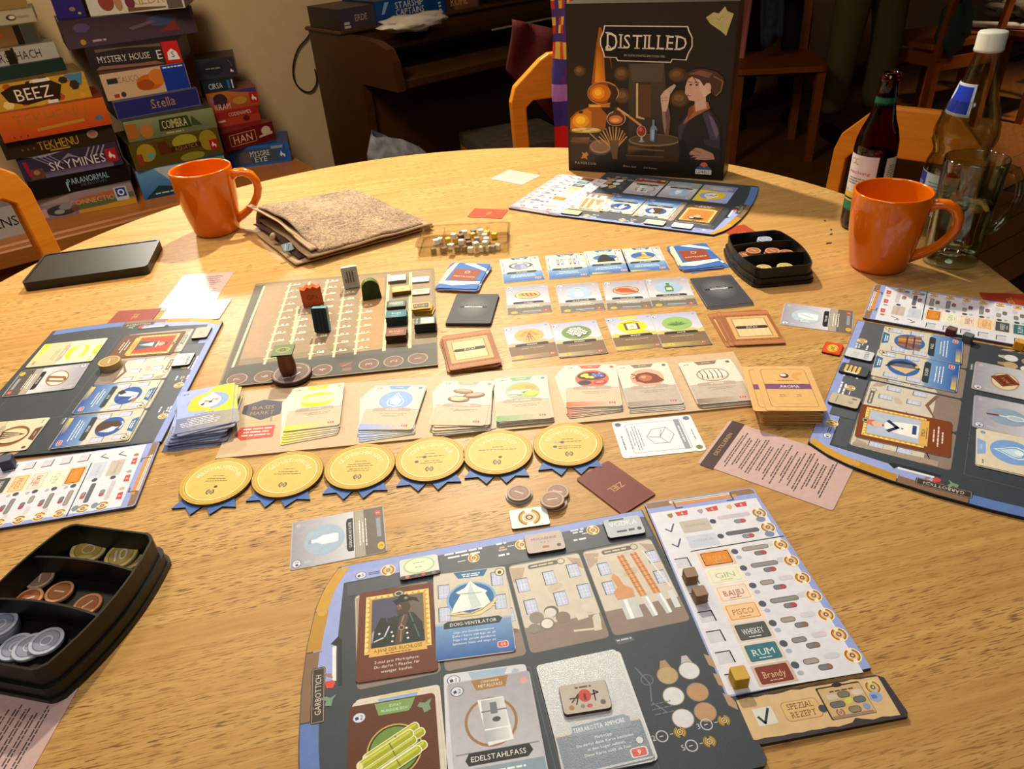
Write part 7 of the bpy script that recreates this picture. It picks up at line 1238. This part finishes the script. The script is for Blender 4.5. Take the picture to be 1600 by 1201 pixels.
z = spine('orange and purple game box in the right stack', (329, 176), (407, 163), (319, 148), (400.6, 134), z, a_oran, 'a45430', '6a3428')
z = spine('flat teal game box with white title in the right stack', (319.5, 146), (368, 138.5), (312.5, 129), (364, 122), z, lambda a, w, h: (a.text('CIRSA', -.1*w, 0, .5*h, 'd0dcdc', w=.44*w), a.rect(.32*w, 0, .08*w, .8*h, '2c6c9c'), a.rect(.44*w, 0, .04*w, .8*h, 'd8dce0')), '12303a', '0c1c22')
z = spine('dark glossy game box at the top of the right stack', (311, 125.5), (371.6, 118), (303, 95), (366, 86.5), z, lambda a, w, h: (a.rect(0, 0, w-4, h-8, '2c2a38'), a.ell(-.1*w, 0, .3*w, .36*h, '1c2028'), a.ring(.2*w, 0, .2*w, .215*w, '8a6068', 20, -50, 50), a.greek(-.08*w, 0, .36*w, 4, '8a8480', 1), horse(a, .38*w, -.2*h, .22*h, '2c2040')), '34302e', '1c1816', depth=200)
def a_cit(a, w, h): a.text('CITIZENS', .12*w, .0*h, .32*h, '1c1a1a', w=.6*w); a.text('VS', -.1*w, .34*h, .14*h, '1c1a1a')
spine('white game box with black lettering at the left edge behind the chair', (-110, 402), (50, 362), (-124, 352), (40, 316), BZT, a_cit, 'b0aeb0', '706c6c')

# ================================================================== PIANO WITH GAMES ON TOP
pa = wf(1143, 3000); pang = TH+math.radians(5.5)
pu = Vector((math.cos(pang), math.sin(pang))); pn = Vector((-math.sin(pang), math.cos(pang)))
PO = Vector((pa.x, pa.y)); MP = Matrix(((pu.x, pn.x, 0, 0), (pu.y, pn.y, 0, 0), (0, 0, 1, 0), (0, 0, 0, 1)))
pi_ = root('piano', 'dark brown upright piano against the back wall', 'piano', W(PO.x, PO.y, -740), 0)
def pw_(b, name, mat=PIANOW): 
    o = b.build(name, mat, pi_); o.location = (0, 0, .74); return o
PM = Matrix(((pu.x, pn.x, 0, 0), (pu.y, pn.y, 0, 0), (0, 0, 1, 0), (0, 0, 0, 1)))
def side(u0, u1):   # profile in (depth towards the room, height)
    pr = [(0, -735), (0, 98), (380, 98), (480, 92), (540, 74), (566, 36), (576, -20), (580, -58), (345, -58), (330, -735)]
    v = [(u0, -d, z) for d, z in pr]+[(u1, -d, z) for d, z in pr]; n = len(pr)
    return MB().raw(v, [tuple(range(n)), tuple(range(2*n-1, n-1, -1))]+[(i, n+i, n+(i+1) % n, (i+1) % n) for i in range(n)], PM)
pw_(side(0, 34), 'side_panel'); pw_(side(1380, 1414), 'side_panel')
pw_(MB().box(-10, 1424, -260, 10, 98.5, 112, PM, bev=4), 'top_board'); pw_(MB().box(34.5, 1379.5, -250, -225, -27, 98, PM), 'upper_panel'); pw_(MB().box(34.5, 1379.5, -566, -230, -58, -28, PM, bev=4), 'key_bed')
pw_(MB().box(34.5, 1379.5, -325, -305, -700, -58.5, PM), 'lower_panel'); pw_(MB().box(34.5, 1379.5, -420, -262, 42, 62, PM, bev=8), 'fallboard', plain('piano_gloss', '1c120a', .12, coat=.5))
o = pw_(MB().box(560, 1000, -426, -420.5, 46, 52, PM), 'highlight_strip', plain('fallboard_highlight', 'd8c88c', .25, metal=.6))  # pale strip standing in for the highlight along the glossy fallboard
def onp(u, d, z): p_ = PM @ Vector((u, -d, 0)); return Vector((PO.x+p_.x, PO.y+p_.y, z))
for ch in pi_.children:
    ch.location.x += 0
M0 = Matrix.Translation((0, 0, 0))
def pspine(label, x0_, x1_, y1_, art, top, side_, u0, u1, hgt, d=255):
    A_, B_ = onp(u0, d, 0), onp(u1, d, 0); w = (B_-A_).length; a = Art(0.1); art(a, w, hgt) if art else None
    o = slab('game_box', [(-w/2, -hgt/2), (w/2, -hgt/2), (w/2, hgt/2), (-w/2, hgt/2)], 230, top, side_, a, BOXM); c_ = (A_+B_)/2+Vector((pn.x, pn.y, 0))*230
    o.rotation_euler = (PI/2, 0, pang); o.location = W(c_.x, c_.y, 112.3+hgt/2); tag(o, label, 'box')
pspine('grey brown game box at the left end of the piano top', 0, 0, 0, lambda a, w, h: (a.greek(-.3*w, -.2*h, .2*w, 8, 'b8b0a8', 2, 12), a.text('ERDE', .1*w, 0, .3*h, 'a89890', w=.34*w)), '3c3440', '241c20', 0, 150, 70)
pspine('blue game box with grey block lettering on the piano', 0, 0, 0, lambda a, w, h: (a.text('STARSHIP', -.02*w, .2*h, .28*h, 'd0ccc8', w=.4*w), a.text('CAPTAINS', -.02*w, -.12*h, .28*h, 'd0ccc8', w=.4*w), a.rect(.06*w, -.32*h, .3*w, .06*h, 'b04830'), a.poly([(-.42*w, -.1*h), (-.36*w, .4*h), (-.3*w, .4*h), (-.38*w, -.1*h)], '7ca8d8'), a.greek(.42*w, 0, .06*w, 6, 'c0c8d8', 4, 12)), '14407c', '0c2448', 152, 470, 76)
pspine('brown game box with gold lettering on the piano', 0, 0, 0, lambda a, w, h: (a.grad(.1*w, 0, .7*w, h-4, '6a4434', '8a5c44'), a.text('ROME', -.1*w, -.04*h, .4*h, 'c8a060', w=.5*w, serif=True), a.ell(.36*w, .1*h, .04*w, .2*h, 'c87858')), '4a2c20', '2c1a14', 472, 640, 72)
pspine('dark brown game box near the middle of the piano top', 0, 0, 0, lambda a, w, h: (a.frame(0, 0, w-4, h-4, 2, '4a3a2c'), a.greek(.1*w, 0, .5*w, 6, 'a09888', 1)), '231a12', '17100a', 720, 960, 60)
pspine('teal blue game box at the right part of the piano top', 0, 0, 0, lambda a, w, h: a.rect(0, .1*h, w-4, .5*h, '2c7cb0'), '1c4c6c', '102838', 1010, 1250, 64)
# crumpled bag on the key bed
def blob(name, mat, pts, sub=2, seed=1, amp=.012):
    me = bpy.data.meshes.new(name); import bmesh
    bm = bmesh.new(); bmesh.ops.create_icosphere(bm, subdivisions=3, radius=1)
    R_ = random.Random(seed); ph = [R_.uniform(0, 6) for _ in range(6)]
    for v in bm.verts:
        c_ = v.co; k_ = 1+.16*math.sin(5*c_.x+ph[0])*math.sin(4*c_.y+ph[1])+.12*math.sin(9*c_.z+7*c_.x+ph[2])+.07*math.sin(17*c_.y+13*c_.x+ph[3]); v.co = c_*k_
    bm.to_mesh(me); bm.free(); o = link(name, me, mat, None, True); return o
bag = blob('plastic_bag', plain('milky_plastic', 'cfc8b8', .35), None, seed=3); p_ = onp(260, 345, -2); bag.location = W(p_.x, p_.y, 112); bag.scale = (.15, .07, .03); bag.rotation_euler = (0, 0, pang); tag(bag, 'crumpled milky plastic bag lying on the piano in front of the blue box', 'bag')
bag = root('carrier_bag', 'grey and white carrier bag standing on the floor beside the piano', 'bag', W(*wf(1175, 2330).xy, -740), pang); b = MB(); v = []; f = []
for j in range(9):
    for i in range(16): t_ = 2*PI*i/16; k_ = 1+.10*math.sin(3*t_+j)+.05*math.sin(7*t_+2*j); v.append((190*math.cos(t_)*k_*(1-.02*j), 80*math.sin(t_)*k_*(1-.05*j), 8+64*j+(-90*math.cos(t_)*j/8)+(18*math.sin(3*t_+1) if j > 5 else 0)))
for j in range(8):
    for i in range(16): f.append((j*16+i, j*16+(i+1) % 16, j*16+16+(i+1) % 16, j*16+16+i))
b.raw(v, f+[tuple(range(15, -1, -1))]).build('bag_body', plain('grey_bag_plastic', '9498a0', .4, var=.45), bag, True)
# cable
def onwall(px, py, d): r = ray(px, py); n_ = N2; tt = d/(r.x*n_.x+r.y*n_.y); return Vector((r.x*tt, r.y*tt, H+r.z*tt))
pts = [onwall(px, py, 3170) for px, py in ((486, 50), (478, 62), (466, 74), (459, 93), (457, 113), (461, 130), (471, 141), (483, 145), (491, 139), (496, 126), (492, 108))]
for _ in range(2): pts = [pts[0]]+[q_ for a_, b_ in zip(pts, pts[1:]) for q_ in (a_*.75+b_*.25, a_*.25+b_*.75)]+[pts[-1]]
o = MB().tube(pts, 3.2, 6).build('power_cable', plain('black_rubber', '100c08', .6), None, True); o.location = (0, 0, TZ); tag(o, 'black cable hanging in a loop on the wall left of the piano', 'cable')

# ================================================================== CHAIRS
def chair(label, x, y, deg, mat, seatc=None, back=True, hb=860, wf_=1.0):
    """x, y is the middle of the back; deg the direction the sitter's left-to-right axis (seen from behind) points"""
    t = root('wooden_chair', label, 'chair', W(x, y, -740), math.radians(deg)); t.scale = (wf_, 1, 1)
    z0, z1 = 430, hb; out = [(-210, z0-60), (-210, z1-110), (-196, z1-72), (-120, z1-14), (-95, z1-2), (95, z1-2), (120, z1-14), (196, z1-72), (210, z1-110), (210, z0-60), (168, z0-60), (168, z1-128), (148, z1-112), (-148, z1-112), (-168, z1-128), (-168, z0-60)]
    n = len(out); v = [(px, -12-.10*(pz-z0), pz) for px, pz in out]+[(px, 12-.10*(pz-z0), pz) for px, pz in out]
    # quads round the arch so that the ring is filled cleanly
    ring = [(0, 15), (1, 14), (2, 14), (3, 13), (4, 13), (5, 12), (6, 12), (7, 11), (8, 11), (8, 11), (9, 10)]
    fr = [(0, 1, 14, 15), (1, 2, 14), (2, 3, 13, 14), (3, 4, 13), (4, 5, 12, 13), (5, 6, 12), (6, 7, 11, 12), (7, 8, 11), (8, 9, 10, 11)]
    f = fr+[tuple(n+i for i in q[::-1]) for q in fr]+[(i, n+i, n+(i+1) % n, (i+1) % n) for i in range(n)]
    o = MB().raw(v, f).build('backrest', mat, t); m = o.modifiers.new('b', 'BEVEL'); m.width = .004; m.segments = 2; m.limit_method = 'ANGLE'
    for s in (-1, 1): MB().prism([(s*170, -20), (s*208, -20), (s*208, 20), (s*170, 20)], 0, 372).build('leg', mat, t)
    for s in (-1, 1): MB().prism([(s*170, 380), (s*208, 380), (s*208, 418), (s*170, 418)], 0, 424).build('leg', mat, t)
    MB().prism(rr(430, 420, 30), 0, 26, Matrix.Translation((0, 222, 430))).build('seat', seatc or mat, t)
    for s in (-1, 1): MB().box(s*189-10, s*189+10, 21, 379, 350, 410).build('side_rail', mat, t)
    MB().box(-169, 169, -10, 10, 330, 390).build('back_rail', mat, t); return t
chair('orange beech chair at the left edge between the table and the bench', -1040, 1340, 241, BEECH, hb=895)
chair('orange beech chair behind the beer bottle at the right', 938, 1668, 137, BEECH, hb=772, wf_=.78)
chair('orange beech chair left of the upright game box', 262, 2085, 196, BEECH, hb=876)
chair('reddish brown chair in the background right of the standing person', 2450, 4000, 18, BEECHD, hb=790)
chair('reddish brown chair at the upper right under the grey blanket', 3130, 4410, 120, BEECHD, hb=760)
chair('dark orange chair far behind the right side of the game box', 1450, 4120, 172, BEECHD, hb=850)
# cloths and garments
def drape(name, label, cat, pts_l, pts_r, mat, cols=None, th=14, wav=10, n=14, art=None):
    """a hanging cloth between a left and a right edge polyline (world mm)"""
    v = []; f = []; m = len(pts_l)
    for j in range(m):
        L0, R0 = Vector(pts_l[j]), Vector(pts_r[j]); d = (R0-L0).normalized(); nn = d.cross(Vector((0, 0, 1)))
        for i in range(n+1): u = i/n; v.append(L0*(1-u)+R0*u+nn*(wav*math.sin(u*11+j*.5)))
    for j in range(m-1):
        for i in range(n): f.append((j*(n+1)+i, j*(n+1)+i+1, (j+1)*(n+1)+i+1, (j+1)*(n+1)+i))
    me = bpy.data.meshes.new(name); me.from_pydata([p*.001 for p in v], [], f); 
    if cols:
        ca = me.color_attributes.new('Col', 'BYTE_COLOR', 'CORNER'); lc = []
        for j in range(m-1):
            for i in range(n): lc += list(C(cols(j, i)))*4
        ca.data.foreach_set('color', lc)
    o = link(name, me, mat, None, True); o.location = (0, 0, TZ); md = o.modifiers.new('s', 'SOLIDIFY'); md.thickness = th*.001; md.offset = 0
    return tag(o, label, cat)
PAL = ['6a1c20', '4c2c70', 'c02018', '3a2a78', 'c0a030', '30286c', 'b81c1c', '5c3478']
def colj(j, i):
    t_ = j/23
    if t_ < .32: return [('b02a20', 'c8a838', '4a2a6c', 'b02a20', 'd0b040', '3c2c70')[(i*2+j*5+(i*j) % 3) % 6]][0]
    if t_ < .40: return 'c8a840' if i % 3 else 'c04030'
    if t_ < .56: return '382c78' if (i+j) % 5 else '5a2c6c'
    if t_ < .63: return 'a068b0'
    if t_ < .76: return '3c2470' if j % 2 else '34246a'
    return 'c01410'
def edge(px0, px1, y0_, y1_, d0_, n=24):
    out = []
    for k in range(n):
        y_ = y0_+(y1_-y0_)*k/(n-1); x_ = px0+(px1-px0)*k/(n-1); r = ray(x_, y_); t_ = d0_/r.y; out.append((r.x*t_, r.y*t_, H+r.z*t_))
    return out
drape('patterned_scarf', 'colourful scarf of red, yellow and purple patterns hanging left of the game box', 'scarf', edge(862, 868, -40, 262, 1960), edge(935, 930, -40, 262, 1900), MATTE, colj, wav=5)
drape('pink_jacket', 'pink cloth jacket hanging on the chair right of the game box', 'jacket', edge(1130, 1118, -40, 158, 3950, 8), edge(1182, 1152, -40, 154, 3990, 8), plain('pink_cloth', 'd07a74', .9, bump=(300, .3, .002)), wav=6)
drape('red_coat', 'dark red coat hanging before the piano behind the orange chair', 'coat', edge(800, 792, 30, 110, 2350, 8), edge(880, 900, 48, 225, 2420, 8), plain('dark_red_cloth', '4a080c', .9, bump=(200, .4, .003), var=.2), wav=14)
drape('dark_jacket', 'dark blue patterned jacket hanging on the far chair', 'jacket', edge(1188, 1190, -60, 80, 3900, 8), edge(1226, 1224, -60, 55, 3860, 8), plain('navy_cloth', '2a3040', .9, bump=(90, .6, .004), var=.5), wav=12)
t = root('piano_stool', 'low wooden stool with grey things on it beside the orange chair', 'stool', W(at(806, 196, -300).x-10, at(806, 196, -300).y-130, -740), math.radians(20))
MB().prism(rr(360, 340, 20), 0, 40, Matrix.Translation((0, 0, 400))).build('seat', plain('grey_pad', '54483c', .8, var=.3), t)
MB().box(-175, 175, -165, 165, 350, 399).build('frame', BEECH, t)
for sx in (-1, 1):
    for sy in (-1, 1): MB().box(sx*160-18, sx*160+18, sy*150-18, sy*150+18, 0, 349.5).build('leg', BEECH, t)
bl = blob('grey_blanket', plain('grey_fleece', '8a8070', .95, bump=(160, .8, .004), var=.3), None, seed=8); bl.location = (2.93, 4.29, TZ-.18); bl.scale = (.24, .17, .075); bl.rotation_euler = (0, 0, -.6); tag(bl, 'rolled grey fleece blanket on the chair at the upper right', 'blanket')
o = MB().tube([(-260, 0, 0), (0, 0, 2), (260, 0, 0)], 16, 12).build('white_pole', plain('white_enamel', 'c8c4b4', .5), None, True); o.location = (2.80, 4.17, TZ-.266); o.rotation_euler = (0, 0, -.75); tag(o, 'white tube lying under the grey blanket at the upper right', 'pole')

gb = blob('green_bag', plain('dark_green_cloth', '16302a', .7, bump=(60, .4, .003)), None, seed=12); r_ = ray(1492, 42); gb.location = W(r_.x*3950/r_.y, 3950, H+r_.z*3950/r_.y); gb.scale = (.075, .05, .13); tag(gb, 'dark green bag hanging in the frame of the reddish brown chair', 'bag')

# ================================================================== STANDING PERSON
def skin(name, verts, edges, radii, mat, parent, rootv=0, sub=2):
    me = bpy.data.meshes.new(name); me.from_pydata([Vector(v)*.001 for v in verts], edges, []); o = link(name, me, mat, parent)
    m = o.modifiers.new('k', 'SKIN'); m.use_smooth_shade = True
    for i, r in enumerate(radii): o.data.skin_vertices[0].data[i].radius = (r[0]*.001, r[1]*.001) if isinstance(r, tuple) else (r*.001, r*.001)
    o.data.skin_vertices[0].data[rootv].use_root = True; s = o.modifiers.new('u', 'SUBSURF'); s.levels = sub; s.render_levels = sub; return o
SKIN = plain('skin', 'c08868', .55); TRO = plain('olive_trousers', '564a2c', .9, bump=(220, .4, .002)); SWE = plain('dark_sweater', '1c1a1c', .95, bump=(200, .4, .002)); SHO = plain('dark_shoe', '120e0c', .5)
def person(label, x, y, deg, tro, swe):
    pr_ = root('person', label, 'person', W(x, y, -740), math.radians(deg))
    skin('body', [(0, 0, 930), (0, 0, 1120), (0, 0, 1320), (0, 0, 1430), (0, 10, 1500), (0, 20, 1580), (0, 22, 1690), (190, 0, 1400), (240, 20, 1130), (220, 120, 900), (-190, 0, 1400), (-240, 20, 1130), (-220, 120, 900), (220, 160, 820), (-220, 160, 820)],
         [(0, 1), (1, 2), (2, 3), (3, 4), (4, 5), (5, 6), (3, 7), (7, 8), (8, 9), (9, 13), (3, 10), (10, 11), (11, 12), (12, 14)], [(150, 105), (140, 100), (165, 110), (120, 80), 55, 78, 70, 62, 46, 32, 62, 46, 32, 30, 30], SKIN, pr_)
    skin('sweater', [(0, 0, 900), (0, 0, 1120), (0, 0, 1320), (0, 0, 1440), (195, 0, 1405), (245, 20, 1130), (225, 118, 915), (-195, 0, 1405), (-245, 20, 1130), (-225, 118, 915)], [(0, 1), (1, 2), (2, 3), (3, 4), (4, 5), (5, 6), (3, 7), (7, 8), (8, 9)], [(168, 120), (155, 115), (178, 124), (110, 80), 74, 56, 44, 74, 56, 44], swe, pr_)
    skin('trousers', [(0, 0, 930), (0, 0, 860), (100, 0, 800), (120, 12, 480), (128, -10, 120), (-100, 0, 800), (-130, 20, 480), (-150, -10, 120)], [(0, 1), (1, 2), (2, 3), (3, 4), (1, 5), (5, 6), (6, 7)], [(162, 118), (165, 120), (104, 108), (76, 82), (74, 80), (104, 108), (76, 82), (74, 80)], tro, pr_)
    for s in (-1, 1): skin('shoe', [(s*(128 if s > 0 else 150), -40, 50), (s*(132 if s > 0 else 154), 60, 42), (s*(138 if s > 0 else 160), 170, 34)], [(0, 1), (1, 2)], [(46, 46), (46, 40), (44, 30)], SHO, pr_)
    hb = blob('hair', plain('brown_hair', '3a2416', .8), None, seed=5); hb.parent = pr_; hb.location = (0, .0, 1.69); hb.scale = (.088, .098, .085)
person('standing person in olive trousers seen from the waist down behind the beer bottle', 1930, 4060, 195, TRO, SWE)
person('standing person in black trousers in the dark left of the olive trousers', 1575, 4420, 170, plain('black_trousers', '0e0c0e', .9), plain('black_jumper', '141216', .95))
